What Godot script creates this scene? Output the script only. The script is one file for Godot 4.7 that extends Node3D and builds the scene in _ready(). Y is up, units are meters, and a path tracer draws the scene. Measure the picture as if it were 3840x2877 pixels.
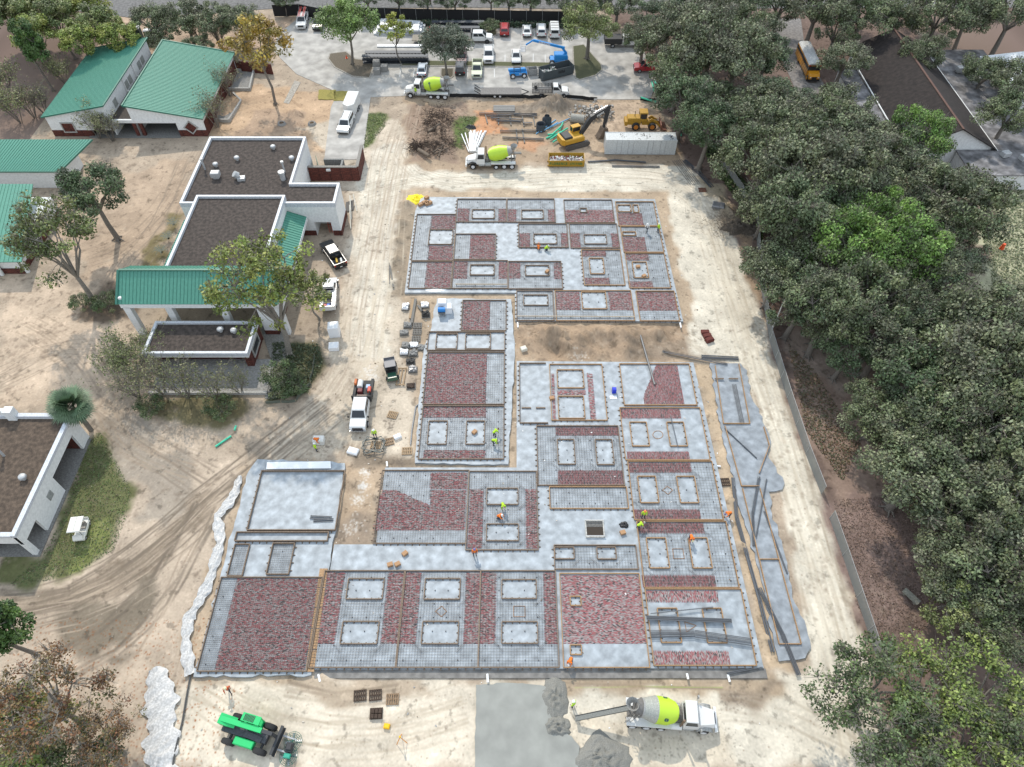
extends Node3D

# A building site seen from the air. Metres, y up, x to the right, -z away from the viewer.
var rng := RandomNumberGenerator.new()
var mats := {}
var used := {}
var texs := {}

const MAT_PALETTE := {
	"green_trim": [0.03, 0.14, 0.10, 0.5],
	"lamp_clear": [0.7, 0.72, 0.74, 0.15],
	"lamp_red": [0.4, 0.01, 0.01, 0.25],
	"trim_black": [0.02, 0.02, 0.02, 0.6],
	"bed_liner": [0.06, 0.06, 0.065, 0.8],
	"chrome": [0.55, 0.55, 0.56, 0.25, 0.8],
	"plate_white": [0.65, 0.66, 0.64, 0.5],
	"rack_steel": [0.25, 0.25, 0.26, 0.5],
	"bed_black": [0.03, 0.03, 0.03, 0.7],
	"rim_white": [0.6, 0.6, 0.6, 0.5],
	"machine_dark": [0.03, 0.032, 0.036, 0.6],
	"fork_steel": [0.4, 0.4, 0.4, 0.4, 0.6],
	"cardboard": [0.36, 0.21, 0.11, 0.9],
	"bag_black": [0.012, 0.012, 0.013, 0.35],
	"case_yellow": [0.75, 0.42, 0.0, 0.5],
	"pvc_teal": [0.05, 0.48, 0.30, 0.4],
	"toilet_green": [0.01, 0.035, 0.028, 0.6],
	"drum_orange": [0.75, 0.1, 0.03, 0.5],
}

const WORN_PALETTE := {
	"form_timber": [0.27, 0.20, 0.145, 0.85, 0.0, 2.0, 0.7, 1.0],
	"fresh_timber": [0.42, 0.26, 0.135, 0.8, 0.0, 2.0, 0.75, 1.0],
	"coping_metal": [0.62, 0.65, 0.69, 0.5, 0.0, 3.0, 0.8, 1.0],
	"precast": [0.47, 0.46, 0.43, 0.9],
	"walk_floor": [0.24, 0.235, 0.22, 0.9],
	"worn_deck": [0.25, 0.235, 0.22, 0.9],
	"track_steel": [0.13, 0.12, 0.11, 0.8],
	"bucket_rust": [0.17, 0.125, 0.09, 0.8],
	"handler_chassis": [0.07, 0.075, 0.085, 0.6],
	"grey_block": [0.36, 0.35, 0.33, 0.9, 0.0, 0.8, 0.6, 1.0],
	"foil": [0.45, 0.45, 0.46, 0.4, 0.3, 0.4, 0.4, 1.0],
	"brown_pallet": [0.3, 0.2, 0.12, 0.9],
	"brush_grey": [0.15, 0.125, 0.1, 0.95],
	"bench_stone": [0.36, 0.35, 0.29, 0.9],
}

class MB:
	var v := PackedVector3Array()
	var n := PackedVector3Array()
	var c := PackedColorArray()
	var col := Color.WHITE
	var xf := Transform3D.IDENTITY

	func tri(a: Vector3, b: Vector3, d: Vector3) -> void:
		var p := xf * a
		var q := xf * b
		var r := xf * d
		var m := (r - p).cross(q - p).normalized()
		v.append(p); v.append(q); v.append(r)
		n.append(m); n.append(m); n.append(m)
		c.append(col); c.append(col); c.append(col)

	func q(a: Vector3, b: Vector3, d: Vector3, e: Vector3, inside: Vector3) -> void:
		if (e - a).cross(b - a).dot((a + b + d + e) * 0.25 - inside) >= 0.0:
			tri(a, b, d); tri(a, d, e)
		else:
			tri(a, d, b); tri(a, e, d)

	func hexa(b: Array, t: Array) -> void:
		var s := Vector3.ZERO
		for i in 4:
			s += b[i] + t[i]
		s /= 8.0
		q(b[0], b[1], b[2], b[3], s)
		q(t[0], t[1], t[2], t[3], s)
		for i in 4:
			var j := (i + 1) % 4
			q(b[i], b[j], t[j], t[i], s)

	func box(o: Vector3, s: Vector3, b := Basis.IDENTITY) -> void:
		var h := s * 0.5
		var lo := []
		var hi := []
		for k in [[-1, -1], [1, -1], [1, 1], [-1, 1]]:
			lo.append(o + b * Vector3(k[0] * h.x, -h.y, k[1] * h.z))
			hi.append(o + b * Vector3(k[0] * h.x, h.y, k[1] * h.z))
		hexa(lo, hi)

	func span(x0: float, x1: float, y0: float, y1: float, z0: float, z1: float) -> void:
		box(Vector3((x0 + x1) / 2, (y0 + y1) / 2, (z0 + z1) / 2), Vector3(absf(x1 - x0), absf(y1 - y0), absf(z1 - z0)))

	func soft(x0: float, x1: float, y0: float, y1: float, z0: float, z1: float, e: float) -> void:
		var a := [Vector3(x0, y0, z0), Vector3(x1, y0, z0), Vector3(x1, y0, z1), Vector3(x0, y0, z1)]
		var m := [Vector3(x0, y1 - e, z0), Vector3(x1, y1 - e, z0), Vector3(x1, y1 - e, z1), Vector3(x0, y1 - e, z1)]
		var t := [Vector3(x0 + e, y1, z0 + e), Vector3(x1 - e, y1, z0 + e), Vector3(x1 - e, y1, z1 - e), Vector3(x0 + e, y1, z1 - e)]
		var s := Vector3((x0 + x1) / 2, (y0 + y1) / 2, (z0 + z1) / 2)
		q(a[0], a[1], a[2], a[3], s)
		q(t[0], t[1], t[2], t[3], s)
		for i in 4:
			var j := (i + 1) % 4
			q(a[i], a[j], m[j], m[i], s)
			q(m[i], m[j], t[j], t[i], s)

	func frus(x0: float, x1: float, w0: float, y0: float, x2: float, x3: float, w1: float, y1: float) -> void:
		hexa([Vector3(x0, y0, -w0), Vector3(x1, y0, -w0), Vector3(x1, y0, w0), Vector3(x0, y0, w0)], [Vector3(x2, y1, -w1), Vector3(x3, y1, -w1), Vector3(x3, y1, w1), Vector3(x2, y1, w1)])

	func beam(a: Vector3, b: Vector3, w: float, h: float) -> void:
		var d := (b - a).normalized()
		var up := Vector3.UP if absf(d.y) < 0.95 else Vector3.RIGHT
		var s := d.cross(up).normalized()
		var u := s.cross(d).normalized()
		box((a + b) / 2, Vector3((b - a).length(), h, w), Basis(d, u, s))

	func tube(a: Vector3, b: Vector3, ra: float, rb: float, k := 8, caps := true) -> void:
		var d := (b - a)
		if d.length() < 0.0001:
			return
		d = d.normalized()
		var s := d.cross(Vector3.UP if absf(d.y) < 0.9 else Vector3.RIGHT).normalized()
		var u := s.cross(d)
		var pa := xf * a
		var pb := xf * b
		var sb := xf.basis * s
		var ub := xf.basis * u
		for i in k:
			var t0 := TAU * i / k
			var t1 := TAU * (i + 1) / k
			var n0 := (sb * cos(t0) + ub * sin(t0)).normalized()
			var n1 := (sb * cos(t1) + ub * sin(t1)).normalized()
			var l := sb.length()
			var p0 := pa + n0 * ra * l
			var p1 := pa + n1 * ra * l
			var q0 := pb + n0 * rb * l
			var q1 := pb + n1 * rb * l
			v.append(p0); v.append(p1); v.append(q1)
			n.append(n0); n.append(n1); n.append(n1)
			v.append(p0); v.append(q1); v.append(q0)
			n.append(n0); n.append(n1); n.append(n0)
			for w in 6:
				c.append(col)
			if caps:
				tri(a, a + (s * cos(t1) + u * sin(t1)) * ra, a + (s * cos(t0) + u * sin(t0)) * ra)
				tri(b, b + (s * cos(t0) + u * sin(t0)) * rb, b + (s * cos(t1) + u * sin(t1)) * rb)

	func path(p: Array, ra: float, rb: float, k := 6) -> void:
		for i in p.size() - 1:
			tube(p[i], p[i + 1], lerpf(ra, rb, float(i) / (p.size() - 1)), lerpf(ra, rb, float(i + 1) / (p.size() - 1)), k, i == 0 or i == p.size() - 2)

	func ball(o: Vector3, r: Vector3, la := 6, lo := 10, y_from := -1.0) -> void:
		for i in la:
			var a0 := lerpf(asin(y_from), PI / 2, float(i) / la)
			var a1 := lerpf(asin(y_from), PI / 2, float(i + 1) / la)
			for j in lo:
				var b0 := TAU * j / lo
				var b1 := TAU * (j + 1) / lo
				var d := [Vector3(cos(a0) * cos(b0), sin(a0), cos(a0) * sin(b0)), Vector3(cos(a0) * cos(b1), sin(a0), cos(a0) * sin(b1)), Vector3(cos(a1) * cos(b1), sin(a1), cos(a1) * sin(b1)), Vector3(cos(a1) * cos(b0), sin(a1), cos(a1) * sin(b0))]
				for k in [0, 1, 2, 0, 2, 3]:
					v.append(xf * (o + d[k] * r))
					n.append((xf.basis * (d[k] / r)).normalized())
					c.append(col)

	func prism(p: PackedVector2Array, lo: float, hi: float, mode := 0) -> void:
		var m := func(w: Vector2, h: float) -> Vector3:
			return Vector3(w.x, h, w.y) if mode == 0 else (Vector3(w.x, w.y, h) if mode == 1 else Vector3(h, w.y, w.x))
		var idx := Geometry2D.triangulate_polygon(p)
		var up: Vector3 = [Vector3.UP, Vector3.BACK, Vector3.RIGHT][mode]
		for i in range(0, idx.size(), 3):
			for h in [lo, hi]:
				var a: Vector3 = m.call(p[idx[i]], h)
				var b: Vector3 = m.call(p[idx[i + 1]], h)
				var d: Vector3 = m.call(p[idx[i + 2]], h)
				if (d - a).cross(b - a).dot(up * (1.0 if h == hi else -1.0)) >= 0.0:
					tri(a, b, d)
				else:
					tri(a, d, b)
		var cw := Geometry2D.is_polygon_clockwise(p)
		for i in p.size():
			var a2 := p[i]
			var b2 := p[(i + 1) % p.size()]
			var e := (b2 - a2).normalized()
			var o2 := Vector2(e.y, -e.x) * (-1.0 if cw else 1.0)
			var mid: Vector3 = m.call((a2 + b2) / 2 - o2, (lo + hi) / 2)
			q(m.call(a2, lo), m.call(b2, lo), m.call(b2, hi), m.call(a2, hi), mid)

	func lathe(prof: Array, k := 16, a := Vector3.ZERO, axis := Vector3.UP) -> void:
		for i in prof.size() - 1:
			tube(a + axis * prof[i][0], a + axis * prof[i + 1][0], prof[i][1], prof[i + 1][1], k, false)
		disc(a + axis * prof[0][0], -axis, prof[0][1], k)
		disc(a + axis * prof[-1][0], axis, prof[-1][1], k)

	func disc(o: Vector3, d: Vector3, r: float, k := 12) -> void:
		if r < 0.002:
			return
		var s := d.cross(Vector3.UP if absf(d.y) < 0.9 else Vector3.RIGHT).normalized()
		var u := s.cross(d)
		for i in k:
			var t0 := TAU * i / k
			var t1 := TAU * (i + 1) / k
			var p := o + (s * cos(t0) + u * sin(t0)) * r
			var w := o + (s * cos(t1) + u * sin(t1)) * r
			if (w - o).cross(p - o).dot(d) > 0.0:
				tri(o, p, w)
			else:
				tri(o, w, p)

	func smooth() -> void:
		var sum := {}
		for i in v.size():
			var k := Vector3i(v[i] * 500.0)
			sum[k] = sum.get(k, Vector3.ZERO) + n[i]
		for i in v.size():
			n[i] = sum[Vector3i(v[i] * 500.0)].normalized()

	func mesh() -> ArrayMesh:
		var arr := []
		arr.resize(Mesh.ARRAY_MAX)
		arr[Mesh.ARRAY_VERTEX] = v
		arr[Mesh.ARRAY_NORMAL] = n
		arr[Mesh.ARRAY_COLOR] = c
		var me := ArrayMesh.new()
		if v.size():
			me.add_surface_from_arrays(Mesh.PRIMITIVE_TRIANGLES, arr)
		return me

func numbered(called: String) -> String:
	used[called] = used.get(called, -1) + 1
	return called if used[called] == 0 else "%s_%03d" % [called, used[called]]

func tag(o: Node, label: String, category: String, group := "", kind := "") -> Node:
	if label: o.set_meta("label", label)
	if category: o.set_meta("category", category)
	if group: o.set_meta("group", group)
	if kind: o.set_meta("kind", kind)
	return o

func thing(called: String, label: String, category: String, at := Vector3.ZERO, turn := 0.0, group := "") -> Node3D:
	var o := Node3D.new()
	o.name = numbered(called)
	add_child(o)
	o.position = at
	o.rotation.y = turn
	tag(o, label, category, group)
	return o

func part(parent: Node, called: String, b: MB, m: Material, kind := "", label := "") -> MeshInstance3D:
	return piece(parent, called, b.mesh(), m, kind, label)

func piece(parent: Node, called: String, me: Mesh, m: Material, kind := "", label := "") -> MeshInstance3D:
	var o := MeshInstance3D.new()
	o.name = called if parent != self else numbered(called)
	o.mesh = me
	o.material_override = m
	if kind: o.set_meta("kind", kind)
	if label: o.set_meta("label", label)
	parent.add_child(o, true)
	return o

func solo(called: String, label: String, category: String, b: MB, m: Material, group := "", at := Vector3.ZERO, turn := 0.0) -> MeshInstance3D:
	var o := part(self, called, b, m)
	o.position = at
	o.rotation.y = turn
	tag(o, label, category, group)
	return o

func copy_of(o: Node3D, at: Vector3, turn := 0.0, label := "") -> Node3D:
	var stem: String = o.get_meta("stem") if o.has_meta("stem") else String(o.name)
	var r: Node3D = o.duplicate()
	r.name = numbered(stem)
	add_child(r)
	r.position = at
	r.rotation.y = turn
	if label: r.set_meta("label", label)
	return r

func rgb(r: float, g: float, b: float) -> Color:
	return Color(r, g, b).linear_to_srgb()

func mat(key: String, r := -1.0, g := 0.5, b := 0.5, rough := 0.8, metal := 0.0) -> StandardMaterial3D:
	if mats.has(key):
		return mats[key]
	if r < 0.0:   # a shared colour: linear red, green, blue, then roughness and metalness
		var p: Array = MAT_PALETTE[key]
		return mat(key, p[0], p[1], p[2], p[3] if p.size() > 3 else 0.8, p[4] if p.size() > 4 else 0.0)
	var m := StandardMaterial3D.new()
	m.resource_name = key
	m.albedo_color = rgb(r, g, b)
	m.roughness = rough
	m.metallic = metal
	mats[key] = m
	return m

func noise_tex(key: String, freq: float, lo: float, hi: float, kind := FastNoiseLite.TYPE_SIMPLEX_SMOOTH, octaves := 4, size := 512) -> Texture2D:
	if texs.has(key):
		return texs[key]
	var f := FastNoiseLite.new()
	f.noise_type = kind
	f.frequency = freq
	f.fractal_octaves = octaves
	f.seed = key.hash() % 1000
	var im := f.get_seamless_image(size, size)
	im.convert(Image.FORMAT_RGB8)
	var d := im.get_data()
	for i in d.size():
		d[i] = int(clampf(lerpf(lo, hi, d[i] / 255.0), 0, 1) * 255)
	var t := ImageTexture.create_from_image(Image.create_from_data(size, size, false, Image.FORMAT_RGB8, d))
	texs[key] = t
	return t

func worn(key: String, r := -1.0, g := 0.5, b := 0.5, rough := 0.8, metal := 0.0, metres := 3.0, lo := 0.72, hi := 1.12) -> StandardMaterial3D:
	if mats.has(key):
		return mats[key]
	if r < 0.0:
		var p: Array = WORN_PALETTE[key]
		return worn(key, p[0], p[1], p[2], p[3], p[4] if p.size() > 4 else 0.0, p[5] if p.size() > 5 else 3.0, p[6] if p.size() > 6 else 0.72, p[7] if p.size() > 7 else 1.0)
	var m := mat(key, r, g, b, rough, metal)
	m.albedo_texture = noise_tex("worn%.2f_%.2f" % [lo, hi], 0.02, lo, minf(hi, 1.0), FastNoiseLite.TYPE_SIMPLEX_SMOOTH, 6)
	m.uv1_triplanar = true
	m.uv1_world_triplanar = true
	m.uv1_scale = Vector3.ONE / metres
	return m

func tinted(key: String, r := 1.0, g := 1.0, b := 1.0, rough := 0.8) -> StandardMaterial3D:
	if mats.has(key):
		return mats[key]
	var m := mat(key, r, g, b, rough)
	m.vertex_color_use_as_albedo = true
	return m

func leafy(key: String, r: float, g: float, b: float) -> StandardMaterial3D:
	if mats.has(key):
		return mats[key]
	var m := tinted(key, r, g, b, 0.55)
	m.cull_mode = BaseMaterial3D.CULL_DISABLED
	m.backlight_enabled = true
	m.backlight = rgb(0.05 * r, 0.07 * g, 0.02 * b)
	return m

func pane(key := "glass") -> StandardMaterial3D:
	return mat(key, 0.02, 0.025, 0.03, 0.08)

func pg(f: Array) -> PackedVector2Array:
	var p := PackedVector2Array()
	for i in range(0, f.size(), 2):
		p.append(Vector2(f[i], f[i + 1]))
	return p

func towards(ax: float, az: float, bx: float, bz: float) -> float:
	return atan2(-(bz - az), bx - ax)

func lettering(parent: Node, text: String, height: float, at: Vector3, b: Basis, m: Material, serif := false) -> void:
	var t := TextMesh.new()
	t.text = text
	var f := SystemFont.new()
	f.font_names = PackedStringArray(["Droid Serif" if serif else "Droid Sans"])
	f.font_weight = 700
	t.font = f
	t.font_size = 32
	t.pixel_size = height / 24.0
	t.depth = 0.01
	var o := piece(parent, "lettering", t, m)
	o.transform = Transform3D(b, at)

func _ready() -> void:
	rng.seed = 20
	camera_and_light()
	ground()
	roads()
	slabs()
	panels_far()
	panels_middle()
	panels_near()
	pads()
	buildings()
	fences()
	trees()
	vehicles()
	machines()
	people()
	materials_lying()
	rubbish()

func camera_and_light() -> void:
	var cam := Camera3D.new()
	cam.name = "camera"
	cam.fov = 56.72
	cam.near = 0.5
	cam.far = 900.0
	add_child(cam)
	cam.position = Vector3(0, 72, 0)
	cam.rotation_degrees = Vector3(-51.93, 0, 0)
	cam.current = true
	var e := Environment.new()
	e.background_mode = Environment.BG_SKY
	e.tonemap_mode = Environment.TONE_MAPPER_LINEAR
	e.tonemap_exposure = 1.3
	e.sdfgi_enabled = true
	e.ssao_enabled = true
	e.ssil_enabled = true
	var s := ProceduralSkyMaterial.new()
	s.sky_top_color = Color(0.80, 0.86, 0.93)
	s.sky_horizon_color = Color(0.90, 0.91, 0.92)
	s.ground_bottom_color = Color(0.4, 0.37, 0.33)
	s.ground_horizon_color = Color(0.8, 0.8, 0.8)
	s.sky_curve = 0.3
	s.energy_multiplier = 1.3
	s.sun_angle_max = 1.0
	var sky := Sky.new()
	sky.sky_material = s
	e.sky = sky
	var w := WorldEnvironment.new()
	w.name = "world_environment"
	w.environment = e
	add_child(w)
	var sun := DirectionalLight3D.new()
	sun.name = "sun"
	sun.light_energy = 0.85
	sun.light_color = Color(1.0, 0.965, 0.91)
	sun.light_angular_distance = 1.2
	sun.shadow_enabled = true
	add_child(sun)
	sun.look_at_from_position(Vector3.ZERO, Vector3(0.30, -0.98, 0.93), Vector3.UP)

const GX := -85.0
const GZ := -172.0
const GS := 172.0
const GN := 2048
var gpix: PackedByteArray

func zone_list() -> Array:
	var white := Color(0.53, 0.485, 0.40)
	var tan := Color(0.40, 0.315, 0.225)
	var brown := Color(0.29, 0.215, 0.15)
	var grey := Color(0.27, 0.23, 0.185)
	var dark := Color(0.15, 0.115, 0.085)
	var litter := Color(0.165, 0.12, 0.10)
	var grass := Color(0.10, 0.135, 0.045)
	var clay := Color(0.42, 0.22, 0.12)
	return [
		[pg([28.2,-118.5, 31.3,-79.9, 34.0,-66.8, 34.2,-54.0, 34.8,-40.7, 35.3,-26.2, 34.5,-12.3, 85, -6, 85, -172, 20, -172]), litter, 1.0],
		[pg([34.0,-94.3, 34.1,-79.9, 34.0,-66.8, 35.9,-72.2, 36.0,-93.1]), brown, 1.2],
		[pg([79.1,-100.4, 88.0,-103.0, 76.1,-66.8, 68.8,-72.2, 71.9,-86.3]), Color(0.34, 0.33, 0.22), 2.0],
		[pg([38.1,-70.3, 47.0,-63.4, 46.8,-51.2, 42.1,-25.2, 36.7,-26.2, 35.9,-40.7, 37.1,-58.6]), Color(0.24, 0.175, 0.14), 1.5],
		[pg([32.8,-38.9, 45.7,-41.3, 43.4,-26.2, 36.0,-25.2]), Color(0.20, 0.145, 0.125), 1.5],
		[pg([44.3,-66.8, 47.0,-59.4, 42.3,-55.5, 37.3,-59.4, 37.3,-64.2]), Color(0.29, 0.23, 0.19), 1.2],
		[pg([-112.2,-160.6, -46.5,-156.2, -43.8,-142.2, -55.2,-134.9, -54.1,-123.2, -93.5,-118.5]), Color(0.37, 0.275, 0.2), 2.0],
		[pg([-54.0,-129.7, -30.2,-125.6, -32.4,-107.0, -52.7,-111.2, -56.3,-118.5]), Color(0.42, 0.30, 0.20), 0.8],
		[pg([-46.7,-120.8, -37.8,-119.3, -37.2,-111.2, -49.4,-111.2]), Color(0.33, 0.24, 0.17), 0.6],
		[pg([-75.0,-76.9, -56.4,-72.2, -49.1,-61.8, -51.0,-54.8, -64.2,-52.6]), Color(0.43, 0.34, 0.255), 1.5],
		[pg([-77.7,-93.1, -54.8,-107.0, -52.2,-89.6, -52.0,-76.9, -57.7,-72.2]), Color(0.36, 0.275, 0.2), 1.5],
		[pg([-53.7,-89.6, -52.1,-91.9, -51.5,-79.9, -53.1,-72.2, -57.1,-70.3]), Color(0.17, 0.14, 0.075), 1.2],
		[pg([-58.7,-75.0, -52.3,-76.0, -51.7,-67.7, -60.0,-67.7]), dark, 0.8],
		[pg([-60.0,-43.2, -50.3,-52.6, -32.1,-44.5, -31.0,-44.5, -30.9,-20.2, -33.8,-12.3, -46.3,-12.3, -80, -10]), Color(0.40, 0.325, 0.25), 1.0],
		[pg([-53.6,-28.6, -47.0,-29.1, -40.5,-33.3, -35.3,-40.1, -30.1,-45.1, -23.7,-53.3, -19.9,-51.2, -25.7,-45.4, -32.0,-43.8, -34.7,-37.8, -38.2,-30.7, -43.8,-27.1, -52.3,-25.7]), Color(0.25, 0.20, 0.15), 0.8],
		[pg([-52.7,-51.2, -46.9,-51.2, -42.8,-47.1, -37.0,-44.5, -35.7,-39.5, -39.2,-35.5, -42.9,-40.7, -48.4,-45.8]), grey, 1.2],
		[pg([-47.5,-25.7, -43.6,-26.7, -38.2,-30.7, -36.8,-26.2, -39.0,-21.6, -44.7,-22.0]), Color(0.19, 0.158, 0.12), 1.4],
		[pg([-51.4,-47.7, -50.5,-49.1, -43.7,-40.7, -43.2,-36.6, -43.3,-33.3, -46.6,-30.7, -50.9,-29.1, -53.8,-29.1, -55.4,-32.8, -50.9,-32.8, -50.4,-36.6]), Color(0.115, 0.12, 0.055), 0.7],
		[pg([-48.2,-35.5, -44.4,-37.2, -43.3,-33.3, -47.5,-30.4]), Color(0.15, 0.165, 0.06), 0.6],
		[pg([-47.8,-54.0, -34.5,-54.8, -33.3,-51.9, -37.2,-49.1, -43.9,-50.8]), Color(0.145, 0.125, 0.07), 0.8],
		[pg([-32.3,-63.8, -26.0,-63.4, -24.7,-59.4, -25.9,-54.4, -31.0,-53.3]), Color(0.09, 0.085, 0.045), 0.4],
		[pg([-38.8,-115.5, -17.4,-118.5, -16.1,-107.0, -17.0,-95.5, -14.9,-72.2, -15.2,-61.8, -11.8,-51.2, -11.8,-44.5, -19.3,-47.1, -22.8,-44.5, -30.1,-45.4, -24.4,-54.0, -24.6,-66.8, -25.2,-89.6, -30.6,-105.6]), Color(0.44, 0.375, 0.295), 0.9],
		[pg([-25.3,-107.0, -19.3,-111.2, -18.5,-95.5, -17.5,-72.2, -16.9,-60.2, -21.2,-61.0, -24.1,-86.3]), Color(0.50, 0.45, 0.37), 0.9],
		[pg([-25.7,-104.3, -7.4,-101.0, 13.7,-104.3, 30.1,-103.0, 33.4,-95.5, 29.3,-93.1, 23.7,-96.1, -15.6,-96.9, -24.2,-93.1]), white, 0.8],
		[pg([23.6,-95.5, 32.9,-96.7, 34.1,-79.9, 34.8,-70.3, 34.7,-61.8, 34.8,-51.2, 35.1,-40.7, 35.0,-26.7, 34.9,-12.3, -3.6,-12.3, -4.8,-19.8, 24.9,-20.2, 29.7,-21.1, 31.1,-40.7, 30.6,-59.4, 24.2,-61.0, 23.7,-67.7]), white, 0.45],
		[pg([-31.8,-20.2, -3.0,-20.2, -2.8,-12.3, -32.5,-12.3, -32.6,-16.9]), Color(0.52, 0.46, 0.37), 0.7],
		[pg([-23.2,-20.0, -10.2,-20.0, -6.5,-18.5, -12.2,-17.7, -17.8,-17.3]), Color(0.34, 0.275, 0.205), 0.8],
		[pg([4.2,-20.2, 25.0,-20.3, 26.4,-18.5, 23.4,-17.3, 19.3,-19.0, 4.6,-18.5]), Color(0.33, 0.26, 0.185), 0.5],
		[pg([20.1,-18.5, 26.2,-19.8, 23.3,-16.9, 20.4,-17.3]), Color(0.22, 0.175, 0.13), 0.6],
		[pg([-0.7,-18.5, 9.7,-16.1, 19.5,-14.9, 20.7,-12.3, -1.9,-12.3]), Color(0.48, 0.42, 0.33), 0.5],
		[pg([-19.6,-124.0, 26.4,-124.0, 29.1,-107.0, 28.5,-103.0, 16.1,-105.0, 7.4,-105.0, -8.2,-101.7, -17.7,-103.0, -19.5,-114.0]), Color(0.31, 0.235, 0.165), 0.9],
		[pg([12.4,-122.4, 25.4,-123.2, 27.4,-112.6, 15.9,-112.6, 17.2,-118.5]), Color(0.43, 0.33, 0.24), 1.0],
		[pg([6.0,-108.4, 16.6,-111.2, 16.1,-105.0, 6.2,-105.0]), Color(0.36, 0.275, 0.195), 0.8],
		[pg([-19.5,-122.4, -8.3,-122.9, -8.8,-115.5, -9.1,-104.3, -17.0,-104.3, -18.4,-111.2]), Color(0.24, 0.175, 0.13), 0.7],
		[pg([-7.3,-120.0, -2.2,-120.0, -0.5,-112.6, -5.4,-112.6, -7.2,-115.5]), clay, 0.7],
		[pg([2.0,-111.2, 6.4,-109.8, 3.5,-107.0, -0.5,-109.1]), Color(0.38, 0.22, 0.13), 0.6],
		[pg([0.3,-121.9, 10.8,-124.0, 14.9,-120.8, 8.0,-119.3, 0.3,-119.3]), Color(0.2, 0.165, 0.13), 0.6],
		[pg([-10.2,-118.5, -6.4,-118.5, -7.8,-111.2, -8.5,-107.7, -10.5,-108.4]), grass, 0.5],
		[pg([-26.4,-119.3, -23.0,-119.3, -22.8,-114.8, -25.4,-108.4, -25.9,-108.6]), Color(0.13, 0.15, 0.06), 0.5],
		[pg([-17.9,-96.7, 25.3,-96.4, 25.1,-66.8, 23.3,-65.1, 23.9,-59.4, 0.5,-59.4, 0.2,-43.8, -15.0,-43.2, -19.5,-33.8, -20.0,-19.8, -31.5,-19.8, -32.6,-22.9, -32.1,-44.5, -11.8,-43.8, -12.7,-65.1, -15.9,-72.2]), Color(0.36, 0.28, 0.2), 0.5],
		[pg([0.6,-66.8, 23.8,-66.4, 23.5,-60.2, 0.2,-60.2]), Color(0.285, 0.21, 0.145), 0.5],
		[pg([17.1,-63.8, 24.0,-63.8, 23.5,-60.6, 14.3,-60.6]), Color(0.24, 0.185, 0.135), 0.4],
		[pg([23.9,-59.4, 26.4,-59.4, 27.2,-32.8, 26.9,-20.7, 24.8,-20.7]), Color(0.4, 0.31, 0.215), 0.4],
		[pg([-20.1,-44.5, -15.1,-43.8, -15.5,-33.8, -19.6,-33.8]), Color(0.36, 0.275, 0.195), 0.3],
		[pg([-19.9,-37.2, -15.6,-37.2, -15.5,-33.8, -19.6,-33.8]), Color(0.25, 0.195, 0.145), 0.5],
		[pg([-19.4,-45.4, -11.9,-45.4, -11.2,-43.8, -19.1,-43.8]), Color(0.2, 0.16, 0.12), 0.4],
		[pg([-18.3,-93.1, -15.7,-93.1, -15.2,-72.2, -17.2,-72.2]), Color(0.26, 0.21, 0.155), 0.5],
		[pg([31.9,-91.3, 38.7,-88.5, 37.8,-84.1, 32.5,-86.3]), Color(0.27, 0.22, 0.165), 0.8],
		[pg([30.4,-100.4, 34.6,-97.9, 35.4,-86.3, 32.3,-93.1]), Color(0.36, 0.3, 0.215), 0.8],
	]

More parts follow.
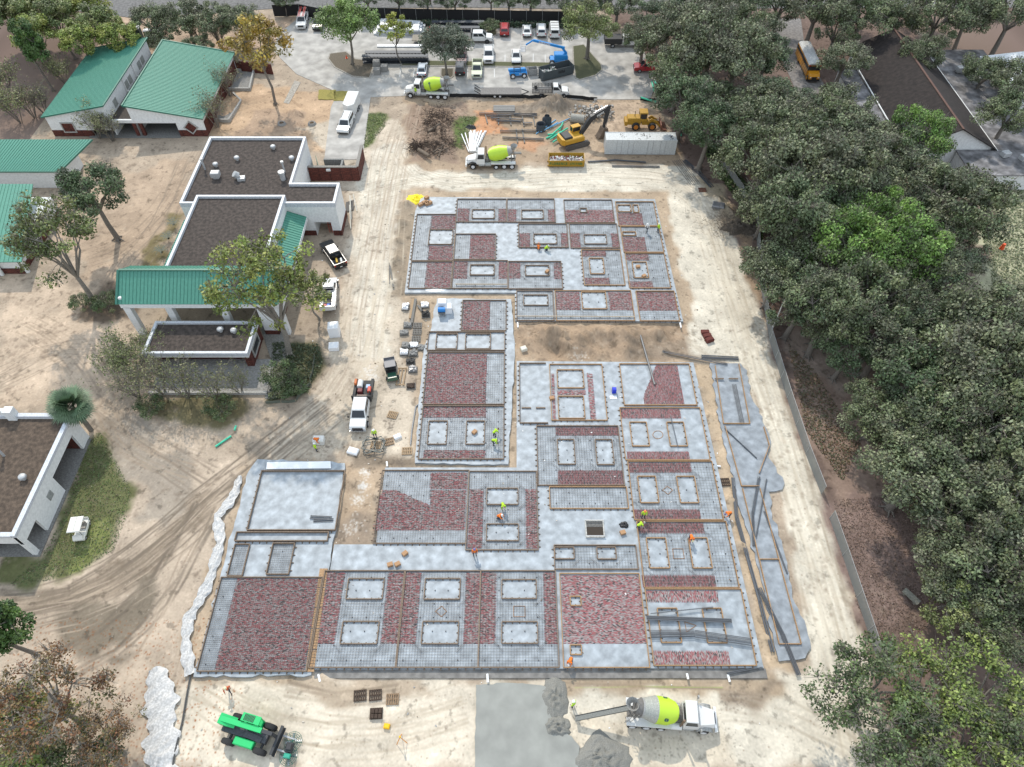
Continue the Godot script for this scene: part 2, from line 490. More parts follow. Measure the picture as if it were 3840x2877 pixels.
func ground_texture() -> ImageTexture:
	var n := 640
	var base := Color(0.335, 0.27, 0.205)
	var warp := FastNoiseLite.new()
	warp.seed = 3
	warp.frequency = 0.16
	warp.fractal_octaves = 4
	var wx := PackedFloat32Array()
	var wz := PackedFloat32Array()
	wx.resize(n * n); wz.resize(n * n)
	var cell := GS / n
	for j in n:
		for i in n:
			var x := GX + (i + 0.5) * cell
			var z := GZ + (j + 0.5) * cell
			wx[j * n + i] = warp.get_noise_2d(x, z)
			wz[j * n + i] = warp.get_noise_2d(x + 400.0, z - 300.0)
	var im := Image.create(n, n, false, Image.FORMAT_RGBF)
	im.fill(base)
	for zo in zone_list():
		var p: PackedVector2Array = zo[0]
		var lo := p[0]
		var hi := p[0]
		for q in p:
			lo = lo.min(q); hi = hi.max(q)
		var r: float = zo[2] * 2.2
		var i0 := clampi(int((lo.x - r - GX) / cell), 0, n - 1)
		var i1 := clampi(int((hi.x + r - GX) / cell), 0, n - 1)
		var j0 := clampi(int((lo.y - r - GZ) / cell), 0, n - 1)
		var j1 := clampi(int((hi.y + r - GZ) / cell), 0, n - 1)
		for j in range(j0, j1 + 1):
			for i in range(i0, i1 + 1):
				var k := j * n + i
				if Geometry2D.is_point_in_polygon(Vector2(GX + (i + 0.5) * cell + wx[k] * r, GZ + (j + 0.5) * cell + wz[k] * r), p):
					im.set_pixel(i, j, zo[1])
	im.resize(n / 2, n / 2, Image.INTERPOLATE_BILINEAR)
	im.resize(GN, GN, Image.INTERPOLATE_BILINEAR)
	var raw := im.get_data().to_float32_array()
	var f := FastNoiseLite.new()
	f.seed = 9
	f.frequency = 0.22
	f.fractal_octaves = 3
	var fine := f.get_image(GN, GN).get_data()
	f.seed = 21
	f.frequency = 0.012
	f.fractal_octaves = 6
	f.fractal_gain = 0.62
	var mid := f.get_image(GN, GN).get_data()
	f.seed = 33
	f.frequency = 0.045
	f.fractal_octaves = 5
	var spot := f.get_image(GN, GN).get_data()
	gpix = PackedByteArray()
	gpix.resize(GN * GN * 3)
	var tone := PackedByteArray()   # linear 0..1 in 1023 steps to sRGB bytes
	tone.resize(1025)
	for i in 1025:
		tone[i] = int(Color(i / 1024.0, 0, 0).linear_to_srgb().r * 255.0)
	for i in GN * GN:
		var g := 0.60 + fine[i] * 0.0011 + mid[i] * 0.0024
		var s := spot[i]
		if s > 168:
			g *= 1.0 - minf((s - 168) * 0.012, 0.42)
		elif s < 80:
			g *= 1.0 + minf((80 - s) * 0.006, 0.2)
		var k := i * 3
		g *= 1024.0
		gpix[k] = tone[mini(int(raw[k] * g), 1024)]
		gpix[k + 1] = tone[mini(int(raw[k + 1] * g), 1024)]
		gpix[k + 2] = tone[mini(int(raw[k + 2] * g), 1024)]
	tracks()
	return ImageTexture.create_from_image(Image.create_from_data(GN, GN, false, Image.FORMAT_RGB8, gpix))

func stamp(x: float, z: float, r: float, c: Color, a: float) -> void:
	var px := (x - GX) / GS * GN
	var pz := (z - GZ) / GS * GN
	var pr := maxf(r / GS * GN, 0.8)
	var k := int(ceil(pr))
	for j in range(maxi(int(pz) - k, 0), mini(int(pz) + k + 1, GN)):
		for i in range(maxi(int(px) - k, 0), mini(int(px) + k + 1, GN)):
			var d := Vector2(i - px, j - pz).length() / pr
			if d < 1.0:
				var w := a * (1.0 - d * d)
				var o := (j * GN + i) * 3
				gpix[o] = int(lerpf(gpix[o], c.r * 255.0, w))
				gpix[o + 1] = int(lerpf(gpix[o + 1], c.g * 255.0, w))
				gpix[o + 2] = int(lerpf(gpix[o + 2], c.b * 255.0, w))

func track(f: Array, width: float, c: Color, a: float, runs := 1, spread := 0.0, gap := 0.0) -> void:
	var p := pg(f)
	for run in runs:
		var cu := Curve2D.new()
		var off := rng.randf_range(-spread, spread)
		for i in p.size():
			var d := (p[mini(i + 1, p.size() - 1)] - p[maxi(i - 1, 0)]).normalized()
			var nrm := Vector2(-d.y, d.x)
			var h := (p[mini(i + 1, p.size() - 1)] - p[maxi(i - 1, 0)]) * 0.16
			cu.add_point(p[i] + nrm * (off + rng.randf_range(-0.25, 0.25) * spread), -h, h)
		var l := cu.get_baked_length()
		var s := 0.0
		var ph := rng.randf() * 20.0
		while s < l:
			var q := cu.sample_baked(s)
			var t := (cu.sample_baked(minf(s + 0.2, l)) - cu.sample_baked(maxf(s - 0.2, 0.0))).normalized()
			var w := a * (0.45 + 0.55 * sin(s * 0.7 + ph) * sin(s * 0.23 + ph * 2.0)) * (0.7 + 0.3 * rng.randf())
			if w > 0.02:
				for side in ([-0.5, 0.5] if gap > 0.0 else [0.0]):
					var m: Vector2 = q + Vector2(-t.y, t.x) * gap * float(side)
					stamp(m.x, m.y, width, c, w)
			s += width * 0.7

func tracks() -> void:
	var pale := rgb(0.52, 0.45, 0.35)
	var grey := rgb(0.22, 0.18, 0.14)
	var mid := rgb(0.30, 0.235, 0.175)
	track([-52.7,-26.7, -46.1,-28.1, -40.4,-32.8, -35.5,-38.9, -30.1,-45.4, -23.6,-53.0], 0.16, rgb(0.16, 0.13, 0.1), 0.6, 12, 2.4, 1.9)
	track([-52.4,-25.9, -44.8,-27.1, -38.8,-30.9, -34.7,-37.8, -29.9,-44.5, -22.5,-53.3], 0.12, rgb(0.42, 0.34, 0.26), 0.6, 9, 2.2)
	track([-54.0,-53.3, -47.9,-49.1, -41.7,-45.4, -35.8,-41.9], 0.15, grey, 0.45, 7, 1.6, 1.8)
	track([-66.7,-66.8, -59.0,-61.8, -51.1,-53.3, -45.6,-47.1, -37.4,-43.8], 0.15, mid, 0.4, 6, 1.5, 1.8)
	track([-66.2,-57.0, -62.1,-60.2, -56.6,-61.8, -49.6,-54.0], 0.15, grey, 0.4, 6, 1.6, 1.8)
	track([-56.4,-72.2, -55.6,-79.9, -53.3,-88.5, -54.1,-104.3], 0.14, grey, 0.4, 7, 2.2, 1.8)
	track([-63.2,-79.9, -58.4,-84.1, -55.1,-91.9, -53.6,-108.4], 0.14, rgb(0.24, 0.19, 0.145), 0.4, 6, 2.0, 1.8)
	track([-44.3,-21.1, -40.7,-23.8, -37.4,-28.1, -35.7,-33.8, -34.5,-38.9], 0.2, rgb(0.14, 0.115, 0.09), 0.5, 10, 2.0)
	track([-37.3,-22.0, -35.9,-26.2, -34.9,-32.8, -33.4,-38.9], 0.14, rgb(0.27, 0.215, 0.16), 0.4, 6, 1.4)
	track([-33.5,-13.0, -33.7,-16.1, -32.6,-19.8, -32.5,-26.2], 0.14, mid, 0.35, 5, 1.0)
	track([-23.6,-52.6, -20.9,-58.6, -20.7,-71.3, -21.1,-88.5, -21.5,-105.6, -20.0,-118.5], 0.15, rgb(0.33, 0.265, 0.205), 0.4, 8, 2.4, 1.9)
	track([-21.3,-45.8, -19.8,-59.4, -19.5,-72.2, -20.0,-88.5, -20.5,-107.0], 0.17, pale, 0.5, 8, 2.6, 1.9)
	track([-29.9,-44.5, -24.1,-49.1, -20.6,-51.9, -16.7,-53.3], 0.16, grey, 0.35, 6, 1.2)
	track([-23.8,-95.5, -15.8,-99.1, -0.5,-99.8, 15.0,-101.0, 28.5,-97.9, 32.5,-86.3], 0.16, rgb(0.36, 0.305, 0.24), 0.35, 9, 2.2, 1.9)
	track([-17.6,-101.7, -8.1,-97.9, 7.2,-99.1, 22.6,-99.8, 29.5,-94.3], 0.2, rgb(0.56, 0.5, 0.41), 0.5, 8, 1.8)
	track([-18.9,-107.0, -16.0,-101.7, -8.1,-98.5, 5.7,-99.8], 0.14, rgb(0.32, 0.27, 0.21), 0.35, 5, 1.2, 1.9)
	track([-17.7,-122.4, -18.4,-111.2, -19.3,-95.5, -19.7,-79.9], 0.16, rgb(0.36, 0.29, 0.225), 0.4, 7, 1.8, 1.9)
	track([31.0,-94.3, 31.3,-79.9, 31.5,-66.8, 31.9,-54.0, 32.4,-39.5, 32.9,-26.2, 32.6,-13.0], 0.2, rgb(0.40, 0.34, 0.26), 0.32, 9, 2.2, 1.9)
	track([29.5,-94.3, 30.3,-77.9, 30.9,-66.8, 31.5,-54.8, 32.0,-40.1, 32.0,-26.2, 30.1,-13.0], 0.22, rgb(0.62, 0.565, 0.46), 0.5, 8, 2.0)
	track([34.2,-61.8, 34.5,-52.6, 34.6,-40.7, 34.6,-27.1], 0.16, rgb(0.3, 0.25, 0.19), 0.4, 5, 0.5)
	track([23.6,-65.1, 26.7,-61.0, 31.1,-58.6], 0.2, rgb(0.36, 0.3, 0.23), 0.35, 5, 1.0)
	track([-30.4,-18.5, -21.8,-15.3, -13.1,-14.5, -4.2,-16.1], 0.16, rgb(0.36, 0.3, 0.225), 0.32, 8, 2.6, 2.0)
	track([19.8,-16.9, 25.8,-16.1, 31.3,-13.0], 0.2, rgb(0.38, 0.33, 0.26), 0.35, 7, 2.0)
	track([4.2,-19.8, 13.2,-19.5, 20.3,-19.4], 0.16, rgb(0.24, 0.19, 0.14), 0.4, 5, 0.7)
	track([12.2,-19.3, 20.3,-19.2], 0.07, rgb(0.30, 0.5, 0.10), 0.5, 1)
	track([6.0,-19.2, 12.7,-19.3], 0.07, rgb(0.30, 0.5, 0.10), 0.35, 1)
	track([-21.7,-19.4, -17.1,-18.5, -11.0,-19.0], 0.2, rgb(0.22, 0.175, 0.13), 0.4, 6, 0.9)
	track([11.5,-122.4, 16.3,-117.0, 17.5,-111.2, 13.8,-105.0], 0.15, rgb(0.25, 0.19, 0.14), 0.35, 6, 1.6, 1.9)
	track([19.4,-123.2, 21.3,-117.0, 19.9,-111.2], 0.15, rgb(0.34, 0.26, 0.19), 0.35, 5, 2.0, 1.9)
	track([-54.2,-120.0, -50.3,-121.6, -44.1,-124.8, -39.7,-120.0], 0.13, rgb(0.28, 0.195, 0.13), 0.45, 8, 2.0)
	for s in [[-18.8,-58.6, 1.0], [-18.1,-57.4, 0.8], [-17.8,-36.1, 1.2], [-17.5,-39.5, 0.9], [8.8,-61.0, 1.2], [22.6,-24.3, 0.6], [-17.2,-43.2, 0.7], [-17.2,-41.3, 0.6]]:
		for k in 60:
			stamp(s[0] + rng.randfn() * s[2] * 0.5, s[1] + rng.randfn() * s[2] * 0.5, rng.randf_range(0.06, 0.22), rgb(0.62, 0.6, 0.56), 0.4)
	for s in [[-15.2,-50.1, 0.9], [21.4,-18.1, 1.3], [-18.9,-35.2, 1.0], [-22.6,-46.7, 1.4], [-13.5,-44.5, 1.0], [6.7,-33.3, 0.1]]:
		for k in 60:
			stamp(s[0] + rng.randfn() * s[2] * 0.5, s[1] + rng.randfn() * s[2] * 0.5, rng.randf_range(0.05, 0.2), rgb(0.13, 0.105, 0.085), 0.35)
	for q in [[-84, -60, -120, -48, 900], [-56, -30, -84, -30, 420], [-30, -20, -100, -45, 160], [-16, 25, -125, -108, 500], [0, 25, -68, -59, 260], [28, 50, -70, -25, 300]]:
		for k in q[4]:   # damp clods and patches of darker soil
			var cx := rng.randf_range(q[0], q[1])
			var cz := rng.randf_range(q[2], q[3])
			var dk := rgb(0.15, 0.115, 0.085) if rng.randf() < 0.7 else rgb(0.42, 0.35, 0.27)
			for w in 5:
				stamp(cx + rng.randfn() * 0.4, cz + rng.randfn() * 0.3, rng.randf_range(0.1, 0.4), dk, 0.2)
	for k in 260:
		stamp(rng.randf_range(4.0, 21.0), rng.randf_range(-16.2, -12.6), rng.randf_range(0.03, 0.09), rgb(0.2, 0.18, 0.15), 0.6)
	for k in 26000:
		var x := rng.randf_range(GX, GX + GS)
		var z := rng.randf_range(GZ, -8.0)
		stamp(x, z, rng.randf_range(0.05, 0.13), rgb(0.17, 0.12, 0.085), rng.randf_range(0.15, 0.55))
	for k in 9000:
		var x2 := rng.randf_range(GX, GX + GS)
		var z2 := rng.randf_range(GZ, -8.0)
		stamp(x2, z2, rng.randf_range(0.04, 0.1), rgb(0.6, 0.55, 0.46), rng.randf_range(0.15, 0.5))
	for k in 1500:   # russet leaves near the fallen tree
		stamp(rng.randf_range(-50, -26), rng.randf_range(-26, -12), rng.randf_range(0.05, 0.12), rgb(0.22, 0.075, 0.03), rng.randf_range(0.3, 0.8))

func bumps() -> Array:
	var b := [
		[7.6,-121.3, 3.6, 1.7], [9.3,-120.7, 2.6, 1.0], [5.5,-120.7, 2.4, 0.8],
		[-13.0,-115.5, 4.0, 0.9], [-13.4,-109.8, 4.2, 0.8], [-11.6,-106.3, 3.5, 0.4],
		[4.7,-64.7, 2.2, 0.55], [6.8,-64.2, 2.0, 0.6], [9.3,-63.8, 1.8, 0.5], [11.6,-64.9, 2.0, 0.55], [14.1,-64.4, 2.0, 0.5], [16.6,-64.7, 1.8, 0.45], [19.2,-64.9, 1.6, 0.4], [2.7,-63.4, 1.6, 0.4],
		[5.8,-62.2, 2.0, -0.5], [11.9,-61.4, 1.4, 0.3], [15.1,-61.8, 1.8, 0.35], [19.4,-62.2, 1.6, 0.3],
		[-17.8,-41.9, 1.4, 0.35], [-15.4,-40.1, 1.2, 0.3], [-17.4,-37.2, 1.6, 0.25],
		[-53.7,-121.6, 4.0, 0.5], [-50.0,-124.0, 3.0, 0.5], [-39.5,-119.3, 2.2, 0.5], [-49.8,-112.6, 2.5, 0.4],
		[32.6,-93.1, 2.4, 0.9], [34.0,-90.7, 2.4, 0.6], [35.8,-88.5, 3.0, 0.5],
		[-16.8,-93.1, 1.0, 0.4], [-17.2,-88.5, 0.9, 0.4], [-17.3,-84.1, 0.9, 0.45], [-17.1,-79.9, 0.9, 0.4], [-17.2,-75.0, 0.9, 0.4],
		[24.2,-55.5, 0.8, 0.3], [24.4,-51.2, 0.8, 0.35], [24.5,-47.1, 0.8, 0.3], [24.8,-39.5, 0.8, 0.3], [25.0,-33.8, 0.8, 0.3], [25.3,-23.8, 0.8, 0.3],
		[-18.2,-19.4, 2.0, 0.12], [-63.0,-61.0, 3.0, 0.4], [-59.0,-58.6, 3.0, 0.4], [-65.6,-64.2, 3.0, 0.35], [-46.3,-51.2, 2.0, 0.2],
	]
	rng.seed = 14
	for k in 70:   # spoil thrown up beside the trench and along the slab edges
		b.append([rng.randf_range(0.5, 21.0), rng.randf_range(-66.0, -61.6), rng.randf_range(0.8, 1.3), rng.randf_range(-0.12, 0.32)])
	for k in 26:
		b.append([rng.randf_range(-19.5, -15.0), rng.randf_range(-44.0, -34.5), rng.randf_range(0.8, 1.2), rng.randf_range(-0.08, 0.2)])
	return b

func ground() -> void:
	var nz := FastNoiseLite.new()
	nz.seed = 5
	nz.frequency = 0.35
	nz.fractal_octaves = 3
	var n := 344
	var st := GS / n
	var hs := PackedFloat32Array()
	hs.resize((n + 1) * (n + 1))
	for j in n + 1:
		for i in n + 1:
			hs[j * (n + 1) + i] = -0.03 + nz.get_noise_2d(GX + i * st, GZ + j * st) * 0.05
	for b in bumps():
		var r: float = b[2]
		for j in range(maxi(int((b[1] - 2 * r - GZ) / st), 0), mini(int((b[1] + 2 * r - GZ) / st) + 1, n) + 1):
			for i in range(maxi(int((b[0] - 2 * r - GX) / st), 0), mini(int((b[0] + 2 * r - GX) / st) + 1, n) + 1):
				var x := GX + i * st
				var z := GZ + j * st
				var d := Vector2(x - b[0], z - b[1]).length() / r
				var k := nz.get_noise_2d(x * 2.0, z * 2.0)
				hs[j * (n + 1) + i] += b[3] * (1.7 if r < 2.3 else 1.0) * exp(-d * d * 2.2) * (1.0 + 0.9 * k)
	var v := PackedVector3Array()
	var uv := PackedVector2Array()
	var idx := PackedInt32Array()
	for j in n + 1:
		for i in n + 1:
			var edge := i == 0 or j == 0 or i == n or j == n
			v.append(Vector3(GX + i * st, -0.03 if edge else hs[j * (n + 1) + i], GZ + j * st))
			uv.append(Vector2(float(i) / n, float(j) / n))
	for j in n:
		for i in n:
			var a := j * (n + 1) + i
			idx.append_array(PackedInt32Array([a, a + 1, a + n + 2, a, a + n + 2, a + n + 1]))
	var far := 700.0
	var o := v.size()
	var ring := [Vector2(GX, GZ), Vector2(GX + GS, GZ), Vector2(GX + GS, GZ + GS), Vector2(GX, GZ + GS)]
	var out := [Vector2(-far, -far), Vector2(far, -far), Vector2(far, far), Vector2(-far, far)]
	for k in 4:
		v.append(Vector3(ring[k].x, -0.03, ring[k].y)); uv.append(Vector2(0.99, 0.02))
		v.append(Vector3(out[k].x, -0.03, out[k].y)); uv.append(Vector2(0.97, 0.1))
	for k in 4:
		var a := o + k * 2
		var b := o + ((k + 1) % 4) * 2
		idx.append_array(PackedInt32Array([a, a + 1, b + 1, a, b + 1, b]))
	var s := SurfaceTool.new()
	s.begin(Mesh.PRIMITIVE_TRIANGLES)
	for k in v.size():
		s.set_uv(uv[k])
		s.add_vertex(v[k])
	for k in idx:
		s.add_index(k)
	s.generate_normals()
	var m := StandardMaterial3D.new()
	m.resource_name = "soil"
	m.albedo_texture = ground_texture()
	m.texture_repeat = false
	m.roughness = 0.95
	m.metallic_specular = 0.2
	var g := piece(self, "ground", s.commit(), m)
	g.set_meta("kind", "structure")
	g.set_meta("label", "sandy tracked soil of the building site and the land around it")

func sheet(called: String, label: String, f: PackedVector2Array, y: float, m: Material) -> MeshInstance3D:
	var b := MB.new()
	b.prism(f, -0.08, y)
	var o := part(self, called, b, m, "structure", label)
	return o

func roads() -> void:
	var lot := worn("lot_paving", 0.50, 0.475, 0.435, 0.9, 0.0, 30.0, 0.74, 1.0)
	sheet("parking_lot", "pale dusty paved parking lot behind the storage yard", pg([-45.3,-158.4, -49.0,-149.0, -48.5,-142.2, -42.1,-133.2, -33.0,-126.4, -33.5,-121.3, -32.1,-105.0, -25.6,-105.0, -26.6,-124.8, -19.7,-125.3, -4.9,-125.1, 6.4,-124.5, 12.5,-124.0, 25.9,-124.0, 28.8,-133.2, 26.1,-145.1, 22.6,-148.4, 13.2,-153.7, -4.5,-152.1, -15.1,-149.2, -27.1,-152.9, -40.2,-154.6]), 0.04, lot)
	sheet("road", "grey asphalt road beyond the dark fence", pg([-120, -178, 130, -178, 112.6,-161.4, 54.3,-161.0, 13.6,-160.6, -10.8,-161.4, -51.4,-161.0, -69.0,-158.4, -80.4,-156.2, -120, -166]), 0.03, worn("asphalt", 0.19, 0.185, 0.18, 0.92, 0.0, 8.0, 0.7, 1.0))
	sheet("bus_lane", "grey paved lane where the yellow school bus stands", pg([56.0,-156.2, 62.2,-156.2, 59.6,-142.2, 60.0,-126.4, 57.4,-120.0, 53.9,-123.2, 54.1,-138.5]), 0.035, worn("lane", 0.27, 0.25, 0.235, 0.92, 0.0, 8.0, 0.7, 1.0))
	var kerb := worn("kerb_concrete", 0.42, 0.39, 0.34, 0.9)
	var isl := [
		["pointed parking island with a big shade tree and a utility lid", [-33.6,-141.9, -36.9,-141.1, -36.9,-138.9, -35.1,-135.6, -31.1,-132.1, -27.5,-131.5, -27.3,-134.9, -27.5,-138.2, -31.2,-138.9], Color(0.2, 0.165, 0.12)],
		["teardrop parking island with grass under a tall oak", [12.3,-144.1, 14.8,-144.9, 17.8,-136.7, 17.8,-134.6, 16.4,-132.5, 13.1,-130.8, 12.2,-131.5, 12.1,-136.7], Color(0.125, 0.13, 0.065)],
		["long grass strip between two rows of parked cars", [-22.2,-138.5, 11.9,-137.4, 11.8,-135.5, -22.0,-136.2], Color(0.13, 0.135, 0.06)],
		["small planted island under the olive tree in the parking row", [-14.1,-135.3, -11.4,-135.3, -11.3,-132.3, -11.8,-131.5, -13.3,-131.5, -14.0,-132.3], Color(0.15, 0.13, 0.09)],
		["square planted island with a clipped round bush", [-5.5,-153.3, -3.2,-153.3, -3.1,-148.8, -4.2,-148.0, -5.4,-148.2], Color(0.14, 0.14, 0.08)],
	]
	for q in isl:
		var p := pg(q[1])
		var a := sheet("island", q[0], p, 0.14, kerb)
		var inner := Geometry2D.offset_polygon(p, -0.25)
		if inner.size():
			var b := MB.new()
			b.prism(inner[0], 0.02, 0.146)
			part(a, "soil_bed", b, worn("bed%.3f" % q[2].r, q[2].r, q[2].g, q[2].b, 0.95, 0.0, 2.0, 0.6, 1.0))
	var paint := mat("paint_white", 0.62, 0.62, 0.6, 0.8)
	for e in [[-21.9,-135.5, -21.9,-132.0], [-19.2,-135.3, -19.2,-131.8], [-8.8,-135.1, -8.6,-132.1], [-6.0,-135.1, -5.9,-132.0], [-3.5,-135.1, -3.4,-132.0], [-5.4,-140.7, -5.4,-137.8], [-3.5,-140.7, -3.4,-137.8], [-1.4,-140.7, -1.4,-137.8], [2.0,-152.1, 2.1,-147.3], [4.6,-152.1, 4.8,-147.3], [7.3,-152.1, 7.4,-147.3], [4.3,-141.1, 4.2,-137.4], [6.7,-140.7, 6.6,-137.4]]:
		var b := MB.new()
		b.beam(Vector3(e[0], 0.043, e[1]), Vector3(e[2], 0.043, e[3]), 0.11, 0.004)
		part(self, "painted_line", b, paint, "structure")
	var path := worn("path_concrete", 0.46, 0.42, 0.36, 0.9, 0.0, 6.0, 0.7, 1.0)
	sheet("path", "narrow concrete footpath below the yellow-leaved tree", pg([-42.6,-122.9, -41.5,-122.5, -40.7,-130.1, -42.0,-130.8]), 0.035, path)
	sheet("path", "concrete path along the porch of the old building", pg([-34.8,-66.8, -31.4,-59.4, -31.3,-54.0, -29.9,-53.9, -29.9,-63.0, -32.4,-67.7]), 0.05, worn("path_grey", 0.3, 0.29, 0.265, 0.9))

const TOP := 0.30
var brick_mesh: ArrayMesh
var board_no := 0

func concrete(key := "slab_concrete", r := 0.46, g := 0.51, b := 0.55) -> StandardMaterial3D:
	if mats.has(key):
		return mats[key]
	var m := worn(key, r, g, b, 0.55, 0.0, 14.0, 0.74, 1.0)
	m.detail_enabled = true
	m.detail_albedo = noise_tex("trowel", 0.02, 0.88, 1.0, FastNoiseLite.TYPE_SIMPLEX_SMOOTH, 5)
	m.detail_blend_mode = BaseMaterial3D.BLEND_MODE_MUL
	m.uv2_triplanar = true
	m.uv2_world_triplanar = true
	m.uv2_scale = Vector3.ONE / 5.0
	return m

func ragged(f: Array, step := 0.5, amp := 0.18) -> PackedVector2Array:
	var p := pg(f)
	var out := PackedVector2Array()
	for i in p.size():
		var a := p[i]
		var b := p[(i + 1) % p.size()]
		var k := maxi(1, int((b - a).length() / step))
		var d := (b - a).normalized()
		for s in k:
			out.append(a.lerp(b, float(s) / k) + Vector2(-d.y, d.x) * rng.randfn() * amp * (1.0 if s else 0.3))
	return out

func slab(called: String, label: String, outline: PackedVector2Array, top: float, m: Material) -> Node3D:
	var b := MB.new()
	b.prism(outline, -0.12, top)
	return solo(called, label, "slab", b, m)

func slabs() -> void:
	var m := concrete()
	slab("floor_slab", "upper grey concrete floor slab with the stepped edge above the dug trench", pg([-14.57,-94.45, 23.01,-93.86, 23.57,-67.04, 0.45,-67.22, 0.40,-72.62, -15.30,-72.62, -15.32,-90.94]), TOP, m)
	slab("floor_slab", "middle concrete slab beside the rows of pallets", ragged([-10.60,-71.42, -0.07,-71.33, 0.37,-61.51, -0.44,-44.08, -11.46,-44.27, -11.74,-53.82, -11.71,-62.73, -11.08,-65.24], 0.8, 0.07), TOP - 0.006, m)
	slab("floor_slab", "largest floor slab, covered in brick-lined wall panel forms and a square pit", pg([0.61,-59.91, 23.81,-59.67, 24.57,-20.90, -19.36,-20.77, -19.35,-33.91, -14.82,-33.91, -14.88,-43.64, 0.54,-43.64]), TOP + 0.004, m)
	slab("floor_slab", "left concrete slab edged by crumpled white sheeting", ragged([-30.12,-44.79, -19.70,-44.27, -19.52,-37.03, -19.52,-30.53, -19.49,-20.25, -30.85,-20.08, -30.84,-23.72, -30.86,-43.01], 0.7, 0.08), TOP - 0.01, m)
	var b := MB.new()
	b.span(-19.2, 24.8, -0.1, 0.12, -20.9, -20.0)
	solo("footing", "grey concrete footing ledge along the front of the largest slab", "footing", b, worn("footing", 0.25, 0.24, 0.225, 0.9, 0.0, 12.0, 0.7, 1.0))
	var pit := thing("pit", "square open pit with white kerb and dark brown water", "pit")
	var cx: float = [9.14,-35.74][0]
	var cz: float = [9.14,-35.74][1]
	pit.position = Vector3(cx, 0, cz)
	var k := MB.new()
	var w := 1.05
	k.span(-w, w, TOP, 0.44, -w, -w + 0.14)
	k.span(-w, w, TOP, 0.435, w - 0.14, w)
	k.span(-w, -w + 0.14, TOP, 0.43, -w + 0.14, w - 0.14)
	k.span(w - 0.14, w, TOP, 0.43, -w + 0.14, w - 0.14)
	part(pit, "kerb", k, worn("pit_kerb", 0.55, 0.54, 0.5, 0.85))
	for s in [-1, 1]:
		var rail := MB.new()
		rail.beam(Vector3(-w, 0.62, s * (w - 0.1)), Vector3(w, 0.62, s * (w - 0.1)), 0.05, 0.05)
		rail.tube(Vector3(s * (w - 0.1), TOP, s * (w - 0.1)), Vector3(s * (w - 0.1), 0.7, s * (w - 0.1)), 0.03, 0.03, 6)
		part(pit, "guard_rail", rail, mat("galvanised", 0.5, 0.51, 0.52, 0.5, 0.4))
	var wt := MB.new()
	wt.span(-w + 0.14, w - 0.14, TOP, TOP + 0.02, -0.25, w - 0.14)
	part(pit, "water", wt, mat("pit_water", 0.035, 0.022, 0.01, 0.15))
	var wl := MB.new()
	wl.span(-w + 0.14, w - 0.14, TOP, TOP + 0.025, -w + 0.14, -0.25)
	part(pit, "pit_wall", wl, worn("pit_wall", 0.16, 0.155, 0.145, 0.9))

func board(parent: Node, ax: float, az: float, bx: float, bz: float, m: Material, h := 0.2, called := "form_board", y := TOP, w := 0.085) -> void:
	board_no += 1
	var b := MB.new()
	var hh := h + (board_no % 17) * 0.0019
	b.beam(Vector3(ax, y + hh / 2, az), Vector3(bx, y + hh / 2, bz), w, hh)
	part(parent, called, b, m)

func wedges(b: MB, ax: float, az: float, bx: float, bz: float, out: Vector2, s := 0.2, gap := 0.9) -> void:
	var d := Vector2(bx - ax, bz - az)
	var k := maxi(1, int(d.length() / gap))
	var t := d.normalized() * 0.05
	for i in k:
		var p := Vector2(ax, az) + d * ((i + 0.5) / k) + out * 0.045
		var y := TOP
		var a := Vector3(p.x, y, p.y)
		var o := Vector3(out.x, 0, out.y) * s
		var u := Vector3(t.x, 0, t.y)
		var c := a + o * 0.3 + Vector3(0, 0.05, 0)
		b.q(a - u, a + u, a + u + Vector3(0, 0.17, 0), a - u + Vector3(0, 0.17, 0), c)
		b.q(a - u + o, a + u + o, a + u + Vector3(0, 0.17, 0), a - u + Vector3(0, 0.17, 0), a)
		b.q(a - u, a - u + o, a - u + o, a - u + Vector3(0, 0.17, 0), c)
		b.q(a + u, a + u + o, a + u + o, a + u + Vector3(0, 0.17, 0), c)

func bars(b: MB, x0: float, z0: float, x1: float, z1: float, holes: Array, gap: float, t := 0.017) -> void:
	for dirn in 2:
		var lo := x0 if dirn else z0
		var hi := x1 if dirn else z1
		var n := maxi(2, int((hi - lo) / gap))
		for i in range(0, n + 1):
			var s := lo + (hi - lo) * i / n + rng.randfn() * 0.012
			var cuts := [[z0, z1]] if dirn else [[x0, x1]]
			for h in holes:
				var a: float = h[0] if dirn else h[1]
				var c: float = h[2] if dirn else h[3]
				if s > a - 0.05 and s < c + 0.05:
					var e0: float = h[1] if dirn else h[0]
					var e1: float = h[3] if dirn else h[2]
					var nx := []
					for q in cuts:
						if q[1] <= e0 or q[0] >= e1:
							nx.append(q)
						else:
							if q[0] < e0 - 0.2: nx.append([q[0], e0 - 0.06])
							if q[1] > e1 + 0.2: nx.append([e1 + 0.06, q[1]])
					cuts = nx
			var y := TOP + 0.10 + 0.028 * dirn
			for q in cuts:
				if dirn:
					b.beam(Vector3(s, y, q[0]), Vector3(s + rng.randfn() * 0.01, y, q[1]), t, t)
				else:
					b.beam(Vector3(q[0], y, s), Vector3(q[1], y, s + rng.randfn() * 0.01), t, t)
	for h in holes:   # trim bars across the corners of an opening
		for cx in [0, 2]:
			for cz in [1, 3]:
				var p := Vector3(h[cx], TOP + 0.16, h[cz])
				var o := Vector3((-1 if cx == 0 else 1) * 0.28, 0, (-1 if cz == 1 else 1) * 0.28)
				var d := Vector3(o.z, 0, -o.x).normalized() * 0.7
				if p.x + o.x > x0 and p.x + o.x < x1 and p.z + o.z > z0 and p.z + o.z < z1:
					b.beam(p + o - d, p + o + d, t, t)
					b.beam(p + o * 1.3 - d, p + o * 1.3 + d, t, t)

